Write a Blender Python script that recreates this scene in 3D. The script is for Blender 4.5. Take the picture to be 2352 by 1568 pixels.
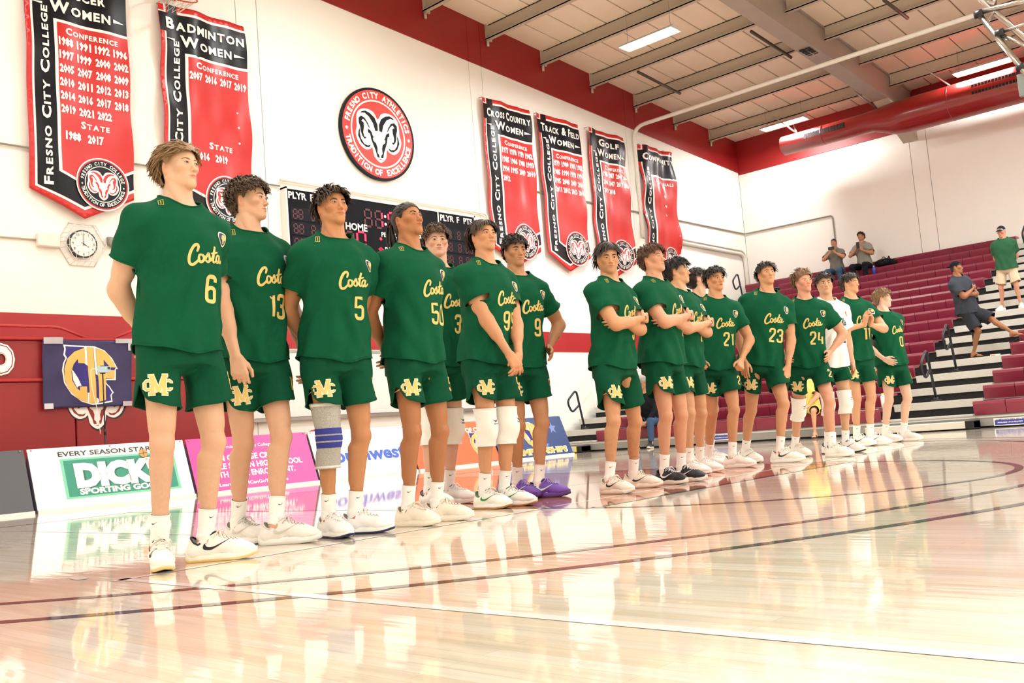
import bpy, bmesh, math, random
import numpy as np
from mathutils import Vector, Matrix
from mathutils.bvhtree import BVHTree

for _o in list(bpy.data.objects):
    bpy.data.objects.remove(_o, do_unlink=True)
SC = bpy.context.scene
COL = SC.collection
PI = math.pi

# ---------------------------------------------------------------- camera
FPX = 2224.465
YAW, PITCH, ROLL = math.radians(42.3411), math.radians(5.4591), math.radians(-4.5960)
CAM = np.array([0.0, 0.0, 0.46])
_f = np.array([math.cos(PITCH) * math.cos(YAW), math.cos(PITCH) * math.sin(YAW), math.sin(PITCH)])
_r = np.cross(_f, [0, 0, 1.0]); _r /= np.linalg.norm(_r)
_u = np.cross(_r, _f)
CR = math.cos(ROLL) * _r + math.sin(ROLL) * _u
CU = -math.sin(ROLL) * _r + math.cos(ROLL) * _u
cam_data = bpy.data.cameras.new('camera')
cam_data.sensor_width = 36.0
cam_data.lens = FPX / 2352 * 36.0
cam_data.clip_start = 0.05
cam_data.clip_end = 200
cam = bpy.data.objects.new('camera', cam_data)
cam.matrix_world = Matrix(((CR[0], CU[0], -_f[0], CAM[0]), (CR[1], CU[1], -_f[1], CAM[1]), (CR[2], CU[2], -_f[2], CAM[2]), (0, 0, 0, 1)))
COL.objects.link(cam)
SC.camera = cam

def ray(x, y):
    return (x - 1176) / FPX * CR - (y - 784) / FPX * CU + _f
def px_floor(x, y, z=0.0):
    d = ray(x, y); return CAM + d * ((z - CAM[2]) / d[2])
def px_y(x, y, Y):
    d = ray(x, y); return CAM + d * (Y / d[1])
def px_x(x, y, X):
    d = ray(x, y); return CAM + d * (X / d[0])
def px_depth(P):
    return float((np.asarray(P, float) - CAM) @ _f)

# ---------------------------------------------------------------- world, exposure
world = bpy.data.worlds.new('world')
SC.world = world
world.use_nodes = True
world.node_tree.nodes['Background'].inputs[0].default_value = (1, 1, 1, 1)
world.node_tree.nodes['Background'].inputs[1].default_value = 0.01
SC.view_settings.view_transform = 'Standard'
SC.view_settings.look = 'None'
SC.view_settings.gamma = 1.0
SC.view_settings.use_curve_mapping = False
SC.view_settings.exposure = -0.25
try:
    SC.cycles.use_denoising = True
    SC.cycles.max_bounces = 6
    SC.cycles.diffuse_bounces = 4
    SC.cycles.glossy_bounces = 2
    SC.cycles.use_adaptive_sampling = True
    SC.cycles.use_light_tree = False
    SC.cycles.adaptive_threshold = 0.04
    SC.cycles.adaptive_min_samples = 12
    SC.cycles.sample_clamp_indirect = 8
    SC.cycles.caustics_reflective = False
    SC.cycles.caustics_refractive = False
except Exception:
    pass
LAMP_W = 250.0            # watts of each tube fixture
LAMP_COL = (1.0, 0.985, 0.955)

# ---------------------------------------------------------------- materials
_mats = {}
def srgb(c):
    if isinstance(c, str):
        c = [int(c[i:i + 2], 16) / 255 for i in (0, 2, 4)]
    return tuple((x / 12.92 if x <= 0.04045 else ((x + 0.055) / 1.055) ** 2.4) for x in c)
def mat(name, col, rough=0.55, metal=0.0, var=0.06, scale=12.0, bump=0.0, bscale=60.0, emit=None, estr=0.0, sheen=0.0, coat=0.0, spec=0.5, stretch=None, subs=0.0, rvar=0.0):
    if name in _mats:
        return _mats[name]
    m = bpy.data.materials.new(name)
    m.use_nodes = True
    nt = m.node_tree; N = nt.nodes; L = nt.links
    p = N['Principled BSDF']
    c = srgb(col)
    tc = N.new('ShaderNodeTexCoord'); mp = N.new('ShaderNodeMapping')
    L.new(tc.outputs['Object'], mp.inputs['Vector'])
    if stretch: mp.inputs['Scale'].default_value = stretch
    nz = N.new('ShaderNodeTexNoise'); nz.inputs['Scale'].default_value = scale; nz.inputs['Detail'].default_value = 1
    L.new(mp.outputs[0], nz.inputs['Vector'])
    mx = N.new('ShaderNodeMix'); mx.data_type = 'RGBA'
    mx.inputs[6].default_value = tuple(x * (1 - var) for x in c) + (1,)
    mx.inputs[7].default_value = tuple(min(1, x * (1 + var)) for x in c) + (1,)
    L.new(nz.outputs['Fac'], mx.inputs[0])
    L.new(mx.outputs[2], p.inputs['Base Color'])
    p.inputs['Roughness'].default_value = rough
    p.inputs['Metallic'].default_value = metal
    p.inputs['Specular IOR Level'].default_value = spec
    if rvar:
        mr = N.new('ShaderNodeMapRange'); mr.inputs[3].default_value = rough - rvar; mr.inputs[4].default_value = rough + rvar
        L.new(nz.outputs['Fac'], mr.inputs[0]); L.new(mr.outputs[0], p.inputs['Roughness'])
    if sheen:
        p.inputs['Sheen Weight'].default_value = sheen
    if coat:
        p.inputs['Coat Weight'].default_value = coat; p.inputs['Coat Roughness'].default_value = 0.1
    if subs:
        p.inputs['Subsurface Weight'].default_value = subs
        p.inputs['Subsurface Radius'].default_value = (0.012, 0.005, 0.003)
    if bump:
        b = N.new('ShaderNodeTexNoise'); b.inputs['Scale'].default_value = bscale; b.inputs['Detail'].default_value = 1
        L.new(mp.outputs[0], b.inputs['Vector'])
        bp = N.new('ShaderNodeBump'); bp.inputs['Strength'].default_value = bump; bp.inputs['Distance'].default_value = 0.01
        L.new(b.outputs['Fac'], bp.inputs['Height']); L.new(bp.outputs[0], p.inputs['Normal'])
    if emit is not None:
        p.inputs['Emission Color'].default_value = srgb(emit) + (1,)
        p.inputs['Emission Strength'].default_value = estr
        try: m.cycles.emission_sampling = 'NONE'
        except Exception: pass
    _mats[name] = m
    return m

# ---------------------------------------------------------------- mesh building
def tag(o, label=None, cat=None, group=None, kind=None):
    if label: o['label'] = label
    if cat: o['category'] = cat
    if group: o['group'] = group
    if kind: o['kind'] = kind
    return o
def link(o, parent=None):
    COL.objects.link(o)
    if parent is not None:
        o.parent = parent
    return o
def empty(name, loc=(0, 0, 0), label=None, cat=None, group=None, kind=None, rotz=0.0):
    o = bpy.data.objects.new(name, None)
    o.empty_display_size = 0.1
    o.location = loc; o.rotation_euler = (0, 0, rotz)
    COL.objects.link(o)
    return tag(o, label, cat, group, kind)

class MB:
    """collects geometry for ONE mesh object"""
    def __init__(s):
        s.v = []; s.f = []; s.m = []; s.cur = 0; s.sm = []; s.smooth = False
    def add(s, vs, fs):
        o = len(s.v); s.v.extend([tuple(map(float, p)) for p in vs])
        for f in fs:
            s.f.append([i + o for i in f]); s.m.append(s.cur); s.sm.append(s.smooth)
        return s
    def box(s, c, d, rot=None, taper=1.0):
        x, y, z = d[0] / 2, d[1] / 2, d[2] / 2
        vs = [(-x, -y, -z), (x, -y, -z), (x, y, -z), (-x, y, -z), (-x * taper, -y * taper, z), (x * taper, -y * taper, z), (x * taper, y * taper, z), (-x * taper, y * taper, z)]
        if rot is not None:
            vs = [rot @ Vector(v) for v in vs]
        vs = [(v[0] + c[0], v[1] + c[1], v[2] + c[2]) for v in vs]
        return s.add(vs, [(3, 2, 1, 0), (4, 5, 6, 7), (0, 1, 5, 4), (1, 2, 6, 5), (2, 3, 7, 6), (3, 0, 4, 7)])
    def bbox(s, a, b):
        return s.box([(a[i] + b[i]) / 2 for i in range(3)], [abs(b[i] - a[i]) for i in range(3)])
    def bev(s, a, b, r):
        """box a-b with chamfered edges along all sides"""
        a = [min(p, q) for p, q in zip(a, b)], [max(p, q) for p, q in zip(a, b)]
        lo, hi = a
        vs = []; idx = {}
        for i in (0, 1):
            for j in (0, 1):
                for k in (0, 1):
                    for ax in range(3):
                        p = [(lo, hi)[i][0], (lo, hi)[j][1], (lo, hi)[k][2]]
                        for q in range(3):
                            if q != ax:
                                p[q] += r if (i, j, k)[q] == 0 else -r
                        idx[(i, j, k, ax)] = len(vs); vs.append(p)
        fs = []
        for ax in range(3):
            o1, o2 = [q for q in range(3) if q != ax]
            for sd in (0, 1):
                def key(p, q):
                    t = [0, 0, 0]; t[ax] = sd; t[o1] = p; t[o2] = q
                    return idx[(t[0], t[1], t[2], ax)]
                f = [key(0, 0), key(1, 0), key(1, 1), key(0, 1)]
                fs.append(f)
        for ax in range(3):
            o1, o2 = [q for q in range(3) if q != ax]
            for p in (0, 1):
                for q in (0, 1):
                    def key(e, face):
                        t = [0, 0, 0]; t[ax] = e; t[o1] = p; t[o2] = q
                        return idx[(t[0], t[1], t[2], face)]
                    fs.append([key(0, o1), key(1, o1), key(1, o2), key(0, o2)])
        for i in (0, 1):
            for j in (0, 1):
                for k in (0, 1):
                    fs.append([idx[(i, j, k, ax)] for ax in range(3)])
        return s.add(vs, fs)
    def tube(s, pts, r, n=8, closed=False, caps=True):
        pts = [Vector(p) for p in pts]
        rs = r if isinstance(r, (list, tuple, np.ndarray)) else [r] * len(pts)
        k = len(pts); vs = []; fs = []
        up = None
        for i, p in enumerate(pts):
            if closed:
                t = pts[(i + 1) % k] - pts[i - 1]
            else:
                t = pts[min(i + 1, k - 1)] - pts[max(i - 1, 0)]
            if t.length < 1e-9: t = Vector((0, 0, 1))
            t.normalize()
            if up is None:
                up = Vector((0, 0, 1)) if abs(t.z) < 0.9 else Vector((1, 0, 0))
            a = up - t * up.dot(t)
            if a.length < 1e-6: a = t.orthogonal()
            a.normalize(); up = a; b = t.cross(a)
            for j in range(n):
                th = 2 * PI * j / n
                vs.append(p + (a * math.cos(th) + b * math.sin(th)) * rs[i])
        m = k if closed else k - 1
        for i in range(m):
            for j in range(n):
                a0 = i * n + j; a1 = i * n + (j + 1) % n; b0 = ((i + 1) % k) * n + j; b1 = ((i + 1) % k) * n + (j + 1) % n
                fs.append((a0, a1, b1, b0))
        if caps and not closed:
            fs.append(tuple(range(n - 1, -1, -1))); fs.append(tuple((k - 1) * n + j for j in range(n)))
        old = s.smooth; s.smooth = n > 4
        s.add(vs, fs); s.smooth = old
        return s
    def lathe(s, prof, n=24, c=(0, 0, 0)):
        vs = []; fs = []
        for (r, z) in prof:
            for j in range(n):
                th = 2 * PI * j / n
                vs.append((c[0] + r * math.cos(th), c[1] + r * math.sin(th), c[2] + z))
        for i in range(len(prof) - 1):
            for j in range(n):
                fs.append((i * n + j, i * n + (j + 1) % n, (i + 1) * n + (j + 1) % n, (i + 1) * n + j))
        old = s.smooth; s.smooth = True
        s.add(vs, fs); s.smooth = old
        return s
    def poly(s, pts2, fr, d0=0.0, d1=None):
        """flat polygon (2-D pts) in a frame fr(u,v,d); d1 gives thickness"""
        n = len(pts2)
        if d1 is None:
            return s.add([fr(p[0], p[1], d0) for p in pts2], [tuple(range(n))])
        vs = [fr(p[0], p[1], d0) for p in pts2] + [fr(p[0], p[1], d1) for p in pts2]
        fs = [tuple(range(n - 1, -1, -1)), tuple(range(n, 2 * n))] + [(i, (i + 1) % n, n + (i + 1) % n, n + i) for i in range(n)]
        return s.add(vs, fs)
    def tri2(s, vt, fr, d0):
        v, t = vt
        return s.add([fr(p[0], p[1], d0) for p in v], [tuple(x) for x in t])
    def build(s, name, mats, parent=None, label=None, cat=None, group=None, kind=None, fixn=True, loc=None):
        me = bpy.data.meshes.new(name)
        me.from_pydata(s.v, [], s.f)
        if not isinstance(mats, (list, tuple)): mats = [mats]
        for m in mats: me.materials.append(m)
        if len(mats) > 1:
            me.polygons.foreach_set('material_index', s.m)
        if any(s.sm):
            me.polygons.foreach_set('use_smooth', s.sm)
        if fixn:
            bm = bmesh.new(); bm.from_mesh(me)
            bmesh.ops.recalc_face_normals(bm, faces=bm.faces)
            bm.to_mesh(me); bm.free()
        me.update()
        o = bpy.data.objects.new(name, me)
        if loc is not None: o.location = loc
        link(o, parent)
        return tag(o, label, cat, group, kind)

def inst(o, parent=None, loc=None, rot=None, scale=None):
    c = o.copy(); COL.objects.link(c)
    c.parent = parent
    if loc is not None: c.location = loc
    if rot is not None: c.rotation_euler = rot
    if scale is not None: c.scale = scale
    for k in ('label', 'category', 'group', 'kind'):
        if k in c and parent is not None: del c[k]
    return c

def frame(o, u, v, n=None):
    """2-D frame: returns fr(a,b,d) -> o + a*u + b*v + d*n"""
    o = Vector(o); u = Vector(u).normalized(); v = Vector(v).normalized()
    n = u.cross(v) if n is None else Vector(n).normalized()
    return lambda a, b, d=0.0: o + u * a + v * b + n * d

# ---------------------------------------------------------------- lettering (2-D triangles)
_tx = {}
def text2d(txt, size=1.0, bold=0.0, res=3, sx=1.0, space=1.0, shear=0.0):
    key = (txt, bold, res, space, shear)
    if key not in _tx:
        cu = bpy.data.curves.new('lettering', 'FONT')
        cu.body = txt; cu.size = 1.0; cu.offset = bold; cu.resolution_u = res; cu.space_character = space; cu.shear = shear
        cu.fill_mode = 'FRONT'
        ob = bpy.data.objects.new('lettering', cu)
        COL.objects.link(ob)
        dg = bpy.context.evaluated_depsgraph_get()
        me = bpy.data.meshes.new_from_object(ob.evaluated_get(dg))
        me.calc_loop_triangles()
        v = np.array([p.co[:2] for p in me.vertices], float).reshape(-1, 2)
        t = [tuple(x.vertices) for x in me.loop_triangles]
        bpy.data.objects.remove(ob); bpy.data.curves.remove(cu); bpy.data.meshes.remove(me)
        if len(v):
            v = v - np.array([(v[:, 0].min() + v[:, 0].max()) / 2, 0.0])
        _tx[key] = (v, t)
    v, t = _tx[key]
    return v * np.array([size * sx, size]), t
def textbox(txt, cx, cy, w=None, h=None, bold=0.0, res=3, space=1.0, shear=0.0, maxw=None):
    """text centred at cx,cy scaled to height h and (if given) to width w"""
    v, t = text2d(txt, 1.0, bold, res, 1.0, space, shear)
    v = v.copy()
    if not len(v): return v, t
    lo = v.min(0); hi = v.max(0); d = hi - lo
    v -= (lo + hi) / 2
    sy = (h / d[1]) if h else (w / d[0])
    sx = (w / d[0]) if w else sy
    if maxw and d[0] * sx > maxw: sx = maxw / d[0]
    return v * np.array([sx, sy]) + np.array([cx, cy]), t
def smallcaps(txt, cx, cy, w, h, bold=0.04, res=2):
    """Copperplate-like: first letters of words larger"""
    vs = []; ts = []; x = 0.0; n = 0
    for wd in txt.split(' '):
        for i, ch in enumerate(wd):
            v, t = text2d(ch, 1.0, bold, res)
            if not len(v): continue
            k = 1.0 if i == 0 else 0.74
            lo = v[:, 0].min(); ww = v[:, 0].max() - lo
            q = (v - np.array([lo, 0])) * k + np.array([x, 0])
            vs.append(q); ts += [tuple(a + n for a in f) for f in t]; n += len(v)
            x += ww * k + 0.09
        x += 0.3
    v = np.concatenate(vs); lo = v.min(0); hi = v.max(0)
    v = v - (lo + hi) / 2
    d = hi - lo
    return v * np.array([w / d[0], (h / d[1]) if h else w / d[0]]) + np.array([cx, cy]), ts
def rot2(vt, ang, about=(0, 0)):
    v, t = vt
    c, s = math.cos(ang), math.sin(ang)
    q = v - np.array(about)
    return np.c_[q[:, 0] * c - q[:, 1] * s, q[:, 0] * s + q[:, 1] * c] + np.array(about), t
def arctext(txt, r, h, a0, a1, bold=0.03, top=True, res=2, sx=0.9):
    """letters along a circle of radius r from angle a0 to a1"""
    vs = []; ts = []; n = 0
    k = len(txt)
    for i, ch in enumerate(txt):
        a = a0 + (a1 - a0) * (i + 0.5) / k
        if ch == ' ': continue
        v, t = textbox(ch, 0, 0, h=h, bold=bold, res=res)
        if ch == '\u2022': v = v * 0.4
        v = v * np.array([sx, 1])
        rot = a - PI / 2 if top else a + PI / 2
        c, s = math.cos(rot), math.sin(rot)
        q = np.c_[v[:, 0] * c - v[:, 1] * s, v[:, 0] * s + v[:, 1] * c] + np.array([r * math.cos(a), r * math.sin(a)])
        vs.append(q); ts += [tuple(x + n for x in f) for f in t]; n += len(v)
    return np.concatenate(vs), ts
def merge2(*vts):
    vs = []; ts = []; n = 0
    for v, t in vts:
        if not len(v): continue
        vs.append(np.asarray(v, float)); ts += [tuple(x + n for x in f) for f in t]; n += len(v)
    return np.concatenate(vs), ts
def spline2(pts, n=6, closed=True):
    P = [np.array(p, float) for p in pts]; k = len(P); out = []
    for i in range(k if closed else k - 1):
        p0 = P[(i - 1) % k] if closed or i > 0 else P[i]
        p1 = P[i]; p2 = P[(i + 1) % k]; p3 = P[(i + 2) % k] if closed or i + 2 < k else p2
        for j in range(n):
            t = j / n
            out.append(0.5 * ((2 * p1) + (-p0 + p2) * t + (2 * p0 - 5 * p1 + 4 * p2 - p3) * t * t + (-p0 + 3 * p1 - 3 * p2 + p3) * t ** 3))
    if not closed: out.append(P[-1])
    return [tuple(p) for p in out]
def tess(poly):
    """ear-clip a simple polygon into triangles"""
    from mathutils.geometry import tessellate_polygon
    tr = tessellate_polygon([[Vector((p[0], p[1], 0)) for p in poly]])
    return np.array(poly, float), [tuple(t) for t in tr]
def disc2(r, n=48, c=(0, 0)):
    return np.array([(c[0] + r * math.cos(2 * PI * i / n), c[1] + r * math.sin(2 * PI * i / n)) for i in range(n)]), [(0, i, i + 1) for i in range(1, n - 1)]
def ring2(r0, r1, n=64):
    v = [(r * math.cos(2 * PI * i / n), r * math.sin(2 * PI * i / n)) for r in (r0, r1) for i in range(n)]
    t = []
    for i in range(n):
        j = (i + 1) % n
        t += [(i, j, n + j), (i, n + j, n + i)]
    return np.array(v), t
def rect2(x0, y0, x1, y1):
    return np.array([(x0, y0), (x1, y0), (x1, y1), (x0, y1)], float), [(0, 1, 2), (0, 2, 3)]
def scale2(vt, s, c=(0, 0)):
    return vt[0] * s + np.array(c), vt[1]
def stroke2(pts, w, cap=True):
    """ribbon of width w (number or list) along 2-D points, with round joints"""
    P = np.array(pts, float); k = len(P)
    W = np.full(k, w, float) if np.isscalar(w) else np.array(w, float)
    vs = []; ts = []; n = 0
    T = np.gradient(P, axis=0); T /= np.linalg.norm(T, axis=1)[:, None] + 1e-9
    Nn = np.c_[-T[:, 1], T[:, 0]]
    A = P + Nn * W[:, None] / 2; B = P - Nn * W[:, None] / 2
    v = np.empty((2 * k, 2)); v[0::2] = A; v[1::2] = B
    ts = []
    for i in range(k - 1):
        ts += [(2 * i, 2 * i + 1, 2 * i + 3), (2 * i, 2 * i + 3, 2 * i + 2)]
    out = (v, ts)
    if cap:
        out = merge2(out, disc2(W[0] / 2, 10, P[0]), disc2(W[-1] / 2, 10, P[-1]))
    return out
def refine2(vt, h):
    """subdivide triangles until edges are shorter than h"""
    v = [tuple(p) for p in vt[0]]; t = [tuple(x) for x in vt[1]]
    for _ in range(9):
        nt = []; mid = {}; done = True
        def m(a, b):
            k = (min(a, b), max(a, b))
            if k not in mid:
                mid[k] = len(v); v.append(((v[a][0] + v[b][0]) / 2, (v[a][1] + v[b][1]) / 2))
            return mid[k]
        def ln(a, b): return math.hypot(v[a][0] - v[b][0], v[a][1] - v[b][1])
        for a, b, c in t:
            e = [ln(a, b) > h, ln(b, c) > h, ln(c, a) > h]
            if not any(e): nt.append((a, b, c)); continue
            done = False
            ab = m(a, b) if e[0] else None; bc = m(b, c) if e[1] else None; ca = m(c, a) if e[2] else None
            if all(e): nt += [(a, ab, ca), (ab, b, bc), (ca, bc, c), (ab, bc, ca)]
            elif e[0] and e[1]: nt += [(a, ab, c), (ab, bc, c), (ab, b, bc)]
            elif e[1] and e[2]: nt += [(a, b, bc), (a, bc, ca), (ca, bc, c)]
            elif e[0] and e[2]: nt += [(a, ab, ca), (ab, b, c), (ab, c, ca)]
            elif e[0]: nt += [(a, ab, c), (ab, b, c)]
            elif e[1]: nt += [(a, b, bc), (a, bc, c)]
            else: nt += [(a, b, ca), (ca, b, c)]
        t = nt
        if done: break
    return np.array(v), t
# ================================================================ the gym
WY, WX, BX, BY = 13.2, 24.6, -12.0, -22.0       # end wall, bleacher wall, far walls
def roof_z(x):
    return 10.083 - 0.075 * (x if x >= 6.3 else 12.6 - x)

M_white = mat('wall_paint', 'F4F2EA', 0.6, var=0.02, scale=3)
M_red_wall = mat('red_wall_paint', 'A81F22', 0.5, var=0.05, scale=3)
M_red_dark = mat('dark_red_paint', '8E1718', 0.45, var=0.05, scale=3)
M_beige = mat('ceiling_panel', 'F0E2CC', 0.8, var=0.05, scale=2)
M_joint = mat('panel_joint', '7A6A58', 0.8)
M_beam = mat('beam_paint', 'BDB2A2', 0.5, var=0.05, scale=4)
M_beam2 = mat('girder_paint', 'A1968B', 0.5, var=0.05, scale=4)
M_conduit = mat('conduit_paint', 'E4DFD2', 0.45)
M_black = mat('black_paint', '14151A', 0.4)
M_bl_rub = mat('black_rubber', '101114', 0.7)
M_steel = mat('galvanised_steel', 'A9A59D', 0.35, metal=0.7)
M_chrome = mat('polished_pipe', 'B7AFA2', 0.22, metal=0.9)

def floor_material():
    m = bpy.data.materials.new('maple_floor'); m.use_nodes = True
    nt = m.node_tree; N = nt.nodes; L = nt.links; p = N['Principled BSDF']
    tc = N.new('ShaderNodeTexCoord'); mp = N.new('ShaderNodeMapping'); L.new(tc.outputs['Object'], mp.inputs[0])
    mp.inputs['Rotation'].default_value = (0, 0, PI / 2)
    br = N.new('ShaderNodeTexBrick')
    br.inputs['Scale'].default_value = 1.0; br.inputs['Brick Width'].default_value = 1.1; br.inputs['Row Height'].default_value = 0.057
    br.inputs['Mortar Size'].default_value = 0.0006; br.inputs['Bias'].default_value = 0.0; br.offset = 0.37
    br.inputs['Color1'].default_value = srgb('E9D9BE') + (1,); br.inputs['Color2'].default_value = srgb('F2E9D8') + (1,); br.inputs['Mortar'].default_value = srgb('C9AE88') + (1,)
    L.new(mp.outputs[0], br.inputs['Vector'])
    m2 = N.new('ShaderNodeMapping'); m2.inputs['Scale'].default_value = (28, 1.6, 1); L.new(tc.outputs['Object'], m2.inputs[0])
    nz = N.new('ShaderNodeTexNoise'); nz.inputs['Scale'].default_value = 1.0; nz.inputs['Detail'].default_value = 3; L.new(m2.outputs[0], nz.inputs[0])
    cr = N.new('ShaderNodeMapRange'); cr.inputs[1].default_value = 0.3; cr.inputs[2].default_value = 0.7; cr.inputs[3].default_value = 0.82; cr.inputs[4].default_value = 1.08
    L.new(nz.outputs['Fac'], cr.inputs[0])
    mx = N.new('ShaderNodeMix'); mx.data_type = 'RGBA'; mx.blend_type = 'MULTIPLY'; mx.inputs[0].default_value = 1.0
    L.new(br.outputs['Color'], mx.inputs[6]); L.new(cr.outputs[0], mx.inputs[7]); L.new(mx.outputs[2], p.inputs['Base Color'])
    p.inputs['Roughness'].default_value = 0.32
    p.inputs['Coat Weight'].default_value = 1.0; p.inputs['Coat Roughness'].default_value = 0.045; p.inputs['Coat IOR'].default_value = 1.55
    m3 = N.new('ShaderNodeMapping'); m3.inputs['Scale'].default_value = (16, 2.2, 1); L.new(tc.outputs['Object'], m3.inputs[0])
    n3 = N.new('ShaderNodeTexNoise'); n3.inputs['Scale'].default_value = 1.0; n3.inputs['Detail'].default_value = 2; L.new(m3.outputs[0], n3.inputs[0])
    bp = N.new('ShaderNodeBump'); bp.inputs['Strength'].default_value = 0.06; bp.inputs['Distance'].default_value = 0.01
    L.new(n3.outputs['Fac'], bp.inputs['Height']); L.new(bp.outputs[0], p.inputs['Coat Normal'])
    return m
M_floor = floor_material()
def paint(name, col):
    m = mat(name, col, 0.35, var=0.05, scale=3, bump=0.0)
    p = m.node_tree.nodes['Principled BSDF']
    p.inputs['Coat Weight'].default_value = 1.0; p.inputs['Coat Roughness'].default_value = 0.05; p.inputs['Coat IOR'].default_value = 1.55
    return m
M_fl_white = paint('white_court_paint', 'FBFAF6')
M_fl_black = paint('black_court_paint', '1C0A0E')
M_fl_rust = paint('rust_court_paint', 'BE7450')

floor = MB().bbox((BX, BY, -0.2), (WX, WY, 0.0)).build('floor', M_floor, kind='structure')
def on_floor(name, pts, m, z):
    b = MB(); b.add([(p[0], p[1], z) for p in pts], [tuple(range(len(pts)))])
    return b.build(name, m, floor, fixn=False)
def strip(name, pts, w, m, z):
    vt = stroke2(pts, w, cap=False)
    b = MB(); b.add([(p[0], p[1], z) for p in vt[0]], vt[1])
    o = b.build(name, m, floor)
    return o
HX, HYc, FT = 6.30, 7.73, 3.54          # hoop axis, hoop centre, free-throw line
on_floor('painted_key', [(HX - 1.83, FT), (HX + 1.83, FT), (HX + 1.83, 9.3), (HX - 1.83, 9.3)], M_fl_rust, 0.0008)
def arc(cx, cy, r, a0, a1, n=96):
    return [(cx + r * math.cos(a0 + (a1 - a0) * i / n), cy + r * math.sin(a0 + (a1 - a0) * i / n)) for i in range(n + 1)]
strip('three_point_line', [(HX - 6.3, 9.3)] + arc(HX, HYc, 6.325, PI, 2 * PI) + [(HX + 6.3, 9.3)], 0.058, M_fl_black, 0.0010)
strip('three_point_line', arc(HX, HYc, 6.75, PI * 0.93, 2.07 * PI), 0.058, M_fl_black, 0.0010)
strip('free_throw_circle', arc(HX - 0.12, FT - 0.06, 1.70, 0, 2 * PI, 128), 0.05, M_fl_black, 0.0013)
strip('free_throw_line', [(HX - 1.83, FT), (HX + 1.83, FT)], 0.05, M_fl_black, 0.0014)
for s in (-1, 1):
    strip('lane_line', [(HX + s * 1.83, FT), (HX + s * 1.83, 9.3)], 0.05, M_fl_black, 0.0014)
strip('base_line', [(-1.3, 9.3), (13.9, 9.3)], 0.05, M_fl_black, 0.0014)
strip('side_line', [(13.9, 9.3), (13.9, BY)], 0.05, M_fl_black, 0.0014)
strip('side_line', [(-1.3, 9.3), (-1.3, BY)], 0.05, M_fl_black, 0.0014)
strip('volleyball_end_line', [(1.80, 3.92), (10.85, 3.92)], 0.05, M_fl_white, 0.0012)
strip('volleyball_side_line', [(1.85, 3.94), (1.85, BY + 4)], 0.05, M_fl_white, 0.0012)
strip('volleyball_side_line', [(10.83, 3.94), (10.83, BY + 4)], 0.05, M_fl_white, 0.0012)
strip('practice_line', [(3.1, 4.6), (3.1, 9.2)], 0.025, M_fl_white, 0.0012)
strip('practice_line', [(8.72, 4.4), (8.72, 9.2)], 0.025, M_fl_white, 0.0012)
on_floor('tape_mark', [(1.76, 4.16), (1.81, 4.15), (1.83, 4.28), (1.78, 4.31)], M_fl_white, 0.002)

# ---------------------------------------------------------------- walls
def wall_y(name, y, xs, zfun, thick, outward):
    """a wall of upright panels between the x joints (each panel its own piece, joints recessed)"""
    root = MB().bbox((xs[0], y + 0.03 * outward, 0), (xs[-1], y + thick * outward, 8.2)).build(name, M_joint, kind='structure')
    for a, b in zip(xs[:-1], xs[1:]):
        g = 0.006
        z1a, z1b = zfun(a), zfun(b)
        m = MB()
        y0, y1 = y, y + 0.05 * outward
        v = [(a + g, y0, 0), (b - g, y0, 0), (b - g, y0, z1b), (a + g, y0, z1a), (a + g, y1, 0), (b - g, y1, 0), (b - g, y1, z1b), (a + g, y1, z1a)]
        fs = [(0, 1, 2, 3), (4, 5, 6, 7), (0, 1, 5, 4), (1, 2, 6, 5), (2, 3, 7, 6), (3, 0, 4, 7)]
        if a < 6.3 < b:
            zc = zfun(6.3)
            v += [(6.3, y0, zc), (6.3, y1, zc)]
            fs = [(0, 1, 2, 8, 3), (4, 5, 6, 9, 7), (0, 1, 5, 4), (1, 2, 6, 5), (2, 8, 9, 6), (8, 3, 7, 9), (3, 0, 4, 7)]
        m.add(v, fs)
        m.build('wall_panel', M_white, root)
    return root
band_z = lambda x: 7.32 + 0.0706 * (24.63 - x if x >= 6.3 else 24.63 - (12.6 - x))
xs = [BX, -7.63, -7.26, -2.27, -1.9, 3.1, 3.47, 8.46, 8.86, 13.84, 14.21, 19.2, 19.6, WX]
wall_end = wall_y('wall_end', WY, xs, band_z, 0.3, 1)
def sloped_band(name, xs, y0, y1, zlo, zhi, m, parent):
    b = MB()
    for a, c in zip(xs[:-1], xs[1:]):
        b.add([(a, y0, zlo(a)), (c, y0, zlo(c)), (c, y0, zhi(c)), (a, y0, zhi(a)), (a, y1, zlo(a)), (c, y1, zlo(c)), (c, y1, zhi(c)), (a, y1, zhi(a))],
              [(0, 1, 2, 3), (4, 5, 6, 7), (0, 1, 5, 4), (2, 3, 7, 6), (1, 2, 6, 5), (3, 0, 4, 7)])
    return b.build(name, m, parent)
for a, c in zip(xs[:-1], xs[1:]):
    sloped_band('red_gable_panel', [a + 0.004, 6.3, c - 0.004] if a < 6.3 < c else [a + 0.004, c - 0.004], WY - 0.02, WY + 0.06, band_z, lambda x: roof_z(x) + 0.1, M_red_dark, wall_end)
for a, c in zip(xs[:-1], xs[1:]):
    MB().bbox((a + 0.004, WY - 0.012, 2.13), (c - 0.004, WY + 0.02, 2.555)).build('red_stripe', M_red_wall, wall_end)

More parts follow.
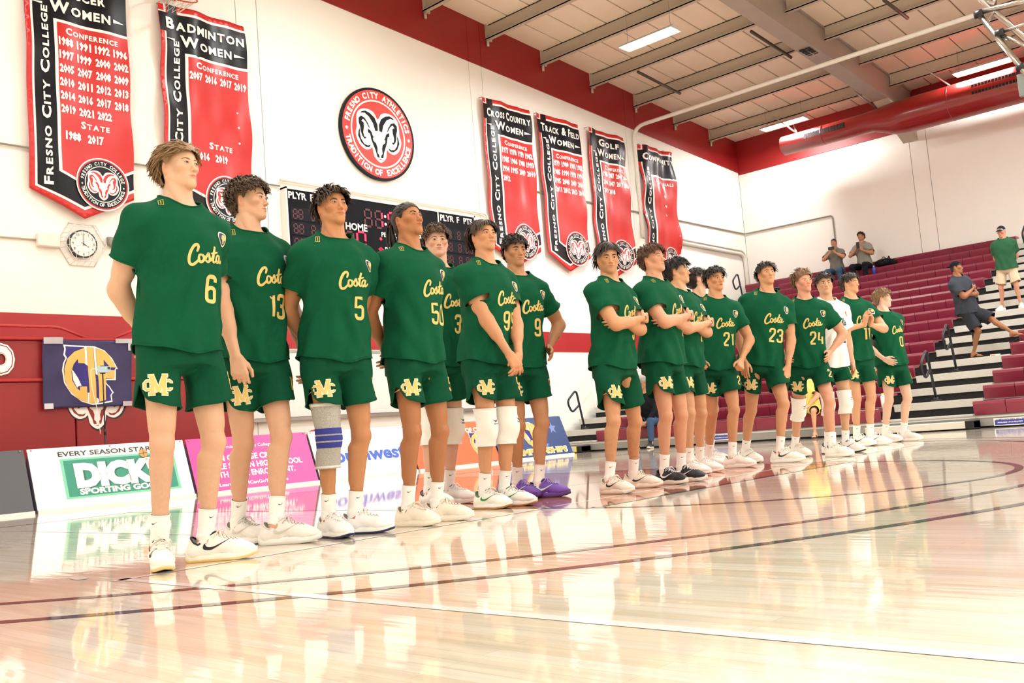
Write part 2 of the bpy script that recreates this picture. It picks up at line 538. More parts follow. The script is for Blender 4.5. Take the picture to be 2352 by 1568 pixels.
ys = [BY, -17.0, -16.6, -10.9, -10.5, -4.8, -4.4, 1.6, 2.0, 7.99, 8.41, WY]
wall_right = MB().bbox((WX + 0.03, BY, 0), (WX + 0.3, WY, 8.2)).build('wall_right', M_joint, kind='structure')
for a, c in zip(ys[:-1], ys[1:]):
    MB().bbox((WX, a + 0.006, 0), (WX + 0.05, c - 0.006, 7.26)).build('wall_panel', M_white, wall_right)
    MB().bbox((WX - 0.02, a + 0.004, 7.26), (WX + 0.06, c - 0.004, 8.35)).build('red_eave_panel', M_red_dark, wall_right)
wall_left = MB().bbox((BX - 0.3, BY, 0), (BX, WY, 8.4)).build('wall_left', M_white, kind='structure')
MB().bbox((BX, BY, 2.13), (BX + 0.012, WY, 2.55)).build('red_stripe', M_red_wall, wall_left)
b = MB(); b.add([(BX, BY, 0), (WX, BY, 0), (WX, BY, 8.3), (6.3, BY, 9.8), (BX, BY, 8.3)], [(0, 1, 2, 3, 4)])
b.add([(BX, BY - .3, 0), (WX, BY - .3, 0), (WX, BY - .3, 8.3), (6.3, BY - .3, 9.8), (BX, BY - .3, 8.3)], [(0, 1, 2, 3, 4)])
b.build('wall_back', M_white, kind='structure')

# ---------------------------------------------------------------- roof
ceiling = MB()
for (x0, x1) in ((BX, 6.3), (6.3, WX + 0.3)):
    ceiling.add([(x0, BY, roof_z(x0) + .04), (x1, BY, roof_z(x1) + .04), (x1, WY + .3, roof_z(x1) + .04), (x0, WY + .3, roof_z(x0) + .04),
                 (x0, BY, roof_z(x0) + .2), (x1, BY, roof_z(x1) + .2), (x1, WY + .3, roof_z(x1) + .2), (x0, WY + .3, roof_z(x0) + .2)],
                [(0, 1, 2, 3), (4, 5, 6, 7), (0, 1, 5, 4), (1, 2, 6, 5), (2, 3, 7, 6), (3, 0, 4, 7)])
ceiling = ceiling.build('ceiling', M_joint, kind='structure')
PX = [23.20 - 1.745 * i for i in range(0, 21)]
PX = [x for x in PX if x > BX]
SL = math.atan(0.075)
# ceiling panels between the purlins: each one a piece, where the photograph shows them
bays = [(PX[0], WX)] + [(PX[i + 1], PX[i]) for i in range(len(PX) - 1)]
def panel_mesh(w, l, name):
    b = MB().bev((-w / 2, -l / 2, 0), (w / 2, l / 2, 0.05), 0.006)
    me = b.build(name, M_beige, ceiling)
    return me
src_std = None
far = MB()
for (x0, x1) in bays:
    xm = (x0 + x1) / 2
    sl = SL if xm >= 6.3 else -SL
    j = 0; y = WY
    while y > BY:
        y0 = y - 0.61
        visible = x0 > 10.5 and y0 > 1.0
        if visible:
            if abs((x1 - x0) - 1.745) < 0.01:
                if src_std is None:
                    src_std = panel_mesh(1.725, 0.58, 'ceiling_panel'); o = src_std
                else:
                    o = inst(src_std, ceiling)
            else:
                o = panel_mesh(x1 - x0 - 0.02, 0.58, 'ceiling_panel')
            o.location = (xm, y0 + 0.305, roof_z(xm) - 0.005); o.rotation_euler = (0, sl, 0)
        y = y0
    if x0 <= 10.5:
        z0, z1 = roof_z(x0) - .01, roof_z(x1) - .01
        far.add([(x0, BY, z0), (x1, BY, z1), (x1, WY, z1), (x0, WY, z0)], [(0, 1, 2, 3)])
    else:
        z0, z1 = roof_z(x0) - .01, roof_z(x1) - .01
        far.add([(x0, BY, z0), (x1, BY, z1), (x1, 0.9, z1), (x0, 0.9, z0)], [(0, 1, 2, 3)])
far.build('far_panel', M_beige, ceiling)
# purlins (Z-section), cut at the girders
GY = [(8.19, 8.55), (2.05, 2.41), (-4.1, -3.74), (-10.2, -9.84), (-16.3, -15.94)]
for x in PX:
    cuts = [WY] + [q for g in GY for q in (g[1], g[0])] + [BY]
    for i in range(0, len(cuts), 2):
        y1, y0 = cuts[i], cuts[i + 1]
        zt = roof_z(x)
        b = MB()
        b.bbox((x - 0.012, y0, zt - 0.32), (x + 0.012, y1, zt))
        b.bbox((x - 0.012, y0, zt - 0.02), (x + 0.09, y1, zt))
        b.bbox((x - 0.10, y0, zt - 0.335), (x + 0.012, y1, zt - 0.315))
        b.bbox((x - 0.10, y0, zt - 0.335), (x - 0.085, y1, zt - 0.295))
        o = b.build('roof_beam', M_beam)
        tag(o, kind='structure')
        o.name = 'trim_1'
        if y1 == WY and x > 10:
            MB().box((x, WY - 0.03, zt - 0.16), (0.16, 0.06, 0.36)).build('beam_seat', M_beam, o)
            MB().tube([(x - 0.06, WY - 0.06, zt - 0.36), (x - 0.06, WY - 0.06, zt - 0.48)], 0.03, 8).build('brace_bolt', M_beam, o)
for gi, (g0, g1) in enumerate(GY):
    b = MB()
    for (x0, x1) in ((BX, 6.3), (6.3, WX)):
        dz = 0.02
        for (yy0, yy1, d0, d1) in ((g0, g1, 0.63, 0.67), (g0 + 0.04, g1 - 0.04, 0.03, 0.64), (g0, g1, 0.0, 0.05)):
            v = []
            for yy in (yy0, yy1):
                v += [(x0, yy, roof_z(x0) - d1), (x1, yy, roof_z(x1) - d1), (x1, yy, roof_z(x1) - d0), (x0, yy, roof_z(x0) - d0)]
            b.add(v, [(0, 1, 2, 3), (4, 5, 6, 7), (0, 1, 5, 4), (1, 2, 6, 5), (2, 3, 7, 6), (3, 0, 4, 7)])
    o = b.build('trim_2', M_beam2, kind='structure')
    if gi == 0:
        # haunch and column at the bleacher wall
        h = MB(); v = []
        for yy in (g0, g1):
            v += [(22.9, yy, roof_z(22.9) - 0.66), (WX, yy, roof_z(WX) - 0.66), (WX, yy, 6.95)]
        h.add(v, [(0, 1, 2), (3, 4, 5), (0, 1, 4, 3), (1, 2, 5, 4), (2, 0, 3, 5)])
        h.build('haunch', M_beam, o)
        for i in range(2):
            vv = MB()
            xc = 19.35 + i * 0.0
            for q in range(6):
                vv.box((19.0 + q * 0.13, g0 + 0.11 + i * 0.13, roof_z(19) - 0.69), (0.09, 0.10, 0.02))
            vv.build('vent_slot', M_bl_rub, o)
# short dark channels hung across the bays
def hung_channel(a, c, name='channel_bar'):
    b = MB().tube([a, c], 0.035, 6)
    return b.build(name, mat('dark_channel', '4A3E36', 0.5), ceiling)
for (pa, pc, x) in (((1465, 165), (1562, 215), 0), ((1725, 72), (1817, 132), 0), ((2030, 0), (2085, 42), 0)):
    A = ray(*pa); B = ray(*pc)
    def onroof(d):
        t = (10.083 - 0.40 - CAM[2]) / (d[2] + 0.075 * d[0]); return CAM + d * t
    hung_channel(onroof(A), onroof(B))

# ---------------------------------------------------------------- lamps
M_tube = mat('lit_tube', 'FFFFFF', 0.4, emit='FFFAF0', estr=14.0)
M_refl = mat('lamp_housing', 'D8D4CC', 0.4)
def lamp_proto():
    t = empty('strip_light')
    h = MB()
    h.add([(-0.19, -0.61, 0.02), (-0.08, -0.61, 0.10), (0.08, -0.61, 0.10), (0.19, -0.61, 0.02), (-0.19, 0.61, 0.02), (-0.08, 0.61, 0.10), (0.08, 0.61, 0.10), (0.19, 0.61, 0.02)],
          [(0, 1, 5, 4), (1, 2, 6, 5), (2, 3, 7, 6)])
    h.add([(-0.19, -0.61, 0.012), (-0.075, -0.61, 0.085), (0.075, -0.61, 0.085), (0.19, -0.61, 0.012), (-0.19, 0.61, 0.012), (-0.075, 0.61, 0.085), (0.075, 0.61, 0.085), (0.19, 0.61, 0.012)],
          [(0, 1, 5, 4), (1, 2, 6, 5), (2, 3, 7, 6)])
    for yy in (-0.61, 0.61):
        h.add([(-0.19, yy, 0.012), (-0.08, yy, 0.10), (0.08, yy, 0.10), (0.19, yy, 0.012)], [(0, 1, 2, 3)])
    h.build('housing', M_refl, t)
    for xx in (-0.09, 0.0, 0.09):
        MB().tube([(xx, -0.58, 0.03), (xx, 0.58, 0.03)], 0.02, 8).build('lamp_tube', M_tube, t)
    for yy in (-0.5, 0.5):
        MB().tube([(0, yy, 0.1), (0, yy, 0.75)], 0.005, 4).build('hanger', M_steel, t)
    return t
def copy_tree(o, parent=None):
    c = o.copy(); COL.objects.link(c); c.parent = parent
    for ch in list(o.children):
        copy_tree(ch, c)
    return c
lamp0 = lamp_proto()
spots = [(15.6, 9.97, 7.86), (23.1, 10.95, 7.83), (23.1, 6.1, 7.78)]
for x in (23.1, 19.4, 15.6, 9.5, 3.4, -2.5, -8.5):
    for y in (10.0, 5.0, -0.5, -6.0, -12.0, -18.5):
        if (x, y) in ((15.6, 10.0), (23.1, 10.0), (23.1, 5.0), (19.4, 10.0), (19.4, 5.0)) : continue
        spots.append((x, y, roof_z(x) - (0.75 if x < 22 else 0.45)))
lamp_label = {0: 'lit fluorescent fixture nearest the round crest hanging between two beams', 1: 'lit fluorescent fixture above the closed end of the red duct', 2: 'lit fluorescent fixture above the red duct beside the backstop pipes'}
for i, (x, y, z) in enumerate(spots):
    t = lamp0 if i == 0 else copy_tree(lamp0)
    t.location = (x, y, z)
    tag(t, lamp_label.get(i, 'lit fluorescent fixture over the court out of the picture'), 'lamp', 'ceiling strip lights')
    ld = bpy.data.lights.new('tube_light', 'AREA'); ld.shape = 'RECTANGLE'; ld.size = 0.3; ld.size_y = 1.15
    ld.energy = LAMP_W * (0.68 if x < 5 else 0.80 if x < 12 else 1.30); ld.color = LAMP_COL
    lo = bpy.data.objects.new('tube_light', ld); lo.location = (x, y, z - 0.02); COL.objects.link(lo)

# ---------------------------------------------------------------- pipes on the walls
def pipe(name, pts, r, m, label, cat='pipe', kind='structure', n=8):
    o = MB().tube(pts, r, n).build(name, m)
    o.name = name
    return tag(o, label, cat)
def bend(pts, rad=0.12, n=5):
    out = [Vector(pts[0])]
    for i in range(1, len(pts) - 1):
        p = Vector(pts[i]); a = (Vector(pts[i - 1]) - p); b = (Vector(pts[i + 1]) - p)
        r = min(rad, a.length / 2, b.length / 2)
        a.normalize(); b.normalize()
        for j in range(n + 1):
            t = j / n
            out.append((p + a * r) * (1 - t) ** 2 + p * 2 * t * (1 - t) + (p + b * r) * t * t)
    out.append(Vector(pts[-1]))
    return out
pipe('sprinkler_pipe', bend([(19.4, 5.0, 7.66), (19.4, WY - 0.09, 7.69), (19.4, WY - 0.09, 4.95)], 0.35, 8), 0.05, M_conduit, 'white sprinkler pipe running from the roof down the banner wall')
pipe('conduit', bend([(19.53, WY - 0.03, 7.45), (19.53, WY - 0.03, 4.95)]), 0.02, M_conduit, 'thin white conduit dropping beside the thick sprinkler pipe')
pipe('conduit', bend([(4.2, WY - 0.03, 4.80), (9.1, WY - 0.03, 4.82)]), 0.014, mat('grey_conduit', '8D877B', 0.5), 'thin grey conduit line behind the two large banners')
pipe('conduit', bend([(9.1, WY - 0.05, 4.92), (14.0, WY - 0.05, 4.91), (14.0, WY - 0.05, 4.3)]), 0.022, M_conduit, 'white conduit running along the top of the scoreboard')
pipe('conduit', bend([(14.6, WY - 0.03, 5.60), (WX - 0.03, WY - 0.03, 5.56), (WX - 0.03, 10.58, 5.54), (WX - 0.03, 10.58, 4.3)], 0.1), 0.018, mat('grey_conduit', '8D877B'), 'thin conduit crossing the room corner above the bleachers')
pipe('conduit', bend([(20.6, WY - 0.06, 4.99), (24.35, WY - 0.06, 4.94), (24.35, WY - 0.06, 3.0)], 0.25, 6), 0.045, M_conduit, 'thick white pipe bending down beside the top bleacher row')
pipe('conduit', bend([(20.6, WY - 0.03, 5.10), (24.48, WY - 0.03, 5.05), (24.48, WY - 0.03, 3.0)], 0.25, 6), 0.02, M_conduit, 'thin white pipe above the thick one in the corner')
o = MB().bev((19.05, WY - 0.045, 4.35), (19.54, WY - 0.015, 4.93), 0.01).build('junction_box', M_conduit)
tag(o, 'white metal junction box at the foot of the sprinkler pipe', 'electrical box')

# ---------------------------------------------------------------- ducts
M_duct = mat('red_duct_paint', '8C1C18', 0.28, var=0.04, coat=0.4)
duct = empty('air_duct', (23.3, 8, 7.3), 'round dark red air duct with black vents under the eave', 'duct')
def duct_part(name, ys_r, m):
    b = MB(); n = 28; vs = []; fs = []
    for (y, r, z) in ys_r:
        for j in range(n):
            th = 2 * PI * j / n
            vs.append((23.3 + r * math.cos(th) - 23.3, y - 8, z + r * math.sin(th) - 7.3))
    for i in range(len(ys_r) - 1):
        for j in range(n):
            fs.append((i * n + j, i * n + (j + 1) % n, (i + 1) * n + (j + 1) % n, (i + 1) * n + j))
    fs.append(tuple(range(n))); fs.append(tuple((len(ys_r) - 1) * n + j for j in range(n)))
    b.smooth = True; b.add(vs, fs)
    return b.build(name, m, duct)
duct_part('duct_body', [(11.15, 0.20, 7.35), (11.12, 0.245, 7.35), (9.0, 0.25, 7.34), (8.75, 0.26, 7.34), (8.2, 0.40, 7.26), (7.9, 0.41, 7.25), (-3, 0.41, 7.25)], M_duct)
for y in (10.0, 6.9, 4.6):
    r = 0.255 if y > 8.5 else 0.415
    duct_part('duct_seam', [(y - 0.012, r, 7.35 if y > 8.5 else 7.25), (y + 0.012, r, 7.35 if y > 8.5 else 7.25)], M_duct)
for (y0, y1, r, zc) in ((9.35, 10.45, 0.25, 7.34), (5.35, 6.35, 0.41, 7.25)):
    b = MB(); n = 14
    for q in range(n):
        ya, yb = y0 + (y1 - y0) * q / n + 0.008, y0 + (y1 - y0) * (q + 1) / n - 0.008
        a0, a1 = PI * 0.86, PI * 1.0 + 0.12
        vs = []
        for yy in (ya, yb):
            for aa in (a0, a1):
                for rr in (r - 0.01, r + 0.012):
                    vs.append((rr * math.cos(aa), yy - 8, zc - 7.3 + rr * math.sin(aa)))
        b.add(vs, [(0, 1, 3, 2), (4, 5, 7, 6), (0, 1, 5, 4), (2, 3, 7, 6), (0, 2, 6, 4), (1, 3, 7, 5)])
    b.build('vent_grille', M_bl_rub, duct)
for y in (10.75, 8.6, 6.9):
    r = 0.26 if y > 8.5 else 0.42
    zc = 7.35 if y > 8.5 else 7.25
    for s in (-1, 1):
        MB().tube([(s * 0.03, y - 8, zc + r - 7.3), (s * 0.55, y - 8 + 0.3, 8.02 - 7.3)], 0.022, 6).build('duct_strut', M_steel, duct)

# ---------------------------------------------------------------- folded backstop frame, upper right
fr = empty('backstop_frame', px_x(2300, 60, 16.0), 'folded basketball backstop frame of shiny pipes near the roof', 'backstop')
c0 = Vector(px_x(2300, 60, 16.0))
def bp(x, y, X=16.0): return Vector(px_x(x, y, X)) - c0
for pts, r in (([bp(2248, 32), bp(2345, 154), bp(2420, 250)], 0.045), ([bp(2225, -40, 16.8), bp(2256, 0, 16.8), bp(2420, 150, 16.8)], 0.05), ([bp(2245, 29), bp(2352, 4), bp(2430, -14)], 0.045),
               ([bp(2296, 78), bp(2360, 108), bp(2420, 132)], 0.035), ([bp(2300, 74), bp(2352, 56), bp(2420, 34)], 0.025), ([bp(2345, 154), bp(2440, 128)], 0.03), ([bp(2284, 28, 16.8), bp(2262, 60)], 0.02), ([bp(2262, 0, 16.9), bp(2285, 10, 16.5), bp(2292, -20, 16.5)], 0.03)):
    MB().tube(pts, r, 10).build('frame_pipe', M_chrome, fr)
for (x, y) in ((2248, 32), (2296, 76), (2345, 154)):
    p = bp(x, y)
    MB().tube([p + Vector((0, 0.06, 0)), p - Vector((0, 0.06, 0))], 0.065, 10).build('pipe_clamp', M_black, fr)
MB().bev(tuple(bp(2335, 172) - Vector((0.02, 0.8, 0.35))), tuple(bp(2335, 172) + Vector((0.06, 0.0, 0.0))), 0.01).build('backboard_edge', mat('backboard_grey', '7D8480', 0.3), fr)

# ---------------------------------------------------------------- raised hoop, upper left
hc = Vector(px_y(417, -6, 12.72))
hoop = empty('basketball_hoop', hc, 'orange basketball rim with torn white net high on the end wall', 'hoop')
M_rim = mat('orange_rim', 'B2441E', 0.4)
tilt = Matrix.Rotation(math.radians(38), 3, 'X') @ Matrix.Rotation(math.radians(-8), 3, 'Y')
rim = [tilt @ Vector((0.2286 * math.cos(2 * PI * i / 40), 0.2286 * math.sin(2 * PI * i / 40), 0)) for i in range(40)]
MB().tube(rim, 0.011, 8, closed=True).build('rim', M_rim, hoop)
net = MB(); rnd = random.Random(4)
sag = Vector((-0.16, 0.02, -0.22))
for i in range(12):
    for s in (-1, 1):
        pts = []
        for j in range(7):
            t = j / 6; a = 2 * PI * (i + s * t * 1.6) / 12; r = 0.2286 * (1 - 0.45 * t)
            q = tilt @ Vector((r * math.cos(a), r * math.sin(a), 0)) + sag * (t ** 1.2) * (1.1 if math.sin(a) < 0 else 0.8)
            pts.append(q + Vector((rnd.uniform(-.006, .006), rnd.uniform(-.006, .006), rnd.uniform(-.006, .006))))
        net.tube(pts, 0.0035, 4)
net.build('net', mat('net_cord', 'C9BCA8', 0.8), hoop)
MB().bev((-0.12, 0.2, 0.12), (0.12, 0.42, 0.3), 0.01).build('rim_bracket', M_rim, hoop)
# ================================================================ emblems (2-D)
def mir(pts): return [(-x, y) for x, y in pts][::-1]
def sh(pts): return [(x - 0.04, y) for x, y in pts]
_sil = sh([(0.04, 0.32), (0.14, 0.45), (0.29, 0.5), (0.47, 0.47), (0.59, 0.37), (0.62, 0.2), (0.62, 0.07), (0.66, -0.09), (0.58, -0.29), (0.43, -0.39), (0.29, -0.36), (0.24, -0.32), (0.21, -0.48), (0.14, -0.57), (0.05, -0.61)])
_sil[0] = (0.0, 0.32); _sil[-1] = (0.0, -0.62)
RAM_SIL = spline2(_sil + mir(_sil)[1:-1], 3)
_top = sh([(0.13, 0.05), (0.06, 0.07), (0.06, 0.2), (0.13, 0.34), (0.25, 0.42), (0.37, 0.45), (0.46, 0.42), (0.51, 0.38), (0.39, 0.40), (0.28, 0.34), (0.18, 0.21)])
_curl = sh([(0.27, 0.08), (0.32, 0.19), (0.4, 0.29), (0.49, 0.32), (0.56, 0.26), (0.56, 0.16), (0.53, 0.08), (0.52, -0.03), (0.49, -0.11), (0.43, -0.17), (0.38, -0.13), (0.44, -0.12), (0.46, -0.03), (0.43, 0.09), (0.43, 0.18), (0.49, 0.21), (0.44, 0.26), (0.37, 0.21), (0.3, 0.1)])
_low = sh([(0.54, 0.05), (0.58, -0.02), (0.6, -0.12), (0.53, -0.26), (0.41, -0.34), (0.32, -0.33), (0.28, -0.27), (0.36, -0.30), (0.45, -0.28), (0.53, -0.18), (0.55, -0.07)])
_face = sh([(0.26, 0.04), (0.33, 0.07), (0.33, -0.01), (0.28, -0.03), (0.25, -0.16), (0.2, -0.28), (0.15, -0.39), (0.12, -0.51), (0.06, -0.52), (0.07, -0.46), (0.11, -0.42), (0.1, -0.31), (0.13, -0.22), (0.2, -0.17), (0.21, -0.1), (0.17, -0.11), (0.21, -0.06), (0.23, 0.0)])
RAM_DARK = merge2(*[tess(p) for q in (_top, _curl, _low, _face) for p in (q, mir(q))], tess(sh([(0.0, -0.545), (0.08, -0.545), (0.06, -0.56), (0.02, -0.56)])))
RAM_WHITE = tess(RAM_SIL)
def cifp(pts): return [((x - 480) / 430, (565 - y) / 430) for x, y in pts]
CIF_WHITE = tess(cifp([(130, 128), (430, 145), (590, 145), (740, 205), (860, 320), (948, 485), (915, 490), (915, 655), (755, 655), (760, 700), (810, 745), (875, 840), (840, 880), (850, 980), (700, 1005), (560, 1018), (400, 965), (250, 850), (150, 680), (115, 500), (130, 400), (165, 325), (135, 280), (150, 190)]))
CIF_PURPLE = tess(cifp([(165, 150), (425, 165), (425, 400), (478, 440), (560, 165), (720, 215), (840, 330), (915, 465), (890, 505), (890, 630), (735, 640), (740, 705), (800, 760), (850, 840), (820, 880), (830, 960), (700, 985), (560, 995), (400, 945), (265, 835), (170, 670), (138, 500), (150, 400), (185, 320), (160, 270), (172, 200)]))
CIF_GOLD = merge2(tess(cifp([(430, 175), (440, 405), (340, 400), (330, 340), (275, 420), (250, 520), (265, 650), (320, 760), (365, 805), (370, 745), (465, 745), (480, 980), (350, 920), (230, 800), (160, 640), (145, 480), (190, 330), (290, 230)])),
                  tess(cifp([(465, 160), (570, 165), (615, 990), (515, 990)])),
                  tess(cifp([(610, 175), (700, 200), (800, 270), (870, 370), (915, 465), (820, 465), (725, 345), (730, 500), (890, 505), (890, 630), (745, 630), (750, 950), (655, 975)])))
CIF_GAP = merge2(tess(cifp([(430, 160), (460, 160), (480, 440), (445, 410)])), tess(cifp([(575, 160), (606, 170), (630, 580), (602, 565)])), tess(cifp([(478, 835), (505, 835), (512, 992), (484, 992)])), tess(cifp([(615, 915), (645, 930), (650, 980), (618, 990)])), tess(cifp([(255, 490), (290, 530), (345, 620), (390, 730), (345, 740), (330, 760), (280, 650)])))

M_bw = mat('banner_white', 'F7F3EC', 0.32, var=0.03, scale=2)
M_bk = mat('banner_black', '0F1015', 0.35, spec=0.25, var=0.1, scale=2)
M_br = mat('banner_red', 'C42422', 0.36, var=0.05, scale=2)
M_bl = mat('emblem_black', '1C1F24', 0.6, spec=0.15)
M_er = mat('emblem_red', 'D23A30', 0.5)

# ---------------------------------------------------------------- banners (flexible vinyl: everything follows one ripple)
def make_banner(idx, x0, x1, ztop, zbot, word, years, state, label, sheen_rip=1.0, show=True, narrow=False):
    W = x1 - x0; Hh = ztop - zbot; xc = (x0 + x1) / 2
    rnd = random.Random(idx * 7 + 1)
    ph = [rnd.uniform(0, 6.28) for _ in range(6)]
    vp = Hh * 0.10                                     # height of the point at the bottom
    def rip(u, v):
        t = min(1, max(0, (v + Hh) / Hh))
        a = 0.014 * sheen_rip
        edge = abs(u) / (W / 2)
        return a * (math.sin(u * 9 / W + ph[0] + v * 0.5) + 0.6 * math.sin(u * 17 / W + ph[1] - v * 0.8) * (0.4 + t)) + 0.006 * sheen_rip * math.sin(v * 7 + ph[2] + u * 2) + 0.02 * sheen_rip * edge ** 3 * math.sin(v * 5 + ph[3])
    root = empty('championship_banner', (xc, WY - 0.05, ztop), label, 'banner', 'championship banners on the end wall')
    def fr(u, v, d): return (u, -0.055 - d + rip(u, v), v)
    def layer(name, vt, m, d, h=0.14):
        vt = refine2(vt, h)
        b = MB(); b.smooth = True; b.tri2(vt, fr, d)
        return b.build(name, m, root, fixn=False)
    hw = W / 2
    outline = [(-hw, 0), (-hw, -Hh + vp), (0, -Hh), (hw, -Hh + vp), (hw, 0)]
    def inset(k, top=0.0):
        return [(-hw + k, -top), (-hw + k, -Hh + vp + k * 0.45), (0, -Hh + k * 1.15), (hw, -Hh + vp + k * 1.1), (hw, -top)]
    cloth = layer('cloth', tess(outline), M_br, 0.0, 0.10)
    mod = cloth.modifiers.new('thickness', 'SOLIDIFY'); mod.thickness = 0.004
    layer('white_border', merge2(tess([(-hw + .05 * W, -0.26 * W)] + [(-hw + .05 * W, -Hh + vp + .03 * W), (0, -Hh + .085 * W), (hw, -Hh + vp + .075 * W), (hw, -0.26 * W)]), rect2(-hw + 0.21 * W, -0.085 * W, hw, -0.06 * W), rect2(-hw, -0.09 * W, -hw + 0.08 * W, 0)), M_bw, 0.004)
    layer('black_field', merge2(tess([(-hw + .07 * W, -0.22 * W), (-hw + .07 * W, -Hh + vp + .045 * W), (0, -Hh + .115 * W), (hw, -Hh + vp + .105 * W), (hw, -0.22 * W)]), rect2(-hw, -0.30 * W, hw, -0.09 * W), rect2(-hw + 0.10 * W, -0.1 * W, -hw + 0.2 * W, 0)), M_bk, 0.008)
    layer('red_corner', rect2(-hw + 0.0, -0.075 * W, -hw + 0.055 * W, -0.01), M_br, 0.008)
    pan = lambda k: [(-hw + .26 * W + k, -.50 * W - k), (-hw + .26 * W + k, -Hh + vp + .19 * W + k * .5), (0.06 * W, -Hh + .30 * W + k), (hw, -Hh + vp + .27 * W + k), (hw, -.50 * W - k)]
    layer('panel_border', tess(pan(0)), M_bw, 0.012)
    layer('red_field', tess(pan(0.03 * W)), M_br, 0.016, 0.10)
    txt = []
    ws = word.split('|')
    txt.append(smallcaps(ws[0], 0.02 * W, -0.20 * W, W * (0.90 if len(ws[0]) > 6 else 0.5), 0.125 * W))
    if len(ws) > 1:
        txt.append(smallcaps(ws[1], 0.02 * W, -0.37 * W, W * 0.60, 0.125 * W))
        txt.append(tess([(-hw + 0.16 * W, -0.36 * W), (-hw + 0.16 * W, -0.385 * W), (-hw + 0.06 * W, -0.375 * W)]))
        txt.append(tess([(hw - 0.15 * W, -0.40 * W), (hw - 0.15 * W, -0.36 * W), (hw - 0.03 * W, -0.385 * W)]))
    side = smallcaps('FRESNO CITY COLLEGE', 0, 0, Hh * 0.72, 0.085 * W)
    v, t = rot2(side, PI / 2)
    txt.append((v + np.array([-hw + 0.165 * W, -Hh * 0.5 - 0.05 * W]), t))
    for q_ in txt: layer('lettering', q_, M_bw, 0.020, 0.2)
    red = []
    cx = 0.13 * W
    red.append(smallcaps('CONFERENCE' if not narrow else 'NATIONALS', cx, -0.605 * W, 0.52 * W, 0.075 * W))
    for i, yr in enumerate(years):
        red.append(textbox(str(yr), -hw + .26 * W + 0.11 * W + (i % 4) * 0.18 * W, -0.72 * W - (i // 4) * 0.135 * W, w=0.145 * W, h=0.095 * W, bold=0.055, res=1))
    if state:
        red.append(smallcaps('STATE', cx, -Hh + .93 * W, 0.28 * W, 0.075 * W))
        for i, yr in enumerate(state):
            red.append(textbox(str(yr), -hw + .26 * W + 0.15 * W + i * 0.22 * W, -Hh + .80 * W, w=0.155 * W, h=0.095 * W, bold=0.055, res=1))
    for q_ in red: layer('honour_line', q_, M_bw, 0.022, 0.2)
    ec = np.array([cx + 0.05 * W, -Hh + .36 * W]); R = 0.265 * W
    sc = lambda vt, s=1.0: (vt[0] * R * s + ec, vt[1])
    layer('emblem_rim', sc(disc2(1.0, 56)), M_bw, 0.026)
    layer('emblem_ring', sc(ring2(0.90, 0.95)), M_br, 0.029)
    layer('emblem_field', sc(disc2(0.90, 56)), M_bk, 0.030)
    layer('emblem_circle', sc(ring2(0.655, 0.685)), M_bw, 0.033)
    for q_ in (sc(arctext('FRESNO CITY COLLEGE', 0.785, 0.13, math.radians(172), math.radians(8))), sc(arctext('TRADITION OF EXCELLENCE', 0.785, 0.13, math.radians(192), math.radians(348), top=False)), sc(disc2(0.03, 10, (-0.785, -0.06))), sc(disc2(0.03, 10, (0.785, -0.06)))): layer('emblem_lettering', q_, M_bw, 0.034)
    layer('ram_head', sc(RAM_WHITE, 0.98), M_bw, 0.036)
    layer('ram_marks', sc(RAM_DARK, 0.98), M_br, 0.039)
    for gx in (-hw + 0.02, hw - 0.25 * W):
        MB().tube([(gx, 0.04, 0.01), (gx, -0.05, 0.0)], 0.008, 6).build('hook', M_steel, root)
    return root
make_banner(1, 5.12, 6.55, 7.40, 3.89, 'SOCCER|WOMEN', [1988, 1991, 1992, 1996, 1997, 1999, 2000, 2002, 2005, 2007, 2008, 2009, 2010, 2011, 2012, 2013, 2014, 2016, 2017, 2018, 2019, 2021, 2022], [1988, 2017], 'red championship banner hanging above the wall clock, its top out of frame')
make_banner(2, 7.07, 8.54, 7.38, 3.89, 'BADMINTON|WOMEN', [2007, 2016, 2017, 2019], [2016, 2019], 'red banner reading Badminton Women behind the basketball net', 1.6)
make_banner(3, 14.05, 15.50, 7.35, 3.90, 'CROSS COUNTRY|WOMEN', [1977, 1978, 1979, 1982, 1985, 1986, 1988, 1993, 1994, 1995, 2009, 2010, 2012], [], 'red banner reading Cross Country Women right of the round crest', 1.3)
make_banner(4, 15.75, 17.20, 7.35, 3.90, 'TRACK & FIELD|WOMEN', [1979, 1980, 1981, 1982, 1985, 1990, 1993, 1994, 1995, 2008, 2009, 2010, 2011, 2012, 2013, 2016], [], 'red banner reading Track and Field Women')
make_banner(5, 17.50, 18.93, 7.34, 3.90, 'GOLF|WOMEN', [1985, 1987, 2001, 2004, 2006, 2007, 2017, 2018, 2019, 2018], [], 'red banner reading Golf Women beside the sprinkler pipe', 1.5)
make_banner(6, 19.58, 21.03, 7.31, 3.90, 'COMMUNITY', [], [], 'glossy wrinkled red banner in the corner, last of the row', 2.4, narrow=True)

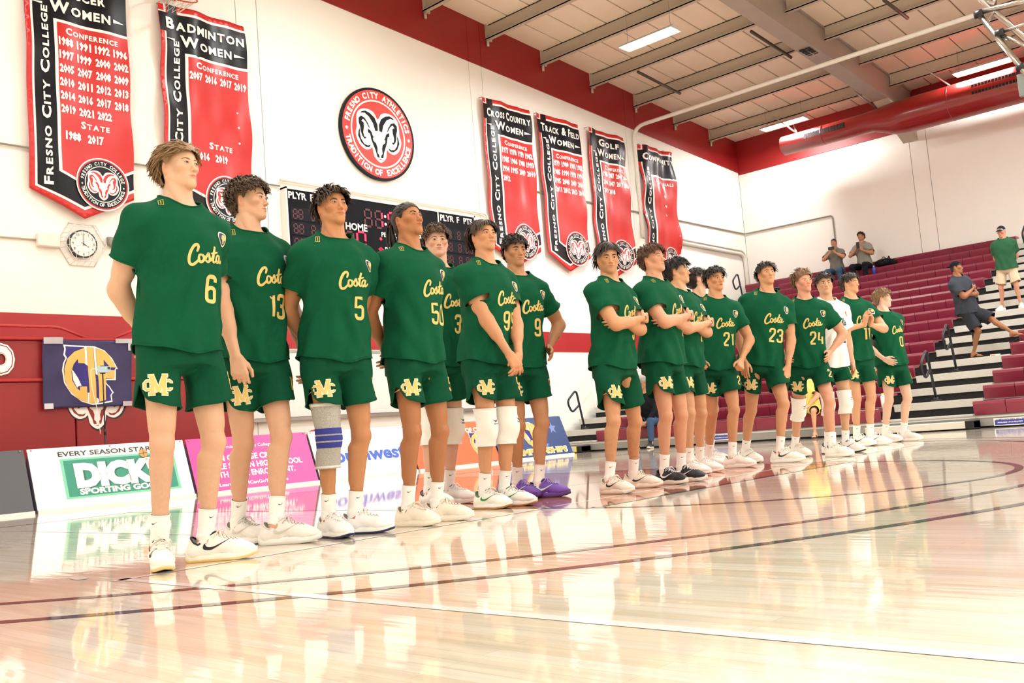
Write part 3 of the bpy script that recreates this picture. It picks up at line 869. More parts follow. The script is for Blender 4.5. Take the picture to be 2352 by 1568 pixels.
# ---------------------------------------------------------------- round crest
crest = empty('round_crest', (11.26, WY - 0.02, 6.07), 'round red wall crest with a ram head and lettering around the edge', 'sign')
cf = lambda u, v, d: (u, -0.02 - d, v)
R = 0.86
def disc_solid(r, d0, d1, m, name):
    b = MB(); v, t = disc2(r, 72)
    b.poly([tuple(p) for p in v], cf, d0, d1)
    return b.build(name, m, crest)
disc_solid(R, -0.02, 0.03, M_bl, 'backing')
disc_solid(R * 0.945, 0.03, 0.034, M_er, 'red_field')
def cl(name, vt, m, d):
    b = MB(); b.tri2((vt[0] * R, vt[1]), cf, d); return b.build(name, m, crest, fixn=False)
cl('ring', ring2(0.70, 0.735, 80), M_bw, 0.036)
for q_ in (arctext('FRESNO CITY ATHLETICS', 0.835, 0.135, math.radians(170), math.radians(10), 0.05, res=3), arctext('TRADITION OF EXCELLENCE', 0.835, 0.135, math.radians(190), math.radians(350), 0.05, top=False, res=3), disc2(0.035, 14, (-0.84, 0.0)), disc2(0.035, 14, (0.84, 0.0))): cl('lettering', q_, M_bw, 0.037)
cl('ram_head', RAM_WHITE, M_bw, 0.039)
cl('ram_marks', RAM_DARK, M_bl, 0.042)

# ---------------------------------------------------------------- scoreboard
sb = empty('scoreboard', (9.15, WY, 3.20), 'large black electronic scoreboard with red digits in a white frame', 'scoreboard')
SW, SH = 4.35, 1.56
sf = lambda u, v, d: (u, -0.14 - d, v)
M_sb = mat('scoreboard_black', '121419', 0.6, spec=0.12, var=0.1, scale=3)
M_sb2 = mat('scoreboard_panel', '1A1D24', 0.6, spec=0.12, var=0.1, scale=3)
M_digit_off = mat('unlit_digit', '5A1A20', 0.4)
M_digit = mat('lit_digit', 'FF2048', 0.4, emit='FF1838', estr=3.0)
M_dot = mat('lit_dot', 'FFFFFF', 0.4, emit='FFE8E8', estr=2.0)
MB().bbox((0, -0.14, 0), (SW, -0.02, SH)).build('case', M_sb, sb)
for (a, c) in (((-0.03, -0.155, -0.03), (SW + .03, -0.0, 0)), ((-0.03, -0.155, SH), (SW + .03, 0, SH + .03)), ((-.03, -.155, -.03), (0, 0, SH + .03)), ((SW, -.155, -.03), (SW + .03, 0, SH + .03)), ((SW - 0.98, -.15, 0), (SW - 0.955, -.12, SH))):
    MB().bbox(a, c).build('frame', M_bw, sb)
SEG = {'a': (0, 1), 'b': 0, }
def digit2(x, y, w, h, segs, th):
    P = {'a': [(0, h), (w, h)], 'b': [(w, h), (w, h / 2)], 'c': [(w, h / 2), (w, 0)], 'd': [(0, 0), (w, 0)], 'e': [(0, 0), (0, h / 2)], 'f': [(0, h / 2), (0, h)], 'g': [(0, h / 2), (w, h / 2)]}
    out = []
    for s in segs:
        (ax, ay), (bx, by) = P[s]
        dx, dy = bx - ax, by - ay; L_ = math.hypot(dx, dy); ux, uy = dx / L_, dy / L_
        ax += ux * th * .6; ay += uy * th * .6; bx -= ux * th * .6; by -= uy * th * .6
        nx, ny = -uy * th / 2, ux * th / 2
        out.append((np.array([(x + ax + nx, y + ay + ny), (x + bx + nx, y + by + ny), (x + bx - nx, y + by - ny), (x + ax - nx, y + ay - ny)]), [(0, 1, 2), (0, 2, 3)]))
    return merge2(*out)
NUM = {'0': 'abcdef', '1': 'bc', '2': 'abged', '8': 'abcdefg', '5': 'afgcd'}
def sbl(name, vt, m, d): b = MB(); b.tri2(vt, sf, d); return b.build(name, m, sb, fixn=False)
off = []; rows = []
for side_x in (0.0, SW - 0.94):
    for r in range(5):
        z = SH - 0.24 - (r + 1) * 0.245
        o = MB(); o.poly([(side_x + 0.05, z - 0.03), (side_x + 0.92, z - 0.03), (side_x + 0.92, z + 0.19), (side_x + 0.05, z + 0.19)], sf, 0.0, 0.006)
        o.build('player_row', M_sb2, sb)
        for dx in (0.10, 0.21, 0.45, 0.64, 0.76):
            off.append(digit2(side_x + dx, z, 0.075, 0.15, 'abcdefg', 0.02))
for dx in (1.6, 1.84): off.append(digit2(dx + 0.0, 1.10, 0.15, 0.30, 'abcdefg', 0.035))
off.append(digit2(1.16, 0.62, 0.16, 0.34, 'abcdefg', 0.035)); off.append(digit2(2.95, 0.62, 0.16, 0.34, 'abcdefg', 0.035))
for dx in (1.9, 2.06): off.append(digit2(dx, 0.12, 0.11, 0.22, 'abcdefg', 0.025))
for q_ in off: sbl('unlit_digit', q_, M_digit_off, 0.010)
lit = [digit2(1.84, 1.10, 0.15, 0.30, 'bc', 0.04), digit2(2.14, 1.10, 0.15, 0.30, NUM['0'], 0.04), digit2(2.38, 1.10, 0.15, 0.30, NUM['0'], 0.04), digit2(1.40, 0.62, 0.18, 0.36, NUM['0'], 0.04), digit2(3.18, 0.62, 0.16, 0.36, NUM['0'], 0.04), disc2(0.028, 12, (1.93, 0.90)), disc2(0.03, 12, (1.92, 0.71)), tess([(1.86, 0.71), (1.92, 0.75), (1.98, 0.71), (1.92, 0.67)])]
for q_ in lit: sbl('lit_digit', q_, M_digit, 0.012)
for q_ in (1.32, 1.18): sbl('colon_dot', disc2(0.025, 12, (2.065, q_)), M_dot, 0.012)
wh = []
for sx0 in (0.0, SW - 0.94):
    wh += [textbox('PLYR', sx0 + 0.20, SH - 0.10, h=0.12, bold=0.03), textbox('F', sx0 + 0.49, SH - 0.10, h=0.12, bold=0.03), textbox('PTS', sx0 + 0.76, SH - 0.10, h=0.12, bold=0.03)]
wh += [textbox('HOME', 1.40, 1.06, h=0.13, bold=0.03), textbox('GUEST', 3.05, 1.06, h=0.13, bold=0.03), textbox('PERIOD', 2.14, 0.985, h=0.085, bold=0.03), textbox('POSS', 2.14, 0.72, h=0.085, bold=0.03), textbox('BONUS', 2.17, 0.55, h=0.085, bold=0.03)]
for q_ in wh: sbl('lettering', q_, M_bw, 0.011)
sbl('player_word', merge2(textbox('PLAYER', 2.17, 0.41, h=0.085, bold=0.03)), mat('yellow_print', 'E3B548', 0.5), 0.011)

# ---------------------------------------------------------------- clock in a wire guard, bell, box
ck = empty('wall_clock', (5.81, WY, 3.54), 'round white wall clock with black rim inside a wire guard', 'clock')
kf = lambda u, v, d: (u, -0.06 - d, v)
b = MB(); b.poly([tuple(p) for p in disc2(0.195, 48)[0]], lambda u, v, d: (u, -d, v), 0.0, 0.07); b.build('rim', M_black, ck)
b = MB(); b.poly([tuple(p) for p in disc2(0.175, 48)[0]], lambda u, v, d: (u, -d, v), 0.07, 0.074); b.build('face', M_bw, ck)
nums = [textbox(str(i), 0.143 * math.sin(PI * i / 6), 0.143 * math.cos(PI * i / 6), h=0.036, res=2) for i in range(1, 13)]
b = MB(); b.tri2(merge2(*nums), kf, 0.017); b.build('numerals', M_black, ck, fixn=False)
def hand(ang, l, w, name, d):
    dx, dz = math.sin(ang), math.cos(ang)
    b = MB(); b.poly([(-dz * w - dx * .03, dx * w - dz * .03), (dz * w - dx * .03, -dx * w - dz * .03), (dx * l + dz * w * .5, dz * l - dx * w * .5), (dx * l - dz * w * .5, dz * l + dx * w * .5)], kf, d, d + 0.003); b.build(name, M_black, ck)
hand(math.radians(2), 0.13, 0.004, 'minute_hand', 0.022); hand(math.radians(121), 0.09, 0.006, 'hour_hand', 0.018)
hexo = [(0.34 * math.cos(math.radians(60 * i)), 0.34 * math.sin(math.radians(60 * i))) for i in range(6)]
g = MB()
for d, s in ((-0.05, 1.0), (0.09, 0.86)):
    g.tube([kf(x * s, z * s, d) for x, z in hexo], 0.006, 5, closed=True)
for (x, z) in hexo: g.tube([kf(x, z, -0.05), kf(x * .86, z * .86, 0.09)], 0.005, 5)
for q in np.linspace(-0.22, 0.22, 6):
    hl = 0.29 * 0.866 if abs(q) < 0.145 else (0.29 - abs(q)) * 1.732
    g.tube([kf(q, -hl, 0.09), kf(q, hl, 0.09)], 0.003, 4)
    wl = 0.29 - abs(q) * 0.577
    g.tube([kf(-wl, q, 0.09), kf(wl, q, 0.09)], 0.003, 4)
for i in range(6):
    a, c = np.array(hexo[i]), np.array(hexo[(i + 1) % 6])
    for t in (0.25, 0.5, 0.75):
        p = a + (c - a) * t
        g.tube([kf(p[0], p[1], -0.05), kf(p[0] * .86, p[1] * .86, 0.09)], 0.003, 4)
g.build('wire_guard', mat('guard_wire', 'DAD6CC', 0.4), ck)
bell = empty('alarm_bell', (6.23, WY, 3.60), 'small grey alarm bell beside the caged clock', 'bell')
MB().bbox((-0.06, -0.05, -0.03), (0.07, 0, 0.08)).build('base', mat('bell_grey', '8C8A80', 0.45), bell)
gb = MB(); n = 20; vs = []
for (r, d) in ((0.075, 0.05), (0.075, 0.075), (0.06, 0.095), (0.02, 0.105), (0.0, 0.105)):
    for j in range(n): vs.append((0.005 + r * math.cos(2 * PI * j / n), -d, 0.0 + r * math.sin(2 * PI * j / n)))
gb.smooth = True; gb.add(vs, [(i * n + j, i * n + (j + 1) % n, (i + 1) * n + (j + 1) % n, (i + 1) * n + j) for i in range(4) for j in range(n)])
gb.build('gong', mat('bell_grey', '8C8A80'), bell)
o = MB().bev((5.20, WY - 0.09, 3.46), (5.50, WY, 3.64), 0.012).build('surface_box', M_conduit); tag(o, 'small white cable box joined to the caged clock', 'electrical box')
pipe('conduit', [(3.0, WY - 0.02, 3.54), (5.2, WY - 0.02, 3.55)], 0.012, mat('tan_conduit', 'B7AB92', 0.5), 'thin tan conduit leading into the cable box')

# ---------------------------------------------------------------- red padded bank with rails
BKY = 12.45
bank = empty('folded_bleacher_bank', (5.0, BKY, 0), 'dark red folded bleacher bank with white letters and rails', 'bleacher')
def bx(name, a, c, m, parent=bank, r=0.01):
    o = (bank.location if parent is bank else Vector((0, 0, 0)))
    return MB().bev(tuple(Vector(a) - o), tuple(Vector(c) - o), r).build(name, m, parent)
BX1 = 7.62
seams = [1.0, 3.05, 5.33, 6.62, BX1]
for a, c in zip(seams[:-1], seams[1:]):
    bx('lower_panel', (a + .008, BKY, 0.02), (c - .008, WY - 0.1, 1.58), M_red_dark)
for a, c in ((1.0, 5.9), (5.9, BX1)):
    bx('upper_panel', (a + .004, BKY + 0.02, 1.62), (c - .004, WY - 0.1, 2.10), M_red_dark)
bx('ledge', (1.0, BKY - 0.03, 1.58), (BX1, BKY + 0.1, 1.625), M_red_wall)
bx('top_ledge', (1.0, BKY - 0.02, 2.10), (BX1, WY - 0.1, 2.14), M_red_wall)
M_rail_red = mat('red_rail_paint', 'B0282A', 0.35)
L0 = bank.location
for (xa, xb) in ((2.3, 5.5), (5.9, 9.0)):
    xb = min(xb, BX1 + 0.2)
    z = 2.28
    pts = bend([(xa, BKY + .05, 2.15), (xa + .32, BKY + .05, z), (xb - .32, BKY + .05, z), (xb, BKY + .05, 2.15)] if xb < BX1 else [(xa, BKY + .05, 2.15), (xa + .3, BKY + .05, z), (xb, BKY + .05, z)], 0.1)
    MB().tube([Vector(p) - L0 for p in pts], 0.018, 8).build('rail', M_rail_red, bank)
def bkf(u, v, d): return (u - L0.x, BKY - L0.y - d, v)
def bkl(name, vt, m, d, z=0): b = MB(); b.tri2(vt, bkf, d); return b.build(name, m, bank, fixn=False)
for q_ in [textbox(t, x, 1.86, w=0.33, h=0.40, bold=0.10) for t, x in (('T', 4.03), ('O', 4.45))]: bkl('letter_outline', q_, M_bw, 0.004)
for q_ in [textbox(t, x, 1.86, w=0.29, h=0.36, bold=0.07) for t, x in (('T', 4.03), ('O', 4.45))]: bkl('letter_edge', q_, M_red_dark, 0.007)
for q_ in [textbox(t, x, 1.86, w=0.265, h=0.335, bold=0.055) for t, x in (('T', 4.03), ('O', 4.45))]: bkl('letter_fill', q_, M_bw, 0.010)
rs = 0.60; rc = np.array([5.60, 1.33])
bkl('ram_edge', (RAM_WHITE[0] * rs * 1.04 + rc + np.array([0.01, -0.01]), RAM_WHITE[1]), M_black, 0.004)
bkl('ram_head', (RAM_WHITE[0] * rs + rc, RAM_WHITE[1]), M_bw, 0.008)
bkl('ram_marks', (RAM_DARK[0] * rs + rc, RAM_DARK[1]), M_red_dark, 0.011)

# ---------------------------------------------------------------- purple flag taped to the bank
fl = empty('purple_flag', (5.50, BKY - 0.03, 2.10), 'dark purple flag with gold CIF logo taped to the red bank', 'flag')
FW, FH = 1.14, 0.86
rndf = random.Random(3)
def flr(u, v, d): return (u + 0.03 * v, -0.03 - d + 0.010 * math.sin(u * 7 + v * 4) + 0.006 * math.sin(v * 13 - u * 9) + 0.01 * (1 - (abs(v) / FH)) * math.sin(u * 20), v)
M_flag = mat('flag_purple', '302A55', 0.65, var=0.12, scale=5)
def fll(name, vt, m, d, h=0.08):
    b = MB(); b.smooth = True; b.tri2(refine2(vt, h), flr, d); return b.build(name, m, fl, fixn=False)
cl0 = fll('cloth', rect2(-FW / 2, -FH, FW / 2, 0), M_flag, 0.0, 0.05)
mod = cl0.modifiers.new('thickness', 'SOLIDIFY'); mod.thickness = 0.003
lc = np.array([-0.02, -0.44]); lr = 0.375
for nm, vt, m, d in (('logo_outline', CIF_WHITE, M_bw, 0.004), ('logo_purple', CIF_PURPLE, mat('logo_purple', '2E2178', 0.6), 0.007), ('logo_gap', CIF_GAP, M_bw, 0.009), ('logo_gold', CIF_GOLD, mat('logo_gold', 'DDB45C', 0.6), 0.011)):
    fll(nm, (vt[0] * lr + lc, vt[1]), m, d)
M_tape = mat('clear_tape', 'B9B4BC', 0.15)
for (u0, v0, u1, v1) in ((-0.56, -0.05, -0.33, 0.03), (0.36, -0.03, 0.57, 0.03), (0.52, -0.13, 0.57, -0.02), (-0.56, -0.87, -0.45, -0.80), (0.44, -0.86, 0.57, -0.80)):
    fll('tape', rect2(u0, v0, u1, v1), M_tape, 0.014)
# phone on a thin stand in front of the flag
tb = Vector(px_y(243, 1025, 11.9)); tt = Vector(px_y(236, 858, 11.9))
ps = empty('phone_stand', (tt.x, 11.9, 0), 'thin black telescopic stand in front of the purple flag', 'stand')
zt = tt.z
MB().tube([(0, 0, 0.3), (0, 0, 0.9)], 0.012, 8).build('lower_tube', M_black, ps)
MB().tube([(0, 0, 0.88), (0, 0, zt)], 0.008, 8).build('upper_tube', M_black, ps)
MB().tube([(0, 0, 0.86), (0, 0, 0.93)], 0.016, 8).build('clamp_ring', M_black, ps)
for k in range(3):
    a = 2 * PI * k / 3 + 0.4
    MB().tube([(0, 0, 0.36), (0.32 * math.cos(a), 0.32 * math.sin(a), 0.012)], 0.01, 6).build('leg', M_black, ps)
MB().bev((-0.03, -0.02, zt), (0.03, 0.02, zt + 0.1), 0.005).build('phone_clip', M_black, ps)
ph = empty('smartphone', (tt.x, 11.87, zt + 0.05), 'pale blue smartphone held sideways on the thin stand', 'phone')
MB().bev((-0.085, -0.012, -0.04), (0.085, 0.0, 0.04), 0.005).build('case', mat('pale_blue_case', 'A9C3CF', 0.35), ph)
MB().bev((0.045, -0.016, 0.0), (0.075, -0.012, 0.03), 0.001).build('camera_bump', M_black, ph)
cbl = spline2([(0, 0), (-0.08, 0.0), (-0.09, -0.12), (-0.07, -0.3), (-0.03, -0.5), (0.0, -0.8)], 6, closed=False)
o = MB().tube([(tt.x - 0.08 + x, 11.85, zt + 0.05 + z) for x, z in cbl], 0.004, 5).build('charging_cable', M_bw); tag(o, 'thin white charging cable hanging from the smartphone', 'cable')

# ---------------------------------------------------------------- whiteboard and oval sign
wb = empty('whiteboard', (8.0, WY, 0.9), 'long whiteboard with aluminium tray low on the end wall', 'board')
MB().bbox((0.3, -0.03, 0.12), (5.4, -0.0, 1.18)).build('panel', mat('whiteboard_face', 'E9E9E4', 0.3), wb)
MB().bbox((0.3, -0.11, 0.06), (5.4, 0, 0.11)).build('tray', M_steel, wb)
MB().bbox((0.28, -0.04, 1.16), (5.42, 0, 1.2)).build('frame', M_steel, wb)
oc = Vector(px_y(722, 1003, 12.2))
ov = empty('oval_sign', oc, 'small red oval sign with dark letters behind the white advertising board', 'sign')
el = [(0.16 * math.cos(2 * PI * i / 32), 0.11 * math.sin(2 * PI * i / 32)) for i in range(32)]
b = MB(); b.poly(el, lambda u, v, d: (u, -d, v), 0, 0.02); b.build('plate', mat('sign_red', 'C9443F', 0.45), ov)
b = MB(); b.tri2(merge2(textbox('RAMS', 0, 0.02, w=0.24, h=0.075, bold=0.05)), lambda u, v, d: (u, -d, v), 0.022); b.build('lettering', M_black, ov, fixn=False)
MB().bbox((-0.02, 0.0, -oc.z), (0.02, 0.03, 0.0)).build('post', M_black, ov)

# ---------------------------------------------------------------- advertising boards
ADY, ADH, ADL = 11.40, 0.70, 0.26          # base line, upright height, lean
ads_x = [(2.42, 4.38), (4.42, 6.34), (6.38, 8.24), (8.28, 10.10), (10.14, 11.98), (12.02, 13.94)]
sl = math.hypot(ADH, ADL)
def ad_board(i, col, label, edge='E8E6E0'):
    x0, x1 = ads_x[i]; w = x1 - x0
    root = empty('advertising_board', ((x0 + x1) / 2, ADY, 0), label, 'sign board', 'advertising boards along the end wall')
    up = Vector((0, ADL, ADH)).normalized(); nn = Vector((0, -ADH, ADL)).normalized()
    def f(u, v, d):
        return Vector((u, 0, 0.03)) + up * v + nn * d
    b = MB(); b.poly([(-w / 2, 0), (w / 2, 0), (w / 2, sl), (-w / 2, sl)], f, -0.02, 0.0)
    b.build('front_panel', mat('ad_' + col, col, 0.35, var=0.02), root)
    b = MB()
    for u in (-w / 2, w / 2 - 0.01):
        b.add([(u, 0.0, 0.0), (u, ADL, ADH), (u, 0.55, 0.0), (u + .01, 0.0, 0.0), (u + .01, ADL, ADH), (u + .01, 0.55, 0.0)], [(0, 1, 2), (3, 4, 5), (0, 1, 4, 3), (1, 2, 5, 4), (2, 0, 3, 5)])
    b.build('side_cheek', mat('ad_side', '7A7488', 0.5), root)
    MB().bbox((-w / 2, -0.03, 0), (w / 2, 0.02, 0.035)).build('base_rail', mat('ad_base', edge, 0.5), root)
    for u in (-w / 2 + .04, 0, w / 2 - .04):
        p = f(u, sl - 0.02, 0.002); MB().tube([p, p + nn * 0.012], 0.01, 6).build('eyelet', M_steel, root)
    def put(name, vt, m, d):
        b = MB(); b.tri2(vt, f, d); return b.build(name, m, root, fixn=False)
    return root, put, w
_, put, w = ad_board(0, '4A4D52', 'dark grey advertising board at the end of the row')
put('wing_mark', tess([(-0.6, 0.40), (-0.2, 0.46), (0.1, 0.38), (-0.2, 0.40)]), M_bw, 0.003)
_, put, w = ad_board(1, 'F6F5F1', 'white advertising board with green sporting goods logo')
M_ink = mat('dark_ink', '33383A', 0.5)
put('slogan', textbox('EVERY SEASON STARTS AT', 0.10, 0.66, w=1.46, h=0.062, bold=0.02), M_ink, 0.003)
put('logo_border', rect2(-0.62, 0.10, 0.80, 0.60), mat('mint_green', '77C9A8', 0.5), 0.003)
put('logo_field', rect2(-0.585, 0.125, 0.765, 0.575), mat('teal_green', '2E8C76', 0.5), 0.005)
put('logo_shadow', textbox("DICK'S", 0.12, 0.37, w=1.16, h=0.33, bold=0.085), mat('deep_green', '1F6656', 0.5), 0.007)
for q_ in (textbox("DICK'S", 0.10, 0.38, w=1.16, h=0.33, bold=0.08), textbox('SPORTING GOODS', 0.09, 0.175, w=1.10, h=0.075, bold=0.05)): put('logo_letters', q_, M_bw, 0.009)
put('basketball', disc2(0.055, 20, (0.40, 0.60)), mat('ball_orange', 'D79A5C', 0.6), 0.012)
put('ball_seams', merge2(stroke2([(0.345, 0.60), (0.455, 0.60)], 0.006, False), stroke2([(0.40, 0.545), (0.40, 0.655)], 0.006, False)), M_ink, 0.014)
_, put, w = ad_board(2, 'E2479B', 'bright pink college credit advertising board', 'F3B9B5')
for q_ in (textbox('California Community Colleges', -0.10, 0.60, w=0.9, h=0.06, bold=0.01), textbox('EARN COLLEGE CREDIT', -0.12, 0.45, w=1.18, h=0.085, bold=0.035), textbox('WHILE STILL IN HIGH SCHOOL', -0.01, 0.335, w=1.52, h=0.085, bold=0.035), textbox('WITH DUAL ENROLLMENT.', -0.06, 0.22, w=1.32, h=0.085, bold=0.035), textbox('Learn more ICanGoToCollege', -0.08, 0.075, w=1.05, h=0.06, bold=0.03)): put('lettering', q_, M_bw, 0.003)
_, put, w = ad_board(3, 'F8F8F6', 'white airline advertising board with blue lettering')
put('lettering', merge2(textbox('Southwest', 0.02, 0.34, w=1.50, h=0.22, bold=0.03)), mat('airline_blue', '3B62C8', 0.5), 0.003)
put('registered_mark', merge2(ring2(0.012, 0.016, 16)[0:1] + (ring2(0.012, 0.016, 16)[1],)) if False else (ring2(0.011, 0.015, 16)[0] + np.array([0.79, 0.42]), ring2(0.011, 0.015, 16)[1]), M_ink, 0.003)
_, put, w = ad_board(4, 'E8622F', 'orange advertising board with a big white C and gold logo', 'F1C6B2')
for q_ in (textbox('OFFICIAL C', -0.42, 0.575, w=0.66, h=0.085, bold=0.05), textbox('OF CIF', 0.52, 0.595, w=0.36, h=0.085, bold=0.05)): put('heading', q_, M_bw, 0.003)
put('letter_shadow', textbox('C', -0.38, 0.30, w=0.42, h=0.44, bold=0.05), M_ink, 0.003)
put('big_letter', textbox('C', -0.40, 0.31, w=0.42, h=0.44, bold=0.05), M_bw, 0.005)
def cif_on(put, c, r):
    for nm, vt, m, d in (('logo_outline', CIF_WHITE, M_bw, 0.004), ('logo_purple', CIF_PURPLE, mat('logo_purple', '2E2178'), 0.006), ('logo_gap', CIF_GAP, M_bw, 0.008), ('logo_gold', CIF_GOLD, mat('logo_gold', 'DDB45C'), 0.010)):
        put(nm, (vt[0] * r + np.array(c), vt[1]), m, d)
cif_on(put, (0.56, 0.32), 0.23)
_, put, w = ad_board(5, '2B4479', 'navy championships advertising board beside the bleacher steps', 'C9D3E0')
for q_ in [tess([(cx + r * (0.075 if i % 2 == 0 else 0.032) * math.sin(PI * i / 5), cy + r * (0.075 if i % 2 == 0 else 0.032) * math.cos(PI * i / 5)) for i in range(10)]) for cx, cy, r in ((-0.74, 0.60, 1), (0.62, 0.52, 1.6), (0.3, 0.2, 1.2))]: put('star', q_, mat('star_blue', '6F86BE', 0.5), 0.003)
cif_on(put, (-0.02, 0.42), 0.25)
put('wide_lettering_edge', textbox('CHAMPIONSHIPS', 0.0, 0.10, w=1.68, h=0.125, bold=0.065), M_bw, 0.004)
put('wide_lettering', textbox('CHAMPIONSHIPS', 0.0, 0.10, w=1.64, h=0.105, bold=0.035), mat('logo_gold', 'DDB45C'), 0.007)
# red and white sign standing behind the navy board
q = Vector(px_y(1263, 985, 12.5))
rw = empty('folded_sign', (q.x, 12.5, 0), 'white folded sign with red panel behind the navy board', 'sign')
b = MB(); b.add([(-0.15, 0, 0), (0.15, 0, 0), (0.08, 0.2, 0.75), (-0.08, 0.2, 0.75), (-0.15, 0.04, 0), (0.15, 0.04, 0), (0.08, 0.23, 0.75), (-0.08, 0.23, 0.75)], [(0, 1, 2, 3), (4, 5, 6, 7), (0, 1, 5, 4), (1, 2, 6, 5), (2, 3, 7, 6), (3, 0, 4, 7)]); b.build('panel', M_bw, rw)
b = MB(); b.add([(-0.10, 0.105, 0.42), (0.09, 0.105, 0.42), (0.08, 0.175, 0.68), (-0.08, 0.175, 0.68)], [(0, 1, 2, 3)]); b.build('red_print', M_er, rw, fixn=False)

# ================================================================ bleachers
M_seat = mat('maroon_seat', '7B1C35', 0.32, var=0.04, scale=6, bump=0.03, bscale=200)
M_deck = mat('aluminium_deck', 'B9B7AE', 0.45, var=0.05, scale=6)
M_fascia = mat('aluminium_fascia', 'C6C4BC', 0.4, var=0.04)
bl = empty('bleachers', (15.12, 5.4, 0), 'maroon bench bleachers with grey stepped aisles along the side wall', 'bleacher')
O = Vector(bl.location)
NR, DX, DZ, Z0 = 17, 0.557, 0.2275, 0.40
AY0, AY1 = 4.72, 6.12                       # aisle
EY0, EY1 = 11.75, 13.05                     # end aisle by the wall
YB = -14.0
def prof_seat():
    return [(0.02, -0.205), (-0.012, -0.045), (0.0, -0.01), (0.02, 0.0), (0.27, 0.0), (0.285, -0.012), (0.28, -0.035), (0.07, -0.05), (0.06, -0.205)]
def seat_mesh(w):
    b = MB(); p = prof_seat(); n = len(p)
    g = 0.004
    vs = [(x, -w / 2 + g, z) for x, z in p] + [(x, w / 2 - g, z) for x, z in p]
    b.add(vs, [tuple(range(n)), tuple(range(2 * n - 1, n - 1, -1))] + [(i, (i + 1) % n, n + (i + 1) % n, n + i) for i in range(n)])
    return b
seat0 = None
rest = MB()
for k in range(NR):
    x, z = 15.12 + DX * k, Z0 + DZ * k
    yl = EY1 if k == NR - 1 else EY0
    segs = [(AY1, yl), (AY0 - 0.45 * 6, AY0)]
    for (ya, yb) in segs:
        n = int(round((yb - ya) / 0.45)); w = (yb - ya) / n
        for i in range(n):
            if seat0 is None:
                seat0 = seat_mesh(0.45).build('seat', M_seat, bl); o = seat0
            else:
                o = inst(seat0, bl)
            o.location = Vector((x, ya + w * (i + 0.5), z)) - O
            o.scale = (1, w / 0.45, 1)
    # far part of the row beyond the picture, one stretch
    rest_b = seat_mesh(2.02 - YB - 0.1)
    rest.add([(Vector(v) + Vector((x, (2.02 + YB) / 2, z)) - O) for v in rest_b.v], rest_b.f)
    # deck, fascia, dark riser
    zd = z - 0.19
    a = MB(); a.bbox((x + 0.04 - O.x, YB - O.y, zd - 0.03), (x + DX + 0.06 - O.x, EY1 - O.y, zd)); a.build('foot_deck', M_deck, bl)
    for (ya, yb) in ((AY0 + .02, AY1 - .02), (EY0 + .02, EY1)):
        if k == NR - 1 and ya > 8: continue
        MB().bev((x + 0.012 - O.x, ya - O.y, zd - 0.115), (x + 0.05 - O.x, yb - O.y, zd + 0.004), 0.004).build('step_nosing', M_fascia, bl)
        MB().bbox((x + 0.055 - O.x, ya - O.y, zd - 0.23), (x + 0.07 - O.x, yb - O.y, zd - 0.11)).build('step_riser', M_bl_rub, bl)
    MB().bbox((x + 0.075 - O.x, YB - O.y, zd - 0.24), (x + 0.09 - O.x, EY1 - O.y, zd - 0.02)).build('row_riser', M_bl_rub, bl)
ro = rest.build('seat_run', M_seat, bl); ro['kind'] = 'stuff'
MB().bbox((0.0, YB - O.y, 0.03), (0.03, EY1 - O.y, 0.185)).build('front_skirt', mat('skirt_grey', '8E8E8A', 0.4), bl)
MB().bbox((-0.01, YB - O.y, 0.15), (0.04, EY1 - O.y, 0.17)).build('skirt_rail', M_fascia, bl)
MB().bbox((0.03, YB - O.y, 0.0), (9.0, EY0 - O.y, 0.03)).build('base', M_bl_rub, bl)
# front steps
for (ya, yb, nm) in ((4.64, 6.25, 'aisle'), (11.9, 12.95, 'wall')):
    stp = empty('front_step', (14.9, (ya + yb) / 2, 0), 'low grey step unit at the foot of the %s aisle' % ('middle' if nm == 'aisle' else 'wall-side'), 'step', 'bleacher front steps')
    L = yb - ya
    MB().bev((-0.09, -L / 2, 0.02), (0.2, L / 2, 0.12), 0.006).build('tread', M_fascia, stp)
    MB().bbox((-0.095, -L / 2 - 0.0, 0.012), (0.2, -L / 2 + 0.12, 0.125)).build('end_cap', M_bl_rub, stp)
    if nm != 'aisle':
        MB().bbox((-0.097, -L / 2 + 0.12, 0.015), (-0.088, -L / 2 + 0.17, 0.122)).build('warning_tape', mat('yellow_tape', 'E2D24A', 0.5), stp)
# blue signs on the skirt
for (p, lab) in (((2320, 967), 'blue and white notice on the bleacher skirt beside the aisle'), ((1662, 1003), 'blue and white notice on the bleacher skirt behind the players')):
    c = Vector(px_x(*p, 15.10)); c.x = 15.105
    s = empty('skirt_notice', c, lab, 'sign', 'seat notices')
    MB().bbox((-0.006, -0.22, -0.055), (0, 0.22, 0.055)).build('plate', M_bw, s)
    MB().bbox((-0.008, -0.205, -0.043), (-0.005, 0.205, 0.025)).build('blue_field', mat('notice_blue', '2C3F9E', 0.4), s)
    b = MB(); b.tri2(merge2(textbox('COMPANION SEAT WILL BE', 0, 0.033, w=0.38, h=0.022, bold=0.02, res=1)), lambda u, v, d: (-d, -u, v), 0.010); b.build('blue_lettering', mat('notice_blue', '2C3F9E'), s, fixn=False)
    b = MB(); b.tri2(merge2(textbox('AVAILABLE UPON REQUEST', 0, -0.010, w=0.34, h=0.024, bold=0.02, res=1)), lambda u, v, d: (-d, -u, v), 0.010); b.build('white_lettering', M_bw, s, fixn=False)
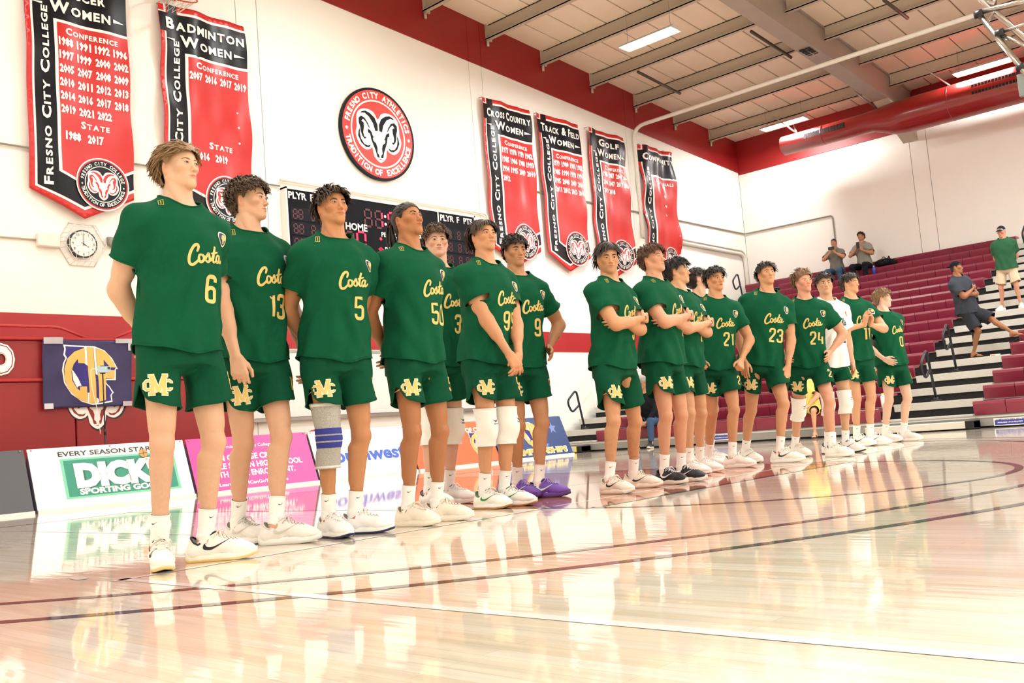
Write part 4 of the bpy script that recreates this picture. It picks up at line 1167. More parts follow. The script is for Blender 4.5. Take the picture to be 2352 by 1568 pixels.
# handrails shaped like a 9
def handrail(k, y, label):
    x, z = 15.36 + DX * k, Z0 + DZ * k - 0.19
    r = empty('handrail', (x, y, z), label, 'handrail', 'aisle handrails')
    path = bend([(0, 0, 0), (-0.19, 0, 0.84), (-0.51, 0, 0.60), (-0.38, 0, 0.36), (-0.115, 0, 0.52)], 0.11, 6)
    MB().tube(path, 0.022, 8).build('rail_tube', M_black, r)
    MB().bev((-0.07, -0.06, 0), (0.07, 0.06, 0.03), 0.006).build('foot_plate', M_black, r)
    MB().tube([(0, 0, 0), (-0.012, 0, 0.07)], 0.034, 8).build('socket', M_black, r)
words = ['lowest', 'second lowest', 'third lowest', 'fourth lowest', 'highest']
for i, k in enumerate((1, 3, 5, 10, 13)):
    handrail(k, 5.5, 'black loop handrail in the middle aisle, %s of its row' % words[i])
for i, k in enumerate((1, 3, 7, 14)):
    handrail(k, 12.65, 'black loop handrail on the wall-side steps, %s of its row' % ['lowest', 'second lowest', 'third lowest', 'highest'][i])
# warning stickers on the risers
for (p, k) in (((2287, 817), 3),):
    c = Vector(px_x(*p, 15.12 + DX * 4 + 0.05))
    s = empty('warning_sticker', c, 'orange and white warning sticker on the black aisle riser', 'sticker')
    MB().bbox((-0.02, -0.08, -0.03), (-0.015, 0.08, 0.03)).build('white_part', M_bw, s)
    MB().bbox((-0.022, 0.0, -0.02), (-0.019, 0.07, 0.02)).build('orange_part', mat('sticker_orange', 'DE7A2C', 0.5), s)
# ================================================================ implicit surfaces -> meshes
F32 = np.float32
class Prim:
    """kind, params, bounding box; evaluates signed distance on points (...,3)"""
    __slots__ = ('fn', 'lo', 'hi', 'k', 'op')
    def __init__(s, fn, lo, hi, k=0.02, op='u'):
        s.fn = fn; s.lo = np.array(lo, float); s.hi = np.array(hi, float); s.k = k; s.op = op
def cone(a, b, r1, r2, k=0.02, op='u', flat=None):
    """rounded cone from a to b; flat=(dir, factor) squashes the section along dir"""
    a = np.array(a, float); b = np.array(b, float); ba = b - a; l2 = float(ba @ ba) + 1e-12
    def fn(P):
        pa = P - a.astype(F32)
        if flat is not None:
            d, f = flat
            d = np.array(d, F32)
            t = np.clip((pa @ ba.astype(F32)) / l2, 0, 1)[..., None]
            c = pa - t * ba.astype(F32)
            c = c + (c @ d)[..., None] * d * (1.0 / f - 1.0)
            rr = r1 + (r2 - r1) * t[..., 0]
            return (np.sqrt((c * c).sum(-1)) - rr) * min(1.0, f * 1.0 + 0.15)
        t = np.clip((pa @ ba.astype(F32)) / l2, 0, 1)
        c = pa - t[..., None] * ba.astype(F32)
        return np.sqrt((c * c).sum(-1)) - (r1 + (r2 - r1) * t)
    r = max(r1, r2)
    return Prim(fn, np.minimum(a, b) - r, np.maximum(a, b) + r, k, op)
def ell(c, r, R=None, k=0.02, op='u'):
    c = np.array(c, float); r = np.array(r, float)
    Rm = np.eye(3) if R is None else np.array(R, float)
    def fn(P):
        q = (P - c.astype(F32)) @ Rm.astype(F32)
        q1 = q / r.astype(F32); k0 = np.sqrt((q1 * q1).sum(-1)); q2 = q1 / r.astype(F32); k1 = np.sqrt((q2 * q2).sum(-1)) + 1e-6
        return k0 * (k0 - 1.0) / k1
    ext = np.sqrt(((Rm * r) ** 2).sum(1))
    return Prim(fn, c - ext, c + ext, k, op)
def smin(a, b, k):
    h = np.clip(0.5 + 0.5 * (b - a) / k, 0, 1)
    return b + (a - b) * h - k * h * (1 - h)
def eval_grid(prims, lo, hi, vox, warp=None):
    lo = np.array(lo, float); n = np.maximum(4, np.ceil((np.array(hi, float) - lo) / vox).astype(int) + 1)
    G = np.full(tuple(n), 1.0, F32)
    ax = [(lo[i] + vox * np.arange(n[i])).astype(F32) for i in range(3)]
    for p in prims:
        pad = max(p.k, 0.012) + 2 * vox
        i0 = np.maximum(0, np.floor((p.lo - pad - lo) / vox).astype(int)); i1 = np.minimum(n, np.ceil((p.hi + pad - lo) / vox).astype(int) + 1)
        if np.any(i1 <= i0): continue
        sl = tuple(slice(a, b) for a, b in zip(i0, i1))
        X, Y, Z = np.meshgrid(ax[0][sl[0]], ax[1][sl[1]], ax[2][sl[2]], indexing='ij')
        P = np.stack([X, Y, Z], -1)
        d = p.fn(P).astype(F32)
        g = G[sl]
        if p.op == 'u': G[sl] = smin(g, d, p.k)
        elif p.op == 's': G[sl] = -smin(-g, d, p.k)
        elif p.op == 'add': G[sl] = g + d
    return G, lo
_CO = np.array([[0, 0, 0], [1, 0, 0], [0, 1, 0], [1, 1, 0], [0, 0, 1], [1, 0, 1], [0, 1, 1], [1, 1, 1]])
_ED = [(0, 1), (2, 3), (4, 5), (6, 7), (0, 2), (1, 3), (4, 6), (5, 7), (0, 4), (1, 5), (2, 6), (3, 7)]
def nets(G, lo, vox):
    S = G < 0
    c = np.zeros(tuple(np.array(S.shape) - 1), np.int8)
    nx, ny, nz = c.shape
    for o in _CO:
        c += S[o[0]:o[0] + nx, o[1]:o[1] + ny, o[2]:o[2] + nz]
    act = np.argwhere((c > 0) & (c < 8))
    if not len(act): return np.zeros((0, 3)), np.zeros((0, 4), int)
    val = np.stack([G[act[:, 0] + o[0], act[:, 1] + o[1], act[:, 2] + o[2]] for o in _CO], 1)
    acc = np.zeros((len(act), 3)); cnt = np.zeros(len(act))
    for a, b in _ED:
        va, vb = val[:, a], val[:, b]
        m = (va < 0) != (vb < 0)
        t = np.where(m, va / np.where(m, va - vb, 1), 0)
        pt = _CO[a] + t[:, None] * (_CO[b] - _CO[a])
        acc += np.where(m[:, None], pt, 0); cnt += m
    V = lo + vox * (act + acc / cnt[:, None])
    idx = np.full(c.shape, -1, np.int64); idx[act[:, 0], act[:, 1], act[:, 2]] = np.arange(len(act))
    Q = []
    for axis in range(3):
        A = S.take(range(S.shape[axis] - 1), axis); B = S.take(range(1, S.shape[axis]), axis)
        e = np.argwhere(A != B)
        o1, o2 = [q for q in range(3) if q != axis]
        e = e[(e[:, o1] > 0) & (e[:, o2] > 0) & (e[:, o1] < c.shape[o1]) & (e[:, o2] < c.shape[o2])]
        if not len(e): continue
        ins = A[e[:, 0], e[:, 1], e[:, 2]]
        def cell(d1, d2):
            q = e.copy(); q[:, o1] -= d1; q[:, o2] -= d2
            return idx[q[:, 0], q[:, 1], q[:, 2]]
        q = np.stack([cell(1, 1), cell(0, 1), cell(0, 0), cell(1, 0)], 1)
        if axis == 1: ins = ~ins
        q = np.where(ins[:, None], q, q[:, ::-1])
        Q.append(q)
    return V, np.concatenate(Q)
def mesh_of(prims, vox, lo=None, hi=None, pad=0.03):
    if lo is None:
        us = [p for p in prims if p.op == 'u']
        lo = np.min([p.lo for p in us], 0) - pad; hi = np.max([p.hi for p in us], 0) + pad
    G, l = eval_grid(prims, lo, hi, vox)
    return nets(G, l, vox)
def clip_mesh(V, Fs, c):
    """keep the part of a mesh where c(vertex) > 0; cut faces are split along c = 0.
    V (n,3), Fs list/array of faces, c (n,) -> V, list of faces"""
    keep = c > 0
    Fa = [tuple(f) for f in Fs]
    V = [tuple(v) for v in V]; out = []; cut = {}
    def inter(a, b):
        k = (a, b) if a < b else (b, a)
        if k not in cut:
            t = c[k[0]] / (c[k[0]] - c[k[1]])
            p, q = V[k[0]], V[k[1]]
            cut[k] = len(V); V.append(tuple(p[i] + t * (q[i] - p[i]) for i in range(3)))
        return cut[k]
    n0 = len(V)
    for f in Fa:
        kk = [keep[i] for i in f]
        if all(kk): out.append(f)
        elif any(kk):
            g = []
            for i in range(len(f)):
                a, b = f[i], f[(i + 1) % len(f)]
                if keep[a]: g.append(a)
                if keep[a] != keep[b]: g.append(inter(a, b))
            if len(g) >= 3: out.append(tuple(g))
    used = sorted({i for f in out for i in f}); mp = {o: i for i, o in enumerate(used)}
    return np.array([V[i] for i in used]).reshape(-1, 3), [tuple(mp[i] for i in f) for f in out]
def loops_of(V, Fs):
    """ordered boundary loops"""
    ed = {}
    for f in Fs:
        for i in range(len(f)):
            a, b = f[i], f[(i + 1) % len(f)]
            ed[(a, b)] = 1
    nxt = {a: b for (a, b) in ed if (b, a) not in ed}
    res = []
    while nxt:
        a = next(iter(nxt)); lp = [a]; b = nxt.pop(a)
        while b != a and b in nxt:
            lp.append(b); b = nxt.pop(b)
        if len(lp) > 8: res.append(lp)
    return res
def smooth_v(V, Fs, it=2, lam=0.5, lock=None):
    E = set()
    for f in Fs:
        for i in range(len(f)): E.add((f[i], f[(i + 1) % len(f)]))
    E = np.array(list(E))
    for _ in range(it):
        acc = np.zeros_like(V); n = np.zeros(len(V))
        np.add.at(acc, E[:, 0], V[E[:, 1]]); np.add.at(n, E[:, 0], 1)
        np.add.at(acc, E[:, 1], V[E[:, 0]]); np.add.at(n, E[:, 1], 1)
        W = V + lam * (acc / np.maximum(n, 1)[:, None] - V)
        if lock is not None: W[lock] = V[lock]
        V = W
    return V
def mesh_obj(name, V, Fs, m, parent, smooth=True, attr=None, label=None):
    me = bpy.data.meshes.new(name)
    me.from_pydata([tuple(v) for v in V], [], [tuple(int(i) for i in f) for f in Fs])
    for q in (m if isinstance(m, (list, tuple)) else [m]): me.materials.append(q)
    if smooth: me.polygons.foreach_set('use_smooth', np.ones(len(me.polygons), bool))
    if attr:
        for k, v in attr.items():
            a = me.color_attributes.new(k, 'FLOAT_COLOR', 'POINT')
            col = np.ones((len(V), 4), F32); col[:, :3] = v if v.ndim == 2 else v[:, None]
            a.data.foreach_set('color', col.ravel())
    me.update()
    o = bpy.data.objects.new(name, me)
    link(o, parent)
    if label: o['label'] = label
    return o
# ================================================================ people
def rx(a): c, s = math.cos(a), math.sin(a); return np.array([[1, 0, 0], [0, c, -s], [0, s, c]])
def ry(a): c, s = math.cos(a), math.sin(a); return np.array([[c, 0, s], [0, 1, 0], [-s, 0, c]])
def rz(a): c, s = math.cos(a), math.sin(a); return np.array([[c, -s, 0], [s, c, 0], [0, 0, 1]])
def unit(v): v = np.array(v, float); return v / (np.linalg.norm(v) + 1e-12)
def ik(a, c, l1, l2, pole):
    a = np.array(a, float); c = np.array(c, float); d = c - a; L = np.linalg.norm(d)
    if L > (l1 + l2) * 0.998:
        c = a + d / L * (l1 + l2) * 0.998; d = c - a; L = np.linalg.norm(d)
    u = d / L; x = (l1 * l1 - l2 * l2 + L * L) / (2 * L); h = math.sqrt(max(0, l1 * l1 - x * x))
    p = np.array(pole, float); p = unit(p - u * (p @ u))
    return a + u * x + p * h, c

# ---- materials for people
def skin_mat(col):
    nm = 'skin_' + col
    if nm in _mats: return _mats[nm]
    dk = [int(col[i:i + 2], 16) * f / 255 for i, f in ((0, 0.945), (2, 0.92), (4, 0.90))]
    m = mat(nm, dk, 0.50, var=0.05, scale=25, bump=0.05, bscale=220, spec=0.4)
    nt = m.node_tree; N = nt.nodes; L = nt.links; p = N['Principled BSDF']
    base = p.inputs['Base Color'].links[0].from_socket
    at = N.new('ShaderNodeAttribute'); at.attribute_name = 'tint'
    sp = N.new('ShaderNodeSeparateColor'); L.new(at.outputs['Color'], sp.inputs[0])
    c = srgb(dk)
    lip = tuple(min(1, a * b) for a, b in zip(c, (0.80, 0.50, 0.50))); blush = tuple(min(1, a * b) for a, b in zip(c, (1.0, 0.74, 0.70))); stub = tuple(a * 0.62 for a in c)
    prev = base
    for i, colr in enumerate((blush, lip, stub)):
        mx = N.new('ShaderNodeMix'); mx.data_type = 'RGBA'
        mx.inputs[7].default_value = colr + (1,)
        L.new(prev, mx.inputs[6]); L.new(sp.outputs[i], mx.inputs[0]); prev = mx.outputs[2]
    L.new(prev, p.inputs['Base Color'])
    return m
def hair_mat(col):
    nm = 'hair_' + col
    if nm in _mats: return _mats[nm]
    return mat(nm, col, 0.42, var=0.35, scale=45, stretch=(1, 1, 0.35), bump=0.3, bscale=160, spec=0.45)
M_green = mat('jersey_green', '075235', 0.85, var=0.05, scale=14, bump=0.10, bscale=700, spec=0.15)
M_gshort = mat('shorts_green', '074B31', 0.85, var=0.05, scale=14, bump=0.10, bscale=700, spec=0.15)
M_jwhite = mat('jersey_white', 'F2F2F2', 0.75, var=0.02, scale=14, bump=0.08, bscale=700)
M_gold = mat('print_gold', 'E2C372', 0.55, var=0.04, scale=20)
M_cream = mat('print_cream', 'F3EDDA', 0.55)
M_pgreen = mat('print_green', '0D3B2C', 0.55)
M_navyp = mat('print_navy', '1B2450', 0.5)
M_sock = mat('sock_white', 'F4F3F0', 0.85, var=0.02, bump=0.25, bscale=260, stretch=(6, 6, 0.3))
M_pad = mat('knee_pad_white', 'F0EEE8', 0.8, var=0.03, bump=0.06, bscale=120)
M_sole_gum = mat('gum_sole', 'B98A52', 0.6)
M_eyew = mat('eye_white', 'CFC8C0', 0.3)
M_pupil = mat('pupil', '0A0807', 0.1)
M_iris = mat('iris_brown', '3A2415', 0.2)
M_iris_b = mat('iris_grey', '47545A', 0.2)
M_shirt_gold_edge = mat('gold_edge', 'C9A94F', 0.5)

# ---- torso loft
TZ = np.array([-0.12, -0.04, 0.05, 0.15, 0.25, 0.35, 0.45, 0.53, 0.585, 0.625, 0.66])
TA = np.array([0.140, 0.152, 0.152, 0.145, 0.142, 0.158, 0.170, 0.158, 0.110, 0.066, 0.052])
TB = np.array([0.100, 0.114, 0.110, 0.100, 0.098, 0.108, 0.116, 0.108, 0.086, 0.068, 0.058])
SA = np.array([0.187, 0.183, 0.175, 0.164, 0.161, 0.168, 0.178, 0.163, 0.116, 0.076, 0.062])
SB = np.array([0.152, 0.149, 0.140, 0.128, 0.124, 0.132, 0.130, 0.112, 0.086, 0.070, 0.062])
TC = np.array([0.01, 0.012, 0.008, 0.0, -0.004, -0.004, 0.0, 0.006, 0.012, 0.016, 0.018])
def loft(P0, Rt, A, B, s, zlo, zhi, wx=1.0, wy=1.0, bend=(0, 0), k=0.03):
    P0 = np.array(P0, float); z = TZ * s; a = A * s * wx; b = B * s * wy; cc = TC * s
    def fn(P):
        q = (P - P0.astype(F32)) @ Rt.astype(F32)
        zz = q[..., 2]
        t = np.clip((zz - 0) / (0.55 * s), -0.3, 1.2)
        aa = np.interp(zz, z, a).astype(F32); bb = np.interp(zz, z, b).astype(F32)
        cy = np.interp(zz, z, cc).astype(F32) + bend[1] * s * (t * (1 - t)) * 4
        cx = bend[0] * s * (t * (1 - t)) * 4
        e = 2.35
        r = (np.abs((q[..., 0] - cx) / aa) ** e + np.abs((q[..., 1] - cy) / bb) ** e) ** (1 / e)
        d = (r - 1) * np.minimum(aa, bb)
        return np.maximum(np.maximum(d, zz - zhi * s), zlo * s - zz)
    ext = 0.75 * s
    c = P0 + Rt @ np.array([0, 0, 0.3 * s])
    h = np.array([0.32, 0.32, 0.5]) * s
    return Prim(fn, c - h, c + h, k)
def flatcone(a, b, r1, r2, k=0.03, ell_dir=None, ef=1.0, n=0.0):
    """cone with a flat end at b (rounded at a)"""
    a = np.array(a, float); b = np.array(b, float); L = np.linalg.norm(b - a); u = (b - a) / L
    ed = None if ell_dir is None else unit(np.array(ell_dir, float) - u * (np.array(ell_dir, float) @ u))
    def fn(P):
        pa = P - a.astype(F32); t = pa @ u.astype(F32)
        tt = np.clip(t, 0, None)
        c = pa - tt[..., None] * u.astype(F32)
        if ed is not None:
            c = c + (c @ ed.astype(F32))[..., None] * ed.astype(F32) * (1 / ef - 1)
        d = np.sqrt((c * c).sum(-1)) - (r1 + (r2 - r1) * np.clip(t / L, 0, 1.2))
        return np.maximum(d * 0.97, t - L)
    r = max(r1, r2) * max(1.0, ef)
    return Prim(fn, np.minimum(a, b) - r, np.maximum(a, b) + r, k)

# ---- 2-D athletic numerals and script lettering (strokes)
def _arc(cx, cy, rx_, ry_, a0, a1, n=10):
    return [(cx + rx_ * math.cos(math.radians(a0 + (a1 - a0) * i / n)), cy + ry_ * math.sin(math.radians(a0 + (a1 - a0) * i / n))) for i in range(n + 1)]
def numeral(ch, w=0.16):
    """height 1, width about .55"""
    W, q = 0.40, 0.14
    A = lambda cx, cy, a0, a1, r=q: _arc(cx, cy, r, r, a0, a1, 6)
    L0, R0, B0, T0 = 0.0, W, 0.0, 1.0
    if ch == '0': st = [A(R0 - q, T0 - q, 0, 90) + A(L0 + q, T0 - q, 90, 180) + A(L0 + q, B0 + q, 180, 270) + A(R0 - q, B0 + q, 270, 360) + [(R0, T0 - q)]]
    elif ch == '1': st = [[(0.02, 0.84), (0.18, 0.97), (0.18, 0.0)]]
    elif ch == '2': st = [[(L0, 0.72)] + A(L0 + q, T0 - q, 180, 90) + A(R0 - q, T0 - q, 90, 0) + [(R0, 0.66), (R0 - .03, 0.58), (L0, 0.10), (L0, 0.0), (R0, 0.0)]]
    elif ch == '3': st = [[(L0, 0.76)] + A(L0 + q, T0 - q, 180, 90) + A(R0 - q, T0 - q, 90, 0) + A(R0 - q, 0.53 + q, 0, -90) + [(0.14, 0.53)], [(0.14, 0.53)] + A(R0 - q, 0.53 - q, 90, 0) + A(R0 - q, B0 + q, 0, -90) + A(L0 + q, B0 + q, 270, 180) + [(L0, 0.24)]]
    elif ch == '4': st = [[(0.08, 1.0), (0.02, 0.36), (0.44, 0.36)], [(0.36, 0.66), (0.36, 0.0)]]
    elif ch == '5': st = [[(0.38, 1.0), (L0, 1.0), (L0, 0.54), (0.24, 0.58)] + A(R0 - q, 0.58 - q, 90, 0) + A(R0 - q, B0 + q, 0, -90) + A(L0 + q, B0 + q, 270, 180) + [(L0, 0.22)]]
    elif ch == '6': st = [[(R0, 0.80)] + A(R0 - q, T0 - q, 0, 90) + A(L0 + q, T0 - q, 90, 180) + A(L0 + q, B0 + q, 180, 270) + A(R0 - q, B0 + q, 270, 360) + A(R0 - q, 0.56 - q, 0, 90) + [(0.16, 0.56), (0.0, 0.46)]]
    elif ch == '9': st = [[(L0, 0.20)] + A(L0 + q, B0 + q, 180, 270) + A(R0 - q, B0 + q, 270, 360) + A(R0 - q, T0 - q, 0, 90) + A(L0 + q, T0 - q, 90, 180) + A(L0 + q, 0.44 + q, 180, 270) + [(0.24, 0.44), (0.40, 0.54)]]
    else: st = [[(0, 0), (0, 1)]]
    return merge2(*[stroke2(p, w, cap=False) for p in st])
def number2(txt, h, w=0.16):
    vs = []; x = 0.0
    for ch in txt:
        v, t = numeral(ch, w)
        vs.append((v + np.array([x - v[:, 0].min(), 0]), t)); x += (v[:, 0].max() - v[:, 0].min()) + 0.12
    v, t = merge2(*vs)
    lo, hi = v.min(0), v.max(0)
    return (v - (lo + hi) / 2) * (h / (hi[1] - lo[1])), t
def script_costa(w):
    sp = lambda p, n=6: spline2(p, n, closed=False)
    S = []
    S.append((sp([(0.245, 0.33), (0.27, 0.42), (0.235, 0.475), (0.15, 0.44), (0.065, 0.30), (0.02, 0.14), (0.045, 0.02), (0.13, -0.01), (0.22, 0.05), (0.29, 0.13)]), None))
    S.append((sp([(0.36, 0.24), (0.30, 0.23), (0.28, 0.13), (0.32, 0.06), (0.385, 0.09), (0.41, 0.17), (0.37, 0.24), (0.40, 0.20), (0.47, 0.20)]), None))
    S.append((sp([(0.45, 0.14), (0.52, 0.28), (0.55, 0.20), (0.56, 0.12), (0.515, 0.07), (0.455, 0.10)]), None))
    S.append((sp([(0.55, 0.09), (0.62, 0.15), (0.70, 0.38), (0.725, 0.47), (0.68, 0.26), (0.655, 0.12), (0.69, 0.075), (0.74, 0.11)]), None))
    S.append((sp([(0.61, 0.285), (0.70, 0.305), (0.81, 0.335)]), None))
    S.append((sp([(0.87, 0.26), (0.80, 0.25), (0.755, 0.16), (0.775, 0.085), (0.83, 0.10), (0.875, 0.19), (0.885, 0.27), (0.87, 0.15), (0.89, 0.085), (0.95, 0.12), (0.985, 0.16)]), None))
    out = []
    for i, (p, _) in enumerate(S):
        k = len(p)
        base = 0.074 if i == 0 else (0.046 if i == 4 else 0.060)
        wd = [base * (0.72 + 0.38 * math.sin(PI * (j + 0.5) / k)) for j in range(k)]
        out.append(stroke2(p, wd))
    v, t = merge2(*out)
    v = v + np.c_[np.zeros(len(v)), v[:, 0] * 0.06]
    lo, hi = v.min(0), v.max(0)
    return (v - (lo + hi) / 2) * (w / (hi[0] - lo[0])), t
def monogram(grow):
    g = grow
    M = [[(-0.30, -0.42), (-0.30, 0.40), (-0.10, 0.40)], [(-0.30, 0.40), (0.0, -0.20), (0.30, 0.40)], [(0.30, 0.40), (0.30, -0.42)]]
    st = [stroke2([(-0.27, -0.43), (-0.27, 0.42)], 0.17 + g, False), stroke2([(0.27, -0.43), (0.27, 0.42)], 0.17 + g, False), stroke2([(-0.27, 0.42), (0.0, -0.36)], 0.16 + g, False), stroke2([(0.27, 0.42), (0.0, -0.36)], 0.16 + g, False),
          stroke2([(-0.42 - g / 2, 0.44), (-0.16, 0.44)], 0.11 + g, False), stroke2([(0.16, 0.44), (0.42 + g / 2, 0.44)], 0.11 + g, False), stroke2([(-0.42 - g / 2, -0.44), (-0.13, -0.44)], 0.11 + g, False), stroke2([(0.13, -0.44), (0.42 + g / 2, -0.44)], 0.11 + g, False)]
    st += [stroke2([(-0.34, 0.20), (-0.52, 0.20), (-0.59, 0.12), (-0.59, -0.14), (-0.52, -0.22), (-0.34, -0.22)], 0.10 + g, False)]
    st += [stroke2([(0.60, 0.08), (0.60, 0.14), (0.52, 0.20), (0.38, 0.20)], 0.10 + g, False), stroke2([(0.60, -0.10), (0.60, -0.16), (0.52, -0.22), (0.38, -0.22)], 0.10 + g, False)]
    return merge2(*st)

# ---- shoes: prototype meshes, shared by everybody
def shoe_protos():
    pr = {}
    vox = 0.0042
    up = [ell((0, -0.165, 0.045), (0.047, 0.062, 0.030), k=0.03), cone((0, -0.14, 0.05), (0, -0.03, 0.078), 0.042, 0.036, k=0.03), cone((0, 0.045, 0.045), (0, 0.035, 0.09), 0.040, 0.036, k=0.03),
          cone((0, -0.02, 0.05), (0, 0.04, 0.05), 0.042, 0.041, k=0.02), cone((0, -0.055, 0.085), (0, -0.02, 0.118), 0.030, 0.026, k=0.02)]
    V, Q = mesh_of(up, vox)
    def hole(P):
        c = np.stack([P[:, 0], P[:, 1] - 0.012, P[:, 2]], 1)
        rad = np.sqrt((c[:, 0] / 0.029) ** 2 + (c[:, 1] / 0.043) ** 2)
        top = 0.100 + 0.030 * np.clip((-P[:, 1]) / 0.05, 0, 1) - 0.022 * np.clip(1 - np.abs(P[:, 1] - 0.022) / 0.04, 0, 1) + 0.016 * np.clip((P[:, 1] - 0.04) / 0.03, 0, 1)
        return np.minimum(top - P[:, 2], 10)
    V, Q = clip_mesh(V, Q, np.minimum(hole(V), V[:, 2] - 0.012))
    pr['upper'] = (V, Q)
    # sole: lofted outline with toe spring
    ys = np.linspace(0.092, -0.232, 22)
    half = np.interp(-ys, [-0.092, -0.075, -0.03, 0.05, 0.12, 0.17, 0.21, 0.232], [0.012, 0.034, 0.040, 0.037, 0.048, 0.047, 0.032, 0.010])
    off = np.interp(-ys, [-0.09, 0.05, 0.15, 0.232], [0.0, 0.002, 0.0, 0.004])
    spring = np.interp(-ys, [-0.092, -0.07, 0.13, 0.19, 0.232], [0.008, 0.0, 0.0, 0.006, 0.018])
    rows = []
    for zf, inf in ((0.0, 0.90), (0.006, 1.0), (0.020, 1.02), (0.030, 0.96), (0.033, 0.90)):
        rows.append([(o + sgn * h * inf, y, sp * (1 if zf < 0.02 else 0.8) + zf + (0.012 if zf > 0.01 else 0) * np.interp(-y, [-0.09, -0.05, 0.05, 0.2], [1.0, 0.8, 0.1, 0.3])) for sgn in (1, -1) for (y, h, o, sp) in (zip(ys, half, off, spring) if sgn == 1 else zip(ys[::-1], half[::-1], off[::-1], spring[::-1]))])
    n = len(rows[0]); V = [p for r in rows for p in r]; Fs = []
    for i in range(len(rows) - 1):
        for j in range(n): Fs.append((i * n + j, i * n + (j + 1) % n, (i + 1) * n + (j + 1) % n, (i + 1) * n + j))
    Fs.append(tuple(range(n))[::-1]); Fs.append(tuple((len(rows) - 1) * n + j for j in range(n)))
    pr['sole'] = (np.array(V), Fs)
    # outsole strip at the bottom
    V2 = []
    for zf, inf in ((-0.001, 0.86), (0.0005, 0.965), (0.009, 1.035), (0.0115, 1.02)):
        V2 += [(p[0] * inf, p[1] * (1.0 + (inf - 0.93) * 0.12), zf + spring_at(p[1], ys, spring)) for p in rows[1]]
    Fs2 = []
    for i in range(3):
        for j in range(n): Fs2.append((i * n + j, i * n + (j + 1) % n, (i + 1) * n + (j + 1) % n, (i + 1) * n + j))
    Fs2.append(tuple(range(n))[::-1])
    pr['outsole'] = (np.array(V2), Fs2)
    # tongue
    b = MB()
    tv = []
    prof = [(-0.105, 0.083, 0.020), (-0.075, 0.106, 0.023), (-0.05, 0.128, 0.026), (-0.036, 0.148, 0.027), (-0.028, 0.160, 0.022)]
    for (y, z, w) in prof:
        for x in np.linspace(-1, 1, 5): tv.append((x * w, y + 0.010 * x * x, z - 0.010 * x * x))
    for (y, z, w) in prof:
        for x in np.linspace(-1, 1, 5): tv.append((x * w, y + 0.010 * x * x + 0.009, z - 0.010 * x * x - 0.003))
    fs = []
    for o in (0, 25):
        for i in range(4):
            for j in range(4): fs.append((o + i * 5 + j, o + i * 5 + j + 1, o + (i + 1) * 5 + j + 1, o + (i + 1) * 5 + j))
    rim = [0, 1, 2, 3, 4, 9, 14, 19, 24, 23, 22, 21, 20, 15, 10, 5]
    for i in range(16): fs.append((rim[i], rim[(i + 1) % 16], 25 + rim[(i + 1) % 16], 25 + rim[i]))
    pr['tongue'] = (np.array(tv), fs)
    # laces
    bv = BVHTree.FromPolygons([tuple(v) for v in pr['upper'][0]], [tuple(f) for f in pr['upper'][1]])
    lac = MB()
    def top(x, y):
        h = bv.ray_cast(Vector((x, y, 0.3)), Vector((0, 0, -1)))
        return (h[0].z if h[0] is not None else 0.08)
    ev = []
    for i in range(6):
        y = -0.150 + i * 0.019; w = 0.016 + 0.0012 * i
        ev.append((y, w))
        pts = [(x, y + 0.004 * (x / w), top(x, y) + 0.003) for x in np.linspace(-w, w, 6)]
        lac.tube(pts, 0.0032, 5)
        if i < 5:
            pts = [(-w + (2 * w) * t, y + 0.019 * t, top(-w + 2 * w * t, y + 0.019 * t) + 0.004) for t in np.linspace(0, 1, 5)]
            lac.tube(pts, 0.0028, 5)
    zt = top(0, -0.052) + 0.008
    for sgn in (-1, 1):
        lp = spline2([(0, 0), (0.022, 0.012), (0.044, 0.002), (0.040, -0.016), (0.018, -0.010), (0, 0)], 4, closed=False)
        lac.tube([(sgn * x, -0.060 - z * 0.6, zt + z * 0.9 - abs(x) * 0.35) for x, z in lp], 0.0026, 5)
        lac.tube([(0, -0.062, zt), (sgn * 0.02, -0.075, zt - 0.004), (sgn * 0.040, -0.085, zt - 0.030)], 0.0026, 5)
    pr['laces'] = (np.array(lac.v), lac.f)
    # swoosh on both flanks
    sw = spline2([(-0.055, 0.030), (-0.040, 0.010), (0.0, 0.012), (0.075, 0.050), (0.0, 0.0), (-0.03, -0.010), (-0.058, -0.004), (-0.064, 0.012)], 5)
    vt = refine2(tess(sw), 0.012)
    sv = []; sf_ = []
    for sgn in (-1, 1):
        o = len(sv); ok = True
        for (a, z) in vt[0]:
            y = -0.055 + a * 0.85 * -1; zz = 0.060 + z * 0.75
            h = bv.ray_cast(Vector((sgn * 0.2, y, zz)), Vector((-sgn, 0, 0)))
            p = h[0] if h[0] is not None else Vector((sgn * 0.04, y, zz))
            sv.append((p.x + sgn * 0.0022, y, zz))
        sf_ += [tuple(i + o for i in t) for t in vt[1]]
    pr['swoosh'] = (np.array(sv), sf_)
    # collar ring
    lp = loops_of(*pr['upper'])
    lp = [l for l in lp if np.mean([pr['upper'][0][i][2] for i in l]) > 0.06]
    cb = MB()
    for l in lp:
        pts = [tuple(pr['upper'][0][i]) for i in l][::2]
        cb.tube(pts, 0.0045, 6, closed=True)
    pr['collar'] = (np.array(cb.v), cb.f)
    return pr
def spring_at(y, ys, spring): return float(np.interp(-y, -ys, spring))
SHOE = None
_shoe_me = {}
